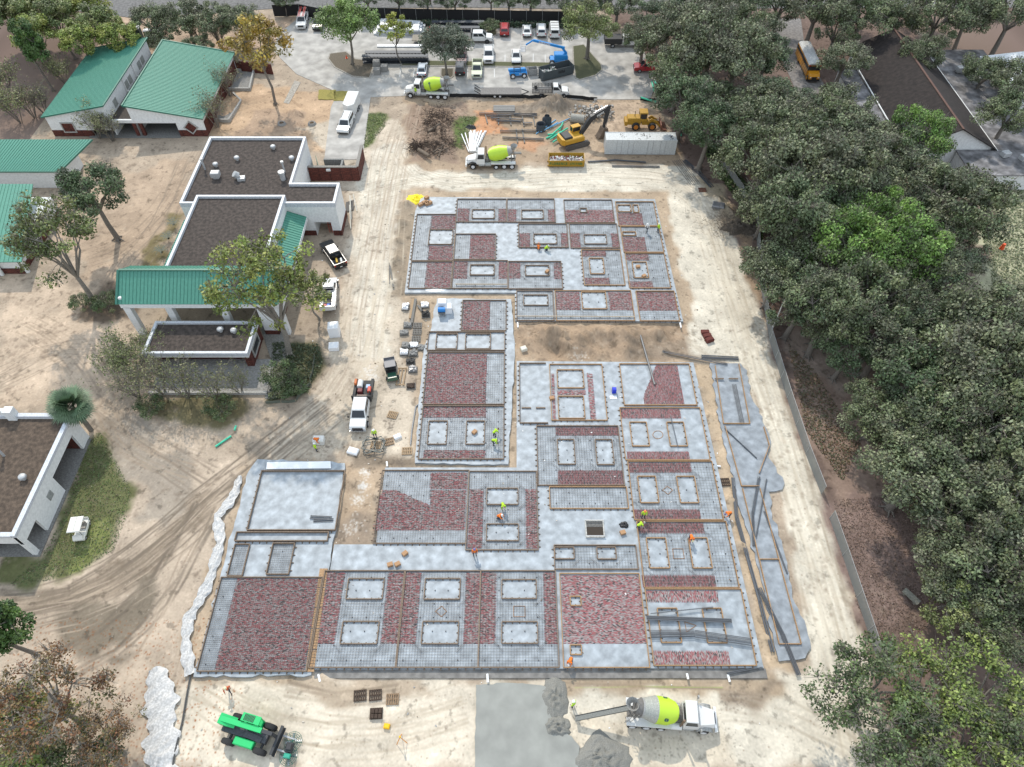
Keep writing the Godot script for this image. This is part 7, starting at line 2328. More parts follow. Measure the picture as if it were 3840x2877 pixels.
func mixer(label: String, fx: float, fz: float, rx: float, rz: float, kind: int) -> void:
	var turn := towards(rx, rz, fx, fz)
	var f := Vector3(cos(turn), 0, -sin(turn))
	var side := Vector3(f.z, 0, -f.x)
	if side.z > 0.0:
		side = -side
	var t := thing("mixer_truck", label, "mixer truck", Vector3((fx + rx) / 2, 0.0, (fz + rz) / 2) + side * 1.15, turn, "concrete mixer trucks")
	var white := paintwork("white", 0.74, 0.75, 0.76)
	var lime := mat("drum_lime", 0.42, 0.60, 0.035, 0.4)
	var grey := worn("mixer_grey", 0.45, 0.45, 0.43, 0.6, 0.2, 2.0, 0.7, 1.0)
	var dark := mat("trim_black")
	var dirty := worn("mixer_dirty", 0.22, 0.21, 0.195, 0.8)
	var fr := MB.new()
	fr.span(-4.1, 3.6, 0.75, 1.0, -0.45, 0.45)
	part(t, "frame", fr, dirty)
	for s in [-1, 1]:
		var dk := MB.new()
		dk.span(-4.2, -0.1, 1.12, 1.2, s * 0.5, s * 1.22)
		dk.span(-4.2, -0.1, 1.0, 1.12, s * 1.17, s * 1.22)
		part(t, "fender", dk, white)
		var tk := MB.new()
		tk.tube(Vector3(-0.1, 0.8, s * 0.85), Vector3(0.9, 0.8, s * 0.85), 0.34, 0.34, 14)
		part(t, "tank", tk, white if s > 0 else grey)
		var tk2 := MB.new()
		tk2.tube(Vector3(1.0, 0.75, s * 0.9), Vector3(2.0, 0.75, s * 0.9), 0.26, 0.26, 12)
		part(t, "fuel_tank", tk2, grey)
		var fd := MB.new()
		fd.prism(PackedVector2Array([Vector2(2.2, 0.75), Vector2(2.4, 1.15), Vector2(2.95, 1.3), Vector2(3.5, 1.12), Vector2(3.75, 0.8), Vector2(3.55, 0.8), Vector2(3.3, 1.08), Vector2(2.95, 1.16), Vector2(2.55, 1.05), Vector2(2.35, 0.75)]), s * 0.75, s * 1.2, 1)
		part(t, "mudguard", fd, dark if kind == 1 else grey)
		var hl := MB.new()
		hl.box(Vector3(3.98, 1.1, s * 0.72), Vector3(0.1, 0.2, 0.28))
		part(t, "headlight", hl, mat("lamp_clear"))
		var mi := MB.new()
		mi.box(Vector3(2.35, 2.3, s * 1.45), Vector3(0.12, 0.5, 0.22))
		mi.beam(Vector3(2.3, 2.2, s * 1.1), Vector3(2.35, 2.2, s * 1.42), 0.04, 0.04)
		part(t, "mirror", mi, grey)
	for q in [[2.95, 0.5, 0.32], [-0.95, 0.44, 0.3], [-2.3, 0.52, 0.55], [-3.6, 0.52, 0.55]]:
		for s in [-1, 1]:
			wheel(t, q[0], s * (1.22 - q[2] / 2), q[1], q[2], mat("rim_white"))
	var cb := MB.new()
	cb.span(0.95, 2.35, 0.95, 1.75, -1.08, 1.08)
	part(t, "cab_base", cb, white)
	cabin(t, white, 0.97, 2.42, 1.06, 1.74, 1.02, 2.1, 0.95, 2.8, 1)
	var hd := MB.new()
	hd.hexa([Vector3(2.3, 0.95, -1.0), Vector3(4.0, 0.9, -0.8), Vector3(4.0, 0.9, 0.8), Vector3(2.3, 0.95, 1.0)], [Vector3(2.3, 1.85, -0.9), Vector3(3.85, 1.5, -0.62), Vector3(3.85, 1.5, 0.62), Vector3(2.3, 1.85, 0.9)])
	part(t, "bonnet", hd, white)
	var gl := MB.new()
	gl.box(Vector3(4.0, 1.15, 0), Vector3(0.06, 0.55, 0.9))
	part(t, "grille", gl, mat("chrome"))
	var bp := MB.new()
	bp.box(Vector3(4.1, 0.68, 0), Vector3(0.25, 0.32, 2.2))
	part(t, "front_bumper", bp, white)
	var ex := MB.new()
	ex.tube(Vector3(0.75, 1.0, 0.9), Vector3(0.75, 3.2, 0.9), 0.1, 0.1, 8)
	part(t, "exhaust_stack", ex, mat("rusty_steel", 0.2, 0.13, 0.09, 0.6, 0.4))
	var en := MB.new()
	en.span(0.3, 0.85, 1.0, 1.7, -0.6, 0.6)
	en.tube(Vector3(0.55, 1.5, -0.6), Vector3(0.55, 2.0, 0.3), 0.2, 0.2, 8)
	part(t, "drum_drive", en, dirty)
	var a := Vector3(0.25, 2.05, 0)
	var ax := Vector3(-3.95, 0.95, 0).normalized()
	var d1 := MB.new()
	d1.lathe([[0.0, 0.72], [0.25, 0.95], [0.95, 1.2]], 28, a, ax)
	d1.lathe([[0.951, 1.2], [2.1, 1.2]], 28, a, ax)
	var drum := part(t, "drum", d1, lime)
	var d2 := MB.new()
	d2.lathe([[2.101, 1.2], [3.45, 0.78]], 28, a, ax)
	part(t, "drum_cone", d2, worn("drum_dust", 0.52, 0.53, 0.47, 0.6, 0.0, 1.5, 0.65, 1.0) if kind == 0 else lime)
	var d3 := MB.new()
	d3.lathe([[3.451, 0.78], [4.0, 0.6]], 28, a, ax)
	part(t, "drum_mouth", d3, dirty if kind == 0 else grey)
	var rg := MB.new()
	rg.lathe([[3.3, 0.86], [3.45, 0.86]], 28, a, ax)
	part(t, "roller_ring", rg, grey)
	var nm := mat("emblem_dark", 0.02, 0.07, 0.075, 0.5)
	for s in [-1, 1]:
		if kind == 1 and s < 0:
			continue
		var up := (Vector3.UP - ax * ax.y).normalized()
		var out := (Vector3(0, 0, s) + up * 0.75).normalized()
		var tang := out.cross(ax).normalized()
		var ce := a + ax * 1.3 + out * 1.21
		for h in [-1, 1]:
			var em := MB.new()
			for i in 8:
				var t0 := PI * i / 8
				var t1 := PI * (i + 1) / 8
				var g: Vector3 = ax * float(h) * 0.02
				em.q(ce + g, ce + g + (tang * cos(t0) + ax * h * sin(t0)) * 0.19, ce + g + (tang * cos(t1) + ax * h * sin(t1)) * 0.19, ce + g + tang * cos(t1) * 0.0, ce - out)
			part(drum, "emblem", em, nm)
		if kind > 0:
			var o2 := (Vector3(0, 0, s) + up * 0.12).normalized()
			var dn := -(up - o2 * up.dot(o2)).normalized()
			lettering(drum, "ARGOS", 0.24, a + ax * 1.3 + o2 * 1.215, Basis(dn, o2.cross(dn), o2), nm)
	var back := a + ax * 4.0
	var hp := MB.new()
	for i in 12:
		var t0 := TAU * i / 12
		var t1 := TAU * (i + 1) / 12
		hp.q(back + Vector3(-0.15 + cos(t0) * 0.3, 0.15, sin(t0) * 0.3), back + Vector3(-0.15 + cos(t1) * 0.3, 0.15, sin(t1) * 0.3), back + Vector3(-0.3 + cos(t1) * 0.6, 0.85, sin(t1) * 0.62), back + Vector3(-0.3 + cos(t0) * 0.6, 0.85, sin(t0) * 0.62), back + Vector3(-0.2, 0.5, 0))
	part(t, "hopper", hp, grey)
	var pd := MB.new()
	for s in [-1, 1]:
		pd.beam(Vector3(-3.5, 1.2, s * 0.55), back + Vector3(0.2, -0.1, s * 0.6), 0.14, 0.14)
		pd.beam(Vector3(-4.2, 0.8, s * 0.5), back + Vector3(-0.1, 0.0, s * 0.5), 0.1, 0.1)
	part(t, "pedestal", pd, dirty)
	var ld := MB.new()
	for s in [-0.2, 0.2]:
		ld.beam(Vector3(-4.15 + s, 0.8, 0.95), back + Vector3(0.1 + s, 0.5, 0.85), 0.04, 0.04)
	for k in 6:
		ld.beam(Vector3(-4.35, 1.0 + k * 0.35, 0.93), Vector3(-3.95, 1.0 + k * 0.35, 0.93), 0.04, 0.04)
	part(t, "ladder", ld, grey)
	var ch := MB.new()
	if kind == 0:
		var p0 := back + Vector3(-0.3, -0.35, 0)
		var p1 := Vector3(-8.9, 0.75, 0.9)
		var dd := (p1 - p0).normalized()
		var sd := dd.cross(Vector3.UP).normalized()
		var uu := sd.cross(dd)
		for i in 6:
			var t0 := PI + PI * i / 6
			var t1 := PI + PI * (i + 1) / 6
			ch.q(p0 + (sd * cos(t0) + uu * sin(t0)) * 0.28, p0 + (sd * cos(t1) + uu * sin(t1)) * 0.28, p1 + (sd * cos(t1) + uu * sin(t1)) * 0.26, p1 + (sd * cos(t0) + uu * sin(t0)) * 0.26, p0 + uu)
		var mixd := MB.new()
		mixd.beam(p0 - uu * 0.14, p1 - uu * 0.12, 0.4, 0.1)
		part(t, "wet_concrete", mixd, worn("wet_concrete", 0.21, 0.215, 0.195, 0.5, 0.0, 1.5, 0.75, 1.0))
	else:
		ch.beam(back + Vector3(-0.3, -0.6, 0), back + Vector3(-1.5, -0.75, 0.3), 0.5, 0.16)
	part(t, "chute", ch, worn("chute_steel", 0.24, 0.235, 0.22, 0.7, 0.2))

func excavator() -> void:
	var t := thing("excavator", "yellow tracked excavator with a black boom and its bucket on the ground", "excavator", Vector3([10.85,-109.61][0], 0, [10.85,-109.61][1]), towards(10.85,-109.61, 15.54,-111.73))
	var y := worn("machine_yellow", 0.60, 0.33, 0.03, 0.5, 0.0, 2.0, 0.8, 1.0)
	var k := worn("machine_black", 0.035, 0.037, 0.04, 0.55, 0.0, 2.0, 0.8, 1.0)
	for s in [-1, 1]:
		var tr := MB.new()
		tr.prism(PackedVector2Array([Vector2(-1.9, 0.0), Vector2(1.9, 0.0), Vector2(2.3, 0.25), Vector2(2.35, 0.6), Vector2(2.0, 0.9), Vector2(-2.0, 0.9), Vector2(-2.35, 0.6), Vector2(-2.3, 0.25)]), s * 1.0, s * 1.55, 1)
		var tk := part(t, "track", tr, worn("track_steel"))
		var pd := MB.new()
		for i in 15:
			pd.span(-2.0 + i * 0.28, -1.85 + i * 0.28, 0.9, 0.94, s * 0.98, s * 1.57)
		part(tk, "track_pads", pd, worn("track_steel"), "stuff")
	var cf := MB.new()
	cf.span(-1.0, 1.0, 0.4, 1.05, -1.0, 1.0)
	part(t, "undercarriage", cf, k)
	var b := MB.new()
	b.soft(-2.5, 1.3, 1.1, 1.95, -1.3, 1.3, 0.15)
	part(t, "upper_body", b, y)
	var cw := MB.new()
	cw.prism(PackedVector2Array([Vector2(-2.5, -1.35), Vector2(-2.95, -0.9), Vector2(-2.95, 0.9), Vector2(-2.5, 1.35)]), 1.05, 2.1)
	part(t, "counterweight", cw, y)
	var eh := MB.new()
	eh.soft(-2.4, -0.9, 1.95, 2.3, -1.0, 1.0, 0.1)
	part(t, "engine_hood", eh, k)
	var cb := MB.new()
	cb.span(-0.3, 1.25, 1.95, 2.15, -1.3, -0.35)
	cb.span(-0.3, 1.25, 2.9, 3.02, -1.3, -0.35)
	for q in [[-0.3, -1.3], [-0.3, -0.43], [1.17, -1.3], [1.17, -0.43]]:
		cb.span(q[0], q[0] + 0.08, 2.15, 2.9, q[1], q[1] + 0.08)
	part(t, "cab", cb, y)
	var cg := MB.new()
	cg.span(-0.26, 1.22, 2.14, 2.92, -1.27, -0.38)
	part(t, "cab_glass", cg, pane())
	var bm := MB.new()
	bm.prism(PackedVector2Array([Vector2(0.6, 1.6), Vector2(1.2, 1.45), Vector2(3.2, 4.0), Vector2(6.2, 5.2), Vector2(6.3, 5.6), Vector2(5.9, 5.75), Vector2(2.7, 4.75), Vector2(2.0, 4.0)]), -0.05, 0.4, 1)
	var boom := part(t, "boom", bm, k)
	lettering(boom, "DEERE", 0.36, Vector3(4.5, 4.82, 0.42), Basis(Vector3.BACK, 0.36), mat("deere_white", 0.75, 0.75, 0.72, 0.5))
	var sk := MB.new()
	sk.prism(PackedVector2Array([Vector2(5.7, 5.9), Vector2(6.5, 5.9), Vector2(6.35, 4.6), Vector2(5.75, 2.0), Vector2(5.4, 2.0), Vector2(5.6, 4.4)]), 0.0, 0.35, 1)
	part(t, "stick", sk, k)
	var cy := MB.new()
	cy.tube(Vector3(1.4, 1.7, 0.18), Vector3(2.9, 3.6, 0.18), 0.11, 0.08, 8)
	cy.tube(Vector3(3.4, 5.2, 0.18), Vector3(5.9, 5.95, 0.18), 0.09, 0.06, 8)
	cy.tube(Vector3(6.5, 5.0, 0.18), Vector3(6.05, 2.0, 0.18), 0.09, 0.06, 8)
	part(t, "hydraulic_rams", cy, mat("chrome"))
	var bk := MB.new()
	bk.prism(PackedVector2Array([Vector2(5.3, 2.0), Vector2(6.1, 1.9), Vector2(6.3, 1.2), Vector2(5.9, 0.45), Vector2(5.0, 0.2), Vector2(4.5, 0.35), Vector2(4.9, 0.95)]), -0.45, 0.8, 1)
	part(t, "bucket", bk, worn("bucket_rust"))
	for i in 5:
		var th := MB.new()
		th.frus(4.2, 4.55, 0.05, 0.25, 4.5, 4.6, 0.05, 0.38)
		part(t, "tooth", th, worn("bucket_rust")).position.z = -0.36 + i * 0.27

func loader() -> void:
	var t := thing("wheel_loader", "old yellow wheel loader with a rusty bucket behind the white container", "loader", Vector3([23.46,-113.75][0], 0, [23.46,-113.75][1] - 1.1), 0.0)
	var y := worn("loader_yellow", 0.52, 0.29, 0.025, 0.6, 0.0, 2.0, 0.7, 1.0)
	var k := mat("trim_black")
	var b := MB.new()
	b.soft(-3.0, -0.6, 0.95, 2.15, -0.8, 0.8, 0.1)
	b.soft(-0.4, 1.5, 0.8, 1.5, -0.6, 0.6, 0.1)
	part(t, "body", b, y)
	var cw := MB.new()
	cw.span(-3.45, -2.95, 0.8, 1.6, -0.9, 0.9)
	part(t, "counterweight", cw, y)
	var cb := MB.new()
	cb.span(-0.9, 0.4, 1.5, 2.0, -0.75, 0.75)
	cb.soft(-0.95, 0.5, 3.0, 3.2, -0.8, 0.8, 0.06)
	for q in [[-0.88, -0.74], [-0.88, 0.66], [0.3, -0.74], [0.3, 0.66]]:
		cb.span(q[0], q[0] + 0.09, 2.0, 3.0, q[1], q[1] + 0.09)
	part(t, "cab", cb, y)
	var g := MB.new()
	g.span(-0.83, 0.35, 2.0, 3.0, -0.7, 0.7)
	part(t, "cab_glass", g, pane())
	var ex := MB.new()
	ex.tube(Vector3(-1.7, 2.1, 0), Vector3(-1.7, 3.1, 0), 0.06, 0.06, 8)
	part(t, "exhaust_stack", ex, k)
	for s in [-1, 1]:
		var am := MB.new()
		am.prism(PackedVector2Array([Vector2(0.8, 1.7), Vector2(1.3, 2.0), Vector2(2.4, 1.3), Vector2(3.1, 0.5), Vector2(2.9, 0.35), Vector2(2.1, 1.0)]), s * 0.4, s * 0.6, 1)
		part(t, "lift_arm", am, y)
		for q in [1.45, -1.45]:
			wheel(t, q, s * 1.0, 0.72, 0.5, mat("rim_orange", 0.45, 0.16, 0.02, 0.6))
	var bk := MB.new()
	bk.prism(PackedVector2Array([Vector2(2.9, 1.15), Vector2(3.0, 0.2), Vector2(4.1, 0.05), Vector2(4.1, 0.15), Vector2(3.3, 0.4), Vector2(3.1, 1.2)]), -1.3, 1.3, 1)
	part(t, "bucket", bk, worn("bucket_red", 0.26, 0.11, 0.07, 0.8))
	var rm := MB.new()
	rm.tube(Vector3(0.9, 1.5, 0), Vector3(2.6, 1.35, 0), 0.09, 0.06, 8)
	part(t, "hydraulic_ram", rm, mat("chrome"))

func telehandler() -> void:
	var t := thing("telehandler", "bright green telescopic handler carrying nothing on its black fork carriage", "telehandler", Vector3([-24.16,-14.89][0], 0, [-24.16,-14.89][1]), towards(-25.82,-15.36, -22.62,-14.50))
	var g := mat("handler_green", 0.012, 0.46, 0.13, 0.45)
	var k := mat("machine_dark")
	for q in [[1.6, 1], [1.6, -1], [-1.55, 1], [-1.55, -1]]:
		wheel(t, q[0], q[1] * 1.08, 0.66, 0.46, k)
		var ax := MB.new()
		ax.tube(Vector3(q[0], 0.66, 0), Vector3(q[0], 0.66, q[1] * 0.9), 0.14, 0.12, 8)
		part(t, "axle", ax, k)
	var b := MB.new()
	b.span(-2.5, 1.9, 0.6, 1.15, -0.42, 0.42)
	part(t, "chassis", b, worn("handler_chassis"))
	var bm := MB.new()
	bm.span(-2.75, 1.45, 1.75, 2.15, -0.62, -0.18)
	bm.prism(PackedVector2Array([Vector2(-2.75, 1.1), Vector2(-1.2, 1.75), Vector2(-2.75, 2.18)]), -0.85, 0.05, 1)
	part(t, "boom", bm, g)
	var bi := MB.new()
	bi.span(1.4, 2.5, 1.8, 2.08, -0.56, -0.24)
	bi.beam(Vector3(2.4, 1.95, -0.4), Vector3(2.75, 0.8, -0.4), 0.25, 0.3)
	part(t, "inner_boom", bi, k)
	var cb := MB.new()
	cb.span(-0.75, 1.0, 0.75, 1.4, -1.35, -0.68)
	cb.span(-0.75, 1.05, 2.2, 2.32, -1.4, -0.68)
	for q in [[-0.75, -1.35], [-0.75, -0.76], [0.92, -1.35], [0.92, -0.76]]:
		cb.span(q[0], q[0] + 0.08, 1.4, 2.2, q[1], q[1] + 0.08)
	part(t, "cab", cb, g)
	var gr := MB.new()
	for i in 8:
		gr.span(-0.5 + i * 0.13, -0.44 + i * 0.13, 2.325, 2.36, -1.32, -0.76)
	part(t, "roof_grille", gr, k)
	var st := MB.new()
	st.span(-0.4, 0.3, 1.2, 1.5, -1.25, -0.8)
	st.span(-0.5, -0.36, 1.4, 2.0, -1.25, -0.8)
	part(t, "seat", st, k)
	var en := MB.new()
	en.soft(-0.95, 0.95, 0.6, 1.25, 0.48, 1.15, 0.06)
	part(t, "engine_cover", en, g)
	var cg := MB.new()
	cg.span(2.75, 2.85, 0.35, 1.1, -1.35, 1.05)
	cg.span(2.7, 2.95, 1.1, 1.25, -1.4, 1.1)
	cg.span(2.7, 2.95, 0.3, 0.42, -1.4, 1.1)
	part(t, "fork_carriage", cg, k)
	for z in [-0.75, 0.45]:
		var fk := MB.new()
		fk.hexa([Vector3(2.9, 0.32, z - 0.08), Vector3(4.3, 0.28, z - 0.06), Vector3(4.3, 0.28, z + 0.06), Vector3(2.9, 0.32, z + 0.08)], [Vector3(2.9, 0.4, z - 0.08), Vector3(4.3, 0.31, z - 0.06), Vector3(4.3, 0.31, z + 0.06), Vector3(2.9, 0.4, z + 0.08)])
		part(t, "fork", fk, mat("fork_steel"))
	for s in [0, 1]:
		var ft := MB.new()
		ft.beam(Vector3(-0.2, 1.3, 0.1), Vector3(1.5, 1.2, 0.25), 0.5, 0.12)
		if s == 0:
			part(t, "hydraulic_bay", ft, worn("handler_chassis"))

func trowel_machine() -> void:
	var t := thing("power_trowel", "green ride-on power trowel with two ringed blade guards", "trowel machine", Vector3([-20.26,-13.80][0], 0, [-20.26,-13.80][1]), towards(-20.39,-12.96, -20.11,-14.81))
	var g := mat("trowel_green", 0.012, 0.13, 0.10, 0.5)
	for s in [-0.62, 0.62]:
		var r := MB.new()
		for j in 5:
			var rad := 0.22 + j * 0.15
			for i in 20:
				var a := TAU * i / 20
				var b := TAU * (i + 1) / 20
				r.tube(Vector3(s + cos(a) * rad, 0.32 - j * 0.03, sin(a) * rad), Vector3(s + cos(b) * rad, 0.32 - j * 0.03, sin(b) * rad), 0.018, 0.018, 4, false)
		for i in 8:
			var a2 := TAU * i / 8
			r.tube(Vector3(s, 0.34, 0), Vector3(s + cos(a2) * 0.85, 0.16, sin(a2) * 0.85), 0.02, 0.02, 4, false)
		part(t, "guard_ring", r, g)
		for i in 4:
			var bl := MB.new()
			bl.xf = Transform3D(Basis(Vector3.UP, TAU * i / 4 + 0.3), Vector3(s, 0, 0))
			bl.hexa([Vector3(0.15, 0.02, -0.08), Vector3(0.75, 0.02, -0.08), Vector3(0.75, 0.05, 0.1), Vector3(0.15, 0.05, 0.1)], [Vector3(0.15, 0.03, -0.08), Vector3(0.75, 0.03, -0.08), Vector3(0.75, 0.06, 0.1), Vector3(0.15, 0.06, 0.1)])
			part(t, "blade", bl, mat("fork_steel"))
	var e := MB.new()
	e.soft(-0.4, 0.4, 0.4, 0.8, -0.35, 0.3, 0.05)
	part(t, "engine", e, mat("machine_dark"))
	var st := MB.new()
	st.soft(-0.25, 0.25, 0.8, 0.95, -0.25, 0.25, 0.05)
	st.span(-0.25, 0.25, 0.95, 1.3, 0.2, 0.28)
	part(t, "seat", st, mat("machine_dark"))
	var tk := MB.new()
	tk.soft(-0.9, -0.5, 0.4, 0.75, -0.3, 0.3, 0.06)
	part(t, "tank", tk, mat("tank_teal", 0.02, 0.3, 0.2, 0.5))

func container() -> void:
	var t := thing("shipping_container", "white forty-foot container with two pairs of side doors and rust on its roof", "container", Vector3(21.95, 0, -107.55), -0.012)
	var w := worn("container_white", 0.60, 0.62, 0.61, 0.6, 0.0, 4.0, 0.85, 1.0)
	var hl := 6.05
	var hw := 1.2
	var b := MB.new()
	b.span(-hl + 0.06, hl - 0.06, 0.16, 2.8, -hw + 0.05, hw - 0.05)
	part(t, "shell", b, w)
	var f := MB.new()
	for s in [-1, 1]:
		for e in [-1, 1]:
			f.span(s * hl, s * (hl - 0.16), 0.1, 2.88, e * hw, e * (hw - 0.16))
		f.span(-hl + 0.16, hl - 0.16, 0.1, 0.28, s * hw, s * (hw - 0.12))
		f.span(-hl + 0.16, hl - 0.16, 2.76, 2.88, s * hw, s * (hw - 0.12))
	part(t, "corner_frame", f, w)
	var ro := MB.new()
	for i in 44:
		ro.span(-hl + 0.25 + i * 0.265, -hl + 0.38 + i * 0.265, 2.8, 2.84, -hw + 0.14, hw - 0.14)
	part(t, "roof_ribs", ro, w, "stuff")
	var rust := MB.new()
	rng.seed = 5
	for i in 46:
		var x: float = [-3.2, -0.6, 0.4, 1.0, 5.0][rng.randi() % 5] + rng.randfn() * 0.45
		var z := rng.randf_range(-0.9, 0.9)
		rust.span(x, x + rng.randf_range(0.06, 0.25), 2.84, 2.846, z, z + rng.randf_range(0.05, 0.2))
	part(t, "rust_patches", rust, mat("rust_dark", 0.05, 0.035, 0.028, 0.9), "stuff")
	for x0 in [-hl + 0.16, -0.7, 4.9]:
		var x1: float = {-hl + 0.16: -4.7, -0.7: 0.6, 4.9: hl - 0.16}[x0]
		var c := MB.new()
		var n := int((x1 - x0) / 0.26)
		for i in n:
			c.span(x0 + i * 0.26 + 0.04, x0 + i * 0.26 + 0.18, 0.28, 2.76, hw - 0.05, hw - 0.01)
		part(t, "side_ribs", c, w, "stuff")
	for p in [-4.65, -2.68, 0.65, 2.77]:
		var d := MB.new()
		d.span(p, p + 1.93, 0.3, 2.72, hw - 0.05, hw - 0.02)
		for i in 4:
			d.span(p + 0.1, p + 1.83, 0.42 + i * 0.58, 0.8 + i * 0.58, hw - 0.02, hw + 0.015)
		var door := part(t, "side_door", d, w)
		for q in [0.55, 1.4]:
			var r := MB.new()
			r.tube(Vector3(p + q, 0.25, hw + 0.05), Vector3(p + q, 2.75, hw + 0.05), 0.025, 0.025, 6)
			part(door, "lock_bar", r, mat("lock_steel", 0.3, 0.3, 0.3, 0.5, 0.3))

func skip(called: String, label: String, at: Vector3, turn: float, l: float, h: float, wd: float, m: Material, inside: Material) -> Node3D:
	var t := thing(called, label, "dumpster", at, turn)
	var hw := wd / 2
	for s in [-1, 1]:
		var b := MB.new()
		b.hexa([Vector3(-l / 2, 0.2, s * (hw - 0.12)), Vector3(l / 2, 0.2, s * (hw - 0.12)), Vector3(l / 2, 0.2, s * (hw - 0.2)), Vector3(-l / 2, 0.2, s * (hw - 0.2))], [Vector3(-l / 2, h, s * hw), Vector3(l / 2, h, s * hw), Vector3(l / 2, h, s * (hw - 0.08)), Vector3(-l / 2, h, s * (hw - 0.08))])
		part(t, "side", b, m)
		var e := MB.new()
		e.span(s * l / 2, s * (l / 2 - 0.08), 0.2, h + 0.003, -hw + 0.09, hw - 0.09)
		part(t, "end", e, m)
		var r := MB.new()
		r.tube(Vector3(-l / 2, h + 0.02, s * hw), Vector3(l / 2, h + 0.02, s * hw), 0.06, 0.06, 6)
		part(t, "top_rail", r, m)
	var f := MB.new()
	f.span(-l / 2 + 0.08, l / 2 - 0.08, 0.2, 0.28, -hw + 0.2, hw - 0.2)
	part(t, "floor", f, inside)
	var sk := MB.new()
	for s in [-0.6, 0.6]:
		sk.span(-l / 2 - 0.2, l / 2, 0.05, 0.2, s - 0.08, s + 0.08)
	part(t, "skids", sk, m)
	return t

func heap(called: String, label: String, t: Node3D, x0: float, x1: float, z0: float, z1: float, y: float, count: int, cols: Array) -> void:
	var b := MB.new()
	for i in count:
		b.col = cols[rng.randi() % cols.size()] * rng.randf_range(0.6, 1.2)
		var p := Vector3(rng.randf_range(x0, x1), y * rng.randf_range(0.5, 1.1), rng.randf_range(z0, z1))
		b.box(p, Vector3(rng.randf_range(0.1, 0.7), rng.randf_range(0.03, 0.2), rng.randf_range(0.08, 0.4)), Basis.from_euler(Vector3(rng.randfn() * 0.5, rng.randf() * TAU, rng.randfn() * 0.5)))
	var o := part(self, called, b, tinted("scrap", 1, 1, 1, 0.8))
	o.transform = t.transform
	tag(o, label, "rubble", "", "stuff")

func dumpsters() -> void:
	rng.seed = 8
	var y := worn("skip_yellow", 0.52, 0.30, 0.02, 0.6, 0.0, 2.0, 0.65, 1.0)
	var dk := mat("skip_inside", 0.04, 0.03, 0.025, 0.9)
	var t := skip("rolloff_dumpster", "yellow open dumpster lettered in green, full of pale rubble", Vector3(([6.10,-102.60][0] + [12.27,-102.60][0]) / 2, 0, [9.14,-102.60][1] - 1.15), -0.01, 6.0, 1.35, 2.3, y, dk)
	var gn := mat("letter_green", 0.03, 0.13, 0.03, 0.6)
	lettering(t, "FLORENCE", 0.46, Vector3(-1.35, 0.85, 1.16), Basis(Vector3.RIGHT, -0.09), gn)
	lettering(t, "375-5185", 0.38, Vector3(1.6, 0.85, 1.16), Basis(Vector3.RIGHT, -0.09), gn)
	heap("rubble", "pale plaster and metal rubble heaped in the yellow dumpster", t, -2.7, 2.7, -0.8, 0.8, 0.95, 420, [Color(0.6, 0.6, 0.58), Color(0.5, 0.48, 0.45), Color(0.35, 0.33, 0.3), Color(0.65, 0.64, 0.62), Color(0.2, 0.06, 0.05)])
	var g := worn("skip_grey", 0.075, 0.092, 0.10, 0.6, 0.0, 2.0, 0.7, 1.0)
	var u := skip("rolloff_dumpster", "dark grey open dumpster with scrap beside the teardrop island", Vector3([8.56,-132.48][0], 0.045, [8.56,-132.48][1]), towards(5.92,-131.45, 11.62,-134.05), 6.6, 1.9, 2.3, g, worn("skip_rust", 0.12, 0.06, 0.035, 0.9))
	var lb := mat("letter_black", 0.01, 0.01, 0.012, 0.6)
	lettering(u, "MM", 0.62, Vector3(0.6, 1.25, 1.14), Basis(Vector3.RIGHT, -0.05), lb)
	heap("scrap", "white scrap and dark pipe offcuts in the grey dumpster", u, -3.0, -0.2, -0.8, 0.8, 1.5, 120, [Color(0.65, 0.65, 0.63), Color(0.5, 0.5, 0.5), Color(0.05, 0.09, 0.07), Color(0.3, 0.28, 0.26)])

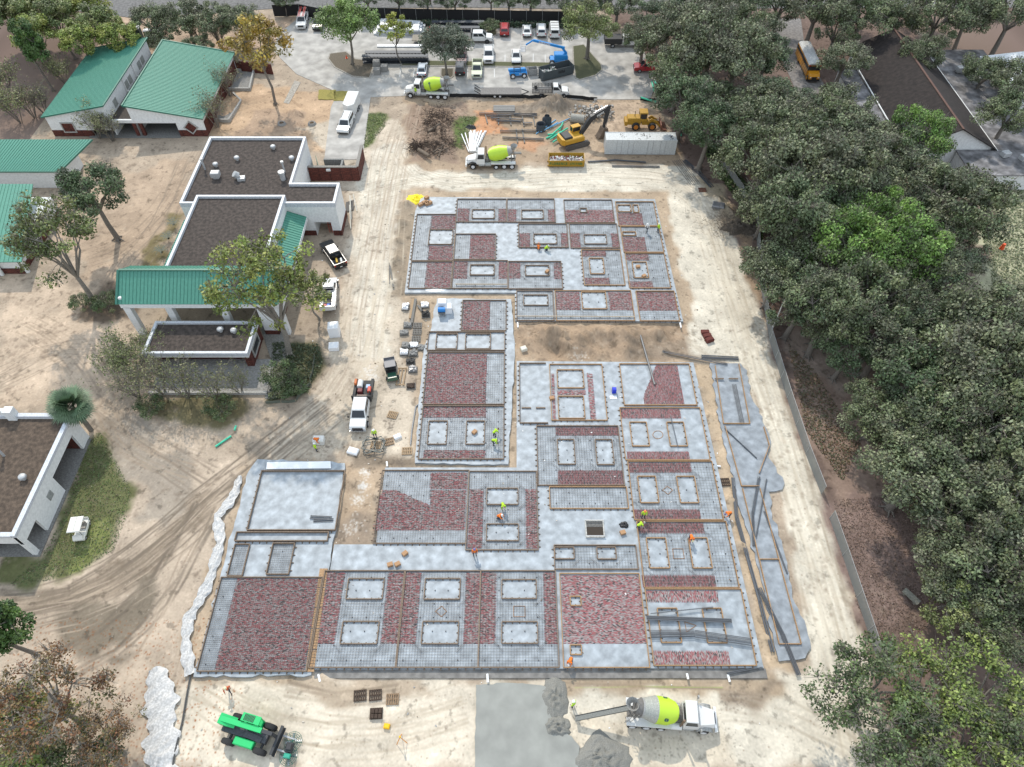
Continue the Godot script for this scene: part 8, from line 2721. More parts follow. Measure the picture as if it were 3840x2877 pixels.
func blue_machines() -> void:
	var bl := mat("lift_blue", 0.02, 0.22, 0.55, 0.4)
	var k := mat("machine_dark")
	var t := thing("telehandler", "small blue telescopic handler holding a grey bin", "telehandler", Vector3([1.17,-132.31][0], 0.045, [1.17,-132.31][1]), 0.12)
	var b := MB.new()
	b.soft(-1.7, 1.7, 0.5, 1.1, -0.7, 0.7, 0.1)
	b.frus(-1.9, 1.6, 0.3, 1.2, -1.9, 1.4, 0.25, 1.6)
	part(t, "body", b, bl)
	var c := MB.new()
	c.span(-0.9, 0.4, 2.1, 2.2, 0.1, 0.85)
	for q in [[-0.9, 0.12], [-0.9, 0.77], [0.32, 0.12], [0.32, 0.77]]:
		c.span(q[0], q[0] + 0.07, 1.1, 2.1, q[1], q[1] + 0.07)
	part(t, "cab", c, k)
	for q in [[1.1, 1], [1.1, -1], [-1.1, 1], [-1.1, -1]]:
		wheel(t, q[0], q[1] * 0.85, 0.5, 0.35, mat("rim_white"))
	lettering(t, "Genie", 0.26, Vector3(0.6, 0.85, 0.72), Basis.IDENTITY, mat("plate_white"))
	var bn := MB.new()
	for s in [-1, 1]:
		bn.span(-0.9, 0.9, 0.1, 1.3, s * 0.6, s * 0.55)
		bn.span(s * 0.9, s * 0.85, 0.1, 1.302, -0.55, 0.55)
	bn.span(-0.85, 0.85, 0.1, 0.15, -0.55, 0.55)
	solo("trash_bin", "pale grey open bin in front of the blue telescopic handler", "bin", bn, worn("bin_grey", 0.36, 0.36, 0.35, 0.7), "", Vector3([3.98,-133.01][0], 0.045, [3.98,-133.01][1]), 0.2)
	var l := thing("boom_lift", "blue boom lift with its basket lowered over the parking row", "boom lift", Vector3([9.31,-137.44][0], 0.045, [9.31,-137.44][1]), PI)
	var ch := MB.new()
	ch.soft(-1.8, 1.8, 0.55, 1.05, -0.9, 0.9, 0.08)
	part(l, "chassis", ch, bl)
	for q in [[1.4, 1], [1.4, -1], [-1.4, 1], [-1.4, -1]]:
		wheel(l, q[0], q[1] * 1.0, 0.52, 0.4, mat("rim_white"))
	var tu := MB.new()
	tu.soft(-1.6, 1.0, 1.1, 2.0, -0.85, 0.85, 0.15)
	part(l, "turret", tu, bl)
	var bm := MB.new()
	bm.beam(Vector3(-1.4, 1.9, 0), Vector3(-0.5, 3.1, 0), 0.35, 0.4)
	bm.beam(Vector3(-1.0, 3.0, 0), Vector3(5.2, 4.5, 0), 0.34, 0.42)
	part(l, "boom", bm, bl)
	var jb := MB.new()
	jb.beam(Vector3(5.2, 4.5, 0), Vector3(6.6, 3.6, 0), 0.22, 0.24)
	part(l, "jib", jb, bl)
	var pn := MB.new()
	pn.beam(Vector3(1.9, 3.7, -0.19), Vector3(4.1, 4.23, -0.19), 0.02, 0.36)
	var pl := part(l, "name_panel", pn, mat("plate_white"))
	lettering(pl, "EBC RENTALS", 0.26, Vector3(3.0, 3.965, -0.21), Basis(Vector3.UP, PI).rotated(Vector3.BACK, 0.235), mat("letter_blue", 0.02, 0.06, 0.25, 0.6))
	var bs := MB.new()
	for y in [2.7, 3.25, 3.8]:
		for q in [[6.7, -0.9, 6.7, 0.9], [7.6, -0.9, 7.6, 0.9], [6.7, -0.9, 7.6, -0.9], [6.7, 0.9, 7.6, 0.9]]:
			bs.beam(Vector3(q[0], y, q[1]), Vector3(q[2], y, q[3]), 0.05, 0.05)
	for q in [[6.7, -0.9], [6.7, 0.9], [7.6, -0.9], [7.6, 0.9]]:
		bs.beam(Vector3(q[0], 2.7, q[1]), Vector3(q[0], 3.8, q[1]), 0.05, 0.05)
	bs.span(6.7, 7.6, 2.66, 2.7, -0.9, 0.9)
	part(l, "basket", bs, mat("basket_grey", 0.35, 0.36, 0.37, 0.5))

func nets(bones: Array, cell: float) -> MB:
	var lo := Vector3(9, 9, 9)
	var hi := -lo
	for b in bones:
		for e in [0, 1]:
			lo = lo.min(b[e] - Vector3.ONE * (b[2 + e] + 2.5 * cell))
			hi = hi.max(b[e] + Vector3.ONE * (b[2 + e] + 2.5 * cell))
	var n := Vector3i(((hi - lo) / cell).ceil()) + Vector3i.ONE
	var f := PackedFloat32Array()
	f.resize(n.x * n.y * n.z)
	f.fill(9.0)
	for b in bones:
		var r := maxf(b[2], b[3]) + 2.5 * cell
		var i0 := Vector3i((((b[0] as Vector3).min(b[1]) - Vector3.ONE * r - lo) / cell).floor()).clamp(Vector3i.ZERO, n - Vector3i.ONE)
		var i1 := Vector3i((((b[0] as Vector3).max(b[1]) + Vector3.ONE * r - lo) / cell).ceil()).clamp(Vector3i.ZERO, n - Vector3i.ONE)
		var ab: Vector3 = b[1] - b[0]
		for z in range(i0.z, i1.z + 1):
			for y in range(i0.y, i1.y + 1):
				for x in range(i0.x, i1.x + 1):
					var p := lo + Vector3(x, y, z) * cell
					var t := clampf((p - b[0]).dot(ab) / ab.length_squared(), 0, 1)
					var d: float = p.distance_to(b[0] + ab * t) - lerpf(b[2], b[3], t)
					var k := (z * n.y + y) * n.x + x
					var h := maxf(0.05 - absf(f[k] - d), 0.0) / 0.05
					f[k] = minf(f[k], d) - h * h * 0.0125
	var vert := {}
	var st := [1, n.x, n.x * n.y]
	for z in n.z - 1:
		for y in n.y - 1:
			for x in n.x - 1:
				var k := (z * n.y + y) * n.x + x
				var s := Vector3.ZERO
				var c := 0
				for e in 12:
					var ax := e / 4
					var u := (ax + 1) % 3
					var w := (ax + 2) % 3
					var o := Vector3i.ZERO
					o[u] = e & 1
					o[w] = (e >> 1) & 1
					var a: int = k + o.x * st[0] + o.y * st[1] + o.z * st[2]
					var d0 := f[a]
					var d1: float = f[a + st[ax]]
					if (d0 < 0.0) != (d1 < 0.0):
						var q := Vector3(o)
						q[ax] += d0 / (d0 - d1)
						s += q
						c += 1
				if c:
					vert[k] = lo + (Vector3(x, y, z) + s / c) * cell
	var m := MB.new()
	var near := func(p: Vector3) -> Array:
		var bd := 9.0
		var nn := Vector3.UP
		var cc := Color.WHITE
		for b in bones:
			var ab: Vector3 = b[1] - b[0]
			var t := clampf((p - b[0]).dot(ab) / ab.length_squared(), 0, 1)
			var q: Vector3 = b[0] + ab * t
			var d: float = p.distance_to(q) - lerpf(b[2], b[3], t)
			if d < bd:
				bd = d; nn = (p - q).normalized(); cc = b[4]
		return [nn, cc]
	var look := {}
	for k in vert:
		look[k] = near.call(vert[k])
	for z in range(1, n.z - 1):
		for y in range(1, n.y - 1):
			for x in range(1, n.x - 1):
				var k := (z * n.y + y) * n.x + x
				for ax in 3:
					var a := f[k] < 0.0
					if a == (f[k + st[ax]] < 0.0):
						continue
					var u: int = st[(ax + 1) % 3]
					var w: int = st[(ax + 2) % 3]
					var q := [k, k - u, k - u - w, k - w]
					if not (vert.has(q[0]) and vert.has(q[1]) and vert.has(q[2]) and vert.has(q[3])):
						continue
					for i in ([0, 2, 1, 0, 3, 2] if a else [0, 1, 2, 0, 2, 3]):
						m.v.append(vert[q[i]]); m.n.append(look[q[i]][0]); m.c.append(look[q[i]][1])
	return m

func figure(key: String, j: Dictionary) -> void:
	var skin := Color(0.30, 0.17, 0.11)
	var leg := Color(0.035, 0.045, 0.07)
	var boot := Color(0.06, 0.045, 0.03)
	var body := [[j.pelvis, j.chest, 0.13, 0.145, leg], [j.chest, j.neck, 0.1, 0.055, skin], [j.neck, j.head, 0.052, 0.06, skin]]
	var shirt := [[j.pelvis.lerp(j.chest, 0.05), j.chest, 0.155, 0.17, Color.WHITE], [j.sl, j.sr, 0.085, 0.085, Color.WHITE], [j.chest, j.chest.lerp(j.neck, 0.6), 0.14, 0.09, Color.WHITE]]
	for s in ["l", "r"]:
		body += [[j["h" + s], j["k" + s], 0.092, 0.066, leg], [j["k" + s], j["a" + s], 0.064, 0.046, leg], [j["a" + s], j["a" + s] + j.get("toe", Vector3(0.17, -0.03, 0)), 0.05, 0.042, boot], [j["s" + s], j["e" + s], 0.052, 0.044, skin], [j["e" + s], j["w" + s], 0.042, 0.032, skin]]
		shirt += [[j["s" + s], j["e" + s], 0.07, 0.058, Color.WHITE], [j["e" + s], j["e" + s].lerp(j["w" + s], 0.85), 0.058, 0.046, Color.WHITE]]
	var m := nets(body, 0.034)
	m.col = skin
	var up: Vector3 = (j.head - j.neck).normalized()
	var fw := (Vector3.RIGHT - up * up.x).normalized()
	m.xf = Transform3D(Basis(fw, up, fw.cross(up)), j.head + up * 0.06)
	m.ball(Vector3.ZERO, Vector3(0.098, 0.118, 0.078), 7, 10)
	m.ball(Vector3(0.1, -0.02, 0), Vector3(0.02, 0.028, 0.014), 4, 6)
	for s in [-1, 1]:
		m.col = skin
		m.ball(Vector3(-0.005, -0.01, s * 0.079), Vector3(0.022, 0.03, 0.01), 4, 6)
		m.col = Color(0.02, 0.015, 0.01)
		m.ball(Vector3(0.085, 0.012, s * 0.032), Vector3(0.012, 0.009, 0.013), 3, 5)
	m.box(Vector3(0.087, -0.06, 0), Vector3(0.014, 0.008, 0.04))
	m.xf = Transform3D.IDENTITY
	m.col = skin
	for s in ["l", "r"]:   # palm, four fingers and a thumb
		var w: Vector3 = j["w" + s]
		var d: Vector3 = (w - j["e" + s]).normalized()
		var sd := Vector3.BACK * (1 if s == "l" else -1)
		var fwd := sd.cross(d).normalized() * (1 if s == "l" else -1)
		m.tube(w - d * 0.02, w + d * 0.085, 0.03, 0.036, 8)
		for i in 4:
			var p := w + d * 0.08 + fwd * (i - 1.5) * 0.02
			var l: float = [0.062, 0.075, 0.07, 0.055][i]
			var mid := p + d * l * 0.55
			m.tube(p, mid, 0.01, 0.009, 5)
			m.tube(mid, mid + (d - sd * 0.55).normalized() * l * 0.55, 0.009, 0.007, 5)
		m.tube(w + d * 0.03 + fwd * 0.03, w + d * 0.075 + fwd * 0.062 - sd * 0.012, 0.011, 0.009, 5)
	var h := MB.new()
	h.xf = Transform3D(Basis(fw, up, fw.cross(up)), j.head + up * 0.06)
	h.ball(Vector3(0, 0.045, 0), Vector3(0.145, 0.115, 0.12), 5, 12, 0.0)
	h.tube(Vector3(0.02, 0.035, 0), Vector3(0.02, 0.05, 0), 0.16, 0.155, 14)
	kinds[key] = {"body": m.mesh(), "shirt": nets(shirt, 0.036).mesh(), "hat": h.mesh()}

func people() -> void:
	var v := func(x: float, y: float, z: float) -> Vector3: return Vector3(x, y, z)
	figure("stand", {"pelvis": v.call(0, 0.95, 0), "chest": v.call(0, 1.28, 0), "neck": v.call(0, 1.47, 0), "head": v.call(0.02, 1.58, 0), "hl": v.call(0, 0.92, -0.1), "hr": v.call(0, 0.92, 0.1), "kl": v.call(0.03, 0.5, -0.13), "kr": v.call(0.02, 0.5, 0.13), "al": v.call(-0.02, 0.08, -0.14), "ar": v.call(0.0, 0.08, 0.14), "sl": v.call(0, 1.4, -0.19), "sr": v.call(0, 1.4, 0.19), "el": v.call(0.02, 1.13, -0.28), "er": v.call(-0.02, 1.13, 0.28), "wl": v.call(0.18, 0.95, -0.24), "wr": v.call(0.12, 0.92, 0.26)})
	figure("walk", {"pelvis": v.call(0, 0.93, 0), "chest": v.call(0.05, 1.26, 0), "neck": v.call(0.08, 1.45, 0), "head": v.call(0.11, 1.56, 0), "hl": v.call(0, 0.9, -0.1), "hr": v.call(0, 0.9, 0.1), "kl": v.call(0.2, 0.52, -0.11), "kr": v.call(-0.05, 0.48, 0.11), "al": v.call(0.3, 0.08, -0.11), "ar": v.call(-0.32, 0.12, 0.11), "sl": v.call(0.05, 1.38, -0.19), "sr": v.call(0.06, 1.38, 0.19), "el": v.call(-0.1, 1.13, -0.26), "er": v.call(0.2, 1.14, 0.26), "wl": v.call(0.0, 0.9, -0.27), "wr": v.call(0.4, 1.05, 0.22)})
	figure("bend", {"pelvis": v.call(-0.1, 0.88, 0), "chest": v.call(0.22, 1.0, 0), "neck": v.call(0.42, 1.0, 0), "head": v.call(0.53, 0.99, 0), "hl": v.call(-0.1, 0.86, -0.1), "hr": v.call(-0.1, 0.86, 0.1), "kl": v.call(0.02, 0.48, -0.15), "kr": v.call(0.04, 0.48, 0.15), "al": v.call(-0.06, 0.08, -0.17), "ar": v.call(-0.03, 0.08, 0.17), "sl": v.call(0.34, 1.0, -0.19), "sr": v.call(0.34, 1.0, 0.19), "el": v.call(0.38, 0.72, -0.22), "er": v.call(0.4, 0.72, 0.22), "wl": v.call(0.5, 0.48, -0.14), "wr": v.call(0.52, 0.48, 0.14)})
	figure("squat", {"pelvis": v.call(-0.12, 0.38, 0), "chest": v.call(0.1, 0.68, 0), "neck": v.call(0.22, 0.83, 0), "head": v.call(0.3, 0.91, 0), "hl": v.call(-0.12, 0.36, -0.1), "hr": v.call(-0.12, 0.36, 0.1), "kl": v.call(0.26, 0.46, -0.18), "kr": v.call(0.18, 0.12, 0.16), "al": v.call(0.12, 0.08, -0.18), "ar": v.call(-0.2, 0.08, 0.17), "sl": v.call(0.17, 0.76, -0.19), "sr": v.call(0.17, 0.76, 0.19), "el": v.call(0.38, 0.6, -0.24), "er": v.call(0.38, 0.56, 0.24), "wl": v.call(0.52, 0.42, -0.16), "wr": v.call(0.52, 0.38, 0.14)})
	var col := {"lime": [0.40, 0.62, 0.03], "orange": [0.72, 0.17, 0.02], "white": [0.62, 0.62, 0.6], "red": [0.55, 0.1, 0.03]}
	var hat := {"white": [0.72, 0.72, 0.7], "orange": [0.7, 0.2, 0.06], "blue": [0.15, 0.14, 0.3], "cream": [0.68, 0.66, 0.42], "grey": [0.4, 0.42, 0.42], "dark": [0.12, 0.08, 0.05]}
	for q in [
		["stand", 14.62,-37.09, 0.3, "lime", "orange", -1.6, "person in lime shirt and orange hard hat standing on the rebar"],
		["bend", 13.91,-35.79, 0.3, "lime", "white", 0.4, "person in lime vest stooping beside the joint between two forms"],
		["bend", 24.23,-37.37, 0.1, "orange", "blue", 3.5, "person in orange shirt and purple-blue hat bending at the form's end"],
		["bend", 19.44,-34.46, 0.3, "orange", "cream", -1.5, "person in orange vest and pale yellow hat leaning over an opening"],
		["stand", -3.99,-32.62, 0.3, "orange", "blue", -1.3, "person in orange vest with a long shadow on the bare walkway"],
		["bend", -1.04,-38.36, 0.3, "lime", "grey", -1.3, "person in lime vest kneeling over the mat between two openings"],
		["squat", -1.45,-37.09, 0.3, "orange", "white", -0.4, "person in orange shirt crouching over the rebar mat"],
		["bend", -2.13,-48.07, 0.3, "lime", "dark", 0.7, "person in lime shirt and dark hat bending on the middle slab"],
		["bend", -2.22,-46.87, 0.3, "lime", "white", -0.2, "person in lime shirt and white hat bending on the middle slab"],
		["walk", 20.73,-85.79, 0.3, "white", "white", 4.0, "person in white shirt and white hat striding on the upper slab"],
		["stand", 22.43,-85.69, 0.3, "lime", "cream", 3.6, "person in lime shirt at the right edge of the upper slab"],
		["squat", 5.08,-81.55, 0.3, "lime", "white", 0.0, "person in lime shirt squatting on the upper slab's walkway"],
		["squat", 3.97,-81.66, 0.3, "orange", "orange", 1.5, "person in orange crouching beside the small work table"],
		["bend", -23.60,-47.27, 0.0, "orange", "white", -0.4, "person in orange shirt leaning over the white saw table"],
		["stand", -23.39,-46.08, 0.0, "lime", "white", 0.5, "person in lime shirt standing below the white saw table"],
		["stand", -16.59,-48.07, 0.0, "lime", "white", -1.4, "person in lime vest behind the stacked steel angle frames"],
		["walk", -27.09,-18.80, 0.0, "red", "cream", -1.2, "person in red-orange vest walking alone across the sand"],
		["bend", 5.72,-21.47, 0.3, "orange", "white", -2.0, "person in orange vest kneeling beside the small lower opening"],
		["stand", 5.80,-17.46, 0.0, "lime", "white", 2.6, "person in lime jacket guiding the concrete chute"],
		["stand", -17.99,-124.47, 0.5, "lime", "cream", -2.0, "person in lime jacket at the open cab door of the far mixer"],
	]:
		var t := thing("person", q[7], "person", Vector3(q[1], q[3], q[2]), q[6], "workers on the site")
		piece(t, "body", kinds[q[0]].body, tinted("figure_skin", 1, 1, 1, 0.75))
		var c: Array = col[q[4]]
		piece(t, "shirt", kinds[q[0]].shirt, mat("shirt_" + q[4], c[0], c[1], c[2], 0.85))
		c = hat[q[5]]
		piece(t, "hard_hat", kinds[q[0]].hat, mat("hat_" + q[5], c[0], c[1], c[2], 0.4))

func at(x: float, z: float, y := 0.0) -> Vector3:
	return Vector3(x, y, z)

var pallet0: Node3D

func pallet(label: String, x: float, z: float, turn: float, y := 0.0, m: Material = null) -> Node3D:
	var t: Node3D
	var wood := m if m else worn("pallet_wood", 0.30, 0.235, 0.17, 0.9, 0.0, 1.0, 0.6, 1.0)
	t = thing("pallet", label, "pallet", Vector3(x, y, z), turn, "timber pallets")
	for i in 3:
		var s := MB.new()
		s.span(-0.6, 0.6, 0.02, 0.11, -0.5 + i * 0.45, -0.4 + i * 0.45)
		part(t, "bearer", s, wood)
	for i in 6:
		var b := MB.new()
		b.span(-0.6 + i * 0.216, -0.48 + i * 0.216, 0.11, 0.14, -0.5, 0.5)
		part(t, "slat", b, wood)
	return t

func stack_of(called: String, label: String, cat: String, x: float, z: float, turn: float, w: float, h: float, d: float, m: Material, y := 0.14, e := 0.08) -> void:
	var b := MB.new()
	b.soft(-w / 2, w / 2, 0, h, -d / 2, d / 2, e)
	solo(called, label, cat, b, m, "", Vector3(x, y, z), turn)

func pipes(called: String, label: String, ends: Array, r: float, m: Material, group: String, y := 0.0) -> void:
	for i in range(0, ends.size(), 4):
		var b := MB.new()
		b.tube(Vector3(ends[i], y + r + (i / 4) % 3 * r * 1.2, ends[i + 1]), Vector3(ends[i + 2], y + r + (i / 4) % 3 * r * 1.2, ends[i + 3]), r, r, 8)
		solo(called, label, "pipe", b, m, group)

func bundle(label: String, f: Array, n: int, w: float, y: float, t := 0.035) -> void:
	var p := pg(f)
	var b := MB.new()
	for k in n:
		var off := (k - n / 2.0) / n * w
		for i in p.size() - 1:
			var d := (p[i + 1] - p[i]).normalized()
			var o := Vector2(-d.y, d.x) * (off + rng.randfn() * 0.03)
			b.beam(Vector3(p[i].x + o.x, y + (k % 3) * t, p[i].y + o.y), Vector3(p[i + 1].x + o.x, y + (k % 3) * t, p[i + 1].y + o.y), t, t)
	solo("rebar_bundle", label, "rebar", b, mat("rebar_bundle", 0.10, 0.108, 0.12, 0.6, 0.3))

func materials_lying() -> void:
	rng.seed = 61
	var grey_wood := worn("grey_wood", 0.26, 0.245, 0.22, 0.9, 0.0, 1.0, 0.6, 1.0)
	var dark_wood := worn("dark_wood", 0.085, 0.055, 0.038, 0.9, 0.0, 1.0, 0.6, 1.0)
	var tan_wood := worn("tan_wood", 0.46, 0.32, 0.19, 0.9, 0.0, 1.0, 0.7, 1.0)
	var wrap := mat("wrap_white", 0.72, 0.73, 0.74, 0.45)
	var cast := worn("dark_castings", 0.10, 0.095, 0.09, 0.8, 0.0, 0.6, 0.35, 1.0)
	var block := worn("grey_block")
	for q in [
		["white boxes and dark bars", -14.95,-69.89, 1.5, wrap, 0.55], ["black plastic crates", -11.98,-68.38, 0.1, cast, 0.75], ["white wrapped brackets", -12.25,-70.26, 0.1, wrap, 0.4], ["rounded grey stones", -14.32,-66.46, 0.05, block, 0.3], ["rusty bars", -12.98,-66.46, 0.0, null, 0.0], ["grey blocks and a plank", -14.70,-65.09, 0.1, block, 0.35], ["orange-brown bars", -12.94,-65.26, 0.0, null, 0.0], ["bare weathered slats", -12.97,-63.99, 0.0, null, 0.0], ["pale round fittings", -14.23,-62.75, -0.1, block, 0.35], ["white pipe fittings", -13.12,-62.83, 0.05, wrap, 0.3], ["grey plastic spacers", -12.09,-62.42, 0.05, block, 0.25], ["sacks under white film", -14.36,-61.52, 0.05, wrap, 0.45], ["stacked grey blocks", -13.12,-61.36, 0.05, block, 0.4], ["dark strapping and a cardboard tub", -13.37,-60.00, 0.1, cast, 0.4], ["silver foil bags", -12.94,-58.58, 0.05, worn("foil"), 0.35], ["brown scrap boards", -12.95,-55.90, 0.1, dark_wood, 0.25],
	]:
		pallet("grey pallet holding %s beside the middle slab" % q[0] if q[4] else "empty pallet of %s beside the middle slab" % q[0], q[1], q[2], q[3], 0.0, grey_wood)
		if q[5] > 0.0:
			var b := MB.new()
			b.soft(-0.5, 0.5, 0, q[5] * 0.55, -0.4, 0.4, 0.05)
			for k in 16:
				var s := rng.randf_range(0.12, 0.34)
				b.box(Vector3(rng.randf_range(-0.42, 0.42), q[5] * rng.randf_range(0.4, 0.85), rng.randf_range(-0.36, 0.36)), Vector3(s * 1.3, s * 0.6, s), Basis.from_euler(Vector3(rng.randfn() * 0.15, rng.randf() * 3, rng.randfn() * 0.15)))
			tag(solo("pallet_load", "load of %s on a pallet beside the middle slab" % q[0], "load", b, q[4], "", Vector3(q[1], 0.145, q[2]), q[3]), "", "", "", "stuff")
	for q in [["clean tan pallet lying alone on the sand by the work truck", -14.85,-51.39, -0.25, tan_wood], ["pale pallet under the stacked steel angle frames", -16.40,-46.94, -0.1, tan_wood], ["tilted brown pallet beside the white box below the work truck", -14.89,-47.40, 0.3, worn("brown_pallet")], ["stack-end pallet at the corner of the middle slab", -12.58,-46.08, 0.05, tan_wood], ["dark pallet with two bearers in the foreground sand", -14.54,-18.42, 0.1, dark_wood], ["dark pallet holding black pipe in the foreground sand", -13.08,-18.46, 0.1, dark_wood], ["brown slatted pallet in the foreground sand", -11.40,-18.08, 0.05, worn("brown_pallet")], ["dark pallet with six bundles in the foreground sand", -12.80,-16.81, 0.05, dark_wood], ["pallet leaning on the trench edge beside the casting bed", 24.66,-41.82, 0.05, dark_wood], ["reddish pallet behind the long thin steel bars", 31.12,-96.54, 0.0, worn("red_pallet", 0.2, 0.08, 0.05, 0.9)]]:
		pallet(q[0], q[1], q[2], q[3], 0.0, q[4])
	for k in 6:
		stack_of("timber_bundle", "short dark bundle on the foreground pallet of six", "bundle", [-13.11,-16.89][0] + (k % 3) * 0.34, [-13.11,-16.89][1] - 0.1 + (k / 3) * 0.45, 0.0, 0.3, 0.2, 0.4, dark_wood, 0.145, 0.03)
		get_child(-1).set_meta("group", "bundles on the pallet of six")
	stack_of("wrapped_stack", "tall white wrapped stack standing on the sandy lane", "stack", -24.07,-64.92, 0.1, 1.4, 1.9, 1.3, wrap, 0.0)
	stack_of("wrapped_stack", "small white wrapped stack below the tall one on the lane", "stack", -23.81,-62.42, 0.1, 1.3, 0.7, 1.1, wrap, 0.0)
	stack_of("wrapped_stack", "white wrapped crate on the middle slab beside the blue barrel", "stack", -9.63,-69.33, 0.0, 1.1, 1.7, 1.0, wrap, 0.3)
	stack_of("wrapped_stack", "film-covered pallet stack behind the blue barrel", "stack", -8.90,-68.98, 0.1, 1.1, 1.1, 1.1, wrap, 0.3)
	var br := MB.new()
	br.tube(Vector3(-0.5, 1.0, 0), Vector3(0.5, 1.0, 0), 0.35, 0.35, 14)
	solo("barrel", "bright blue barrel lying on a timber stand", "barrel", br, mat("barrel_blue", 0.01, 0.18, 0.5, 0.45), "", at(-9.69,-68.27, 0.3))
	var sd := MB.new()
	for s in [[-0.4, -0.3], [0.4, -0.3], [-0.4, 0.3], [0.4, 0.3]]:
		sd.beam(Vector3(s[0], 0, s[1]), Vector3(s[0], 0.7, s[1] * 0.7), 0.08, 0.08)
	sd.span(-0.5, 0.5, 0.6, 0.68, -0.35, 0.35)
	solo("barrel_stand", "timber stand under the blue barrel", "stand", sd, grey_wood, "", at(-9.69,-68.27, 0.3))
	for q in [["orange-tan", -13.98,-71.44, -14.10,-67.67, tan_wood, 0.3], ["grey", -13.65,-71.44, -13.84,-66.80, grey_wood, 0.35], ["short grey", -13.22,-70.17, -12.25,-68.55, grey_wood, 0.25], ["long pale", -17.98,-78.23, -17.04,-73.77, grey_wood, 0.2], ["thin pale", -18.19,-78.93, -17.65,-74.53, grey_wood, 0.1], ["tan", -5.76,-20.12, -24.21,-20.08, tan_wood, 0.0]]:
		if q[6] > 0.0:
			var b := MB.new()
			b.beam(Vector3(q[1], 0.2, q[2]), Vector3(q[3], 0.2, q[4]), q[6], 0.16)
			solo("plank", "%s plank lying beside the %s" % [q[0], "pallet rows" if q[1] > -13.0 else "sandy lane"], "plank", b, q[5])
	var sh := thing("sawhorse_frame", "pale timber frame lying beside the green buggy", "frame", at(-14.28,-57.42))
	for s in [-0.45, 0.0, 0.45]:
		var b := MB.new()
		b.beam(Vector3(s, 0.1, -1.4), Vector3(s - 0.15, 0.1, 1.4), 0.14, 0.1)
		part(sh, "rail", b, tan_wood)
	for s in [-1.35, 1.35]:
		var b := MB.new()
		b.beam(Vector3(-0.6, 0.2, s), Vector3(0.55, 0.2, s), 0.14, 0.1)
		part(sh, "cross_piece", b, tan_wood)
	var fr := thing("frame_stack", "stack of dark steel angle frames on pallets below the work truck", "frames", at(-16.60,-46.74))
	for k in 3:
		var b := MB.new()
		b.xf = Transform3D(Basis(Vector3.UP, [0.05, 0.35, -0.25][k]), Vector3(0, 0.25 + k * 0.12, 0))
		for s in [-1, 1]:
			b.beam(Vector3(-1.2, 0, s * 0.9), Vector3(1.2, 0, s * 0.9), 0.09, 0.09)
			b.beam(Vector3(s * 1.2, 0, -0.85), Vector3(s * 1.2, 0, 0.85), 0.09, 0.088)
		b.beam(Vector3(0.1, 0, -0.85), Vector3(0.1, 0, 0.85), 0.07, 0.07)
		part(fr, "frame", b, mat("angle_steel", 0.06, 0.07, 0.07, 0.5, 0.4))
	stack_of("saw_table", "white saw table where two workers stand", "table", -23.28,-47.40, 0.0, 1.3, 0.85, 0.9, mat("table_white", 0.62, 0.61, 0.57, 0.7), 0.0)
	stack_of("foam_box", "white foam box below the work truck", "box", -13.89,-48.07, 0.5, 0.9, 0.4, 0.6, wrap, 0.0)
	stack_of("film_bundle", "black bundle half covered with white film", "bundle", -19.01,-46.01, -0.3, 1.3, 0.4, 0.9, wrap, 0.0, 0.15)
	for q in [[-12.21,-31.57, "open cardboard box in the middle of the walkway"], [-13.00,-31.51, "pale open cardboard box left of its brown neighbour"], [-11.54,-32.78, "small cardboard tub on the bare walkway"], [12.17,-35.23, "open cardboard box right of the square pit"], [12.17,-35.23, ""], [5.14,-76.82, "torn cardboard box inside a form opening"], [18.50,-77.81, "cardboard box with a black flap in a tall opening"], [19.16,-75.85, "crumpled cardboard box at the foot of the tall opening"], [-4.56,-48.55, "small cardboard box in the right opening of the middle slab"], [5.02,-53.68, "cardboard and white sheets at the edge of the white-blocked form"]]:
		if q[2]:
			stack_of("cardboard_box", q[2], "box", q[0], q[1], rng.randf(), 0.6, 0.35, 0.45, mat("cardboard"), 0.31, 0.02)
	for k in 6:
		stack_of("cardboard_box", "cardboard box in the pile by the yellow tarp on the upper slab", "box", [-13.93,-92.91][0] + rng.randf_range(-1.2, 1.6), [-13.93,-92.91][1] + rng.randf_range(-1.0, 0.8), rng.randf(), 0.7, 0.45, 0.5, mat("cardboard"), 0.31, 0.02)
		get_child(-1).set_meta("group", "boxes by the yellow tarp")
	blob("tarp", "crumpled yellow tarp at the corner of the upper slab", "tarp", -15.41,-94.25, 1.7, 1.3, 0.5, mat("tarp_yellow", 0.72, 0.58, 0.0, 0.6), 4)
	blob("plastic_sheet", "white torn sheet on the lower edge of the upper slab", "sheet", -10.85,-73.18, 1.6, 0.5, 0.12, wrap, 7, 0.3)
	blob("wire_coil", "tangled grey brush pile at the edge of the wood", "brush", 35.89,-87.14, 3.4, 2.0, 1.3, worn("brush_grey"), 9)
	blob("plastic_bag", "black rubbish bag right of the square pit", "bag", 12.42,-36.24, 0.55, 0.45, 0.4, mat("bag_black"), 3, 0.3)
	blob("plastic_bag", "black rubbish bags beside the weeds and orange clay", "bag", -7.39,-114.77, 1.0, 0.6, 0.55, mat("bag_black"), 5)
	stack_of("bucket", "bright blue bucket on the largest slab", "bucket", 12.93,-54.78, 0.0, 0.5, 0.75, 0.5, mat("bucket_blue", 0.01, 0.03, 0.5, 0.4), 0.31, 0.06)
	stack_of("tray", "white tray of dark tools below the blue bucket", "tray", 12.79,-53.90, 0.0, 0.9, 0.06, 0.55, wrap, 0.31, 0.02)
	stack_of("case", "bright yellow plastic case on the foreground sand", "case", -11.67,-15.68, -0.15, 0.55, 0.35, 0.45, mat("case_yellow"), 0.0)
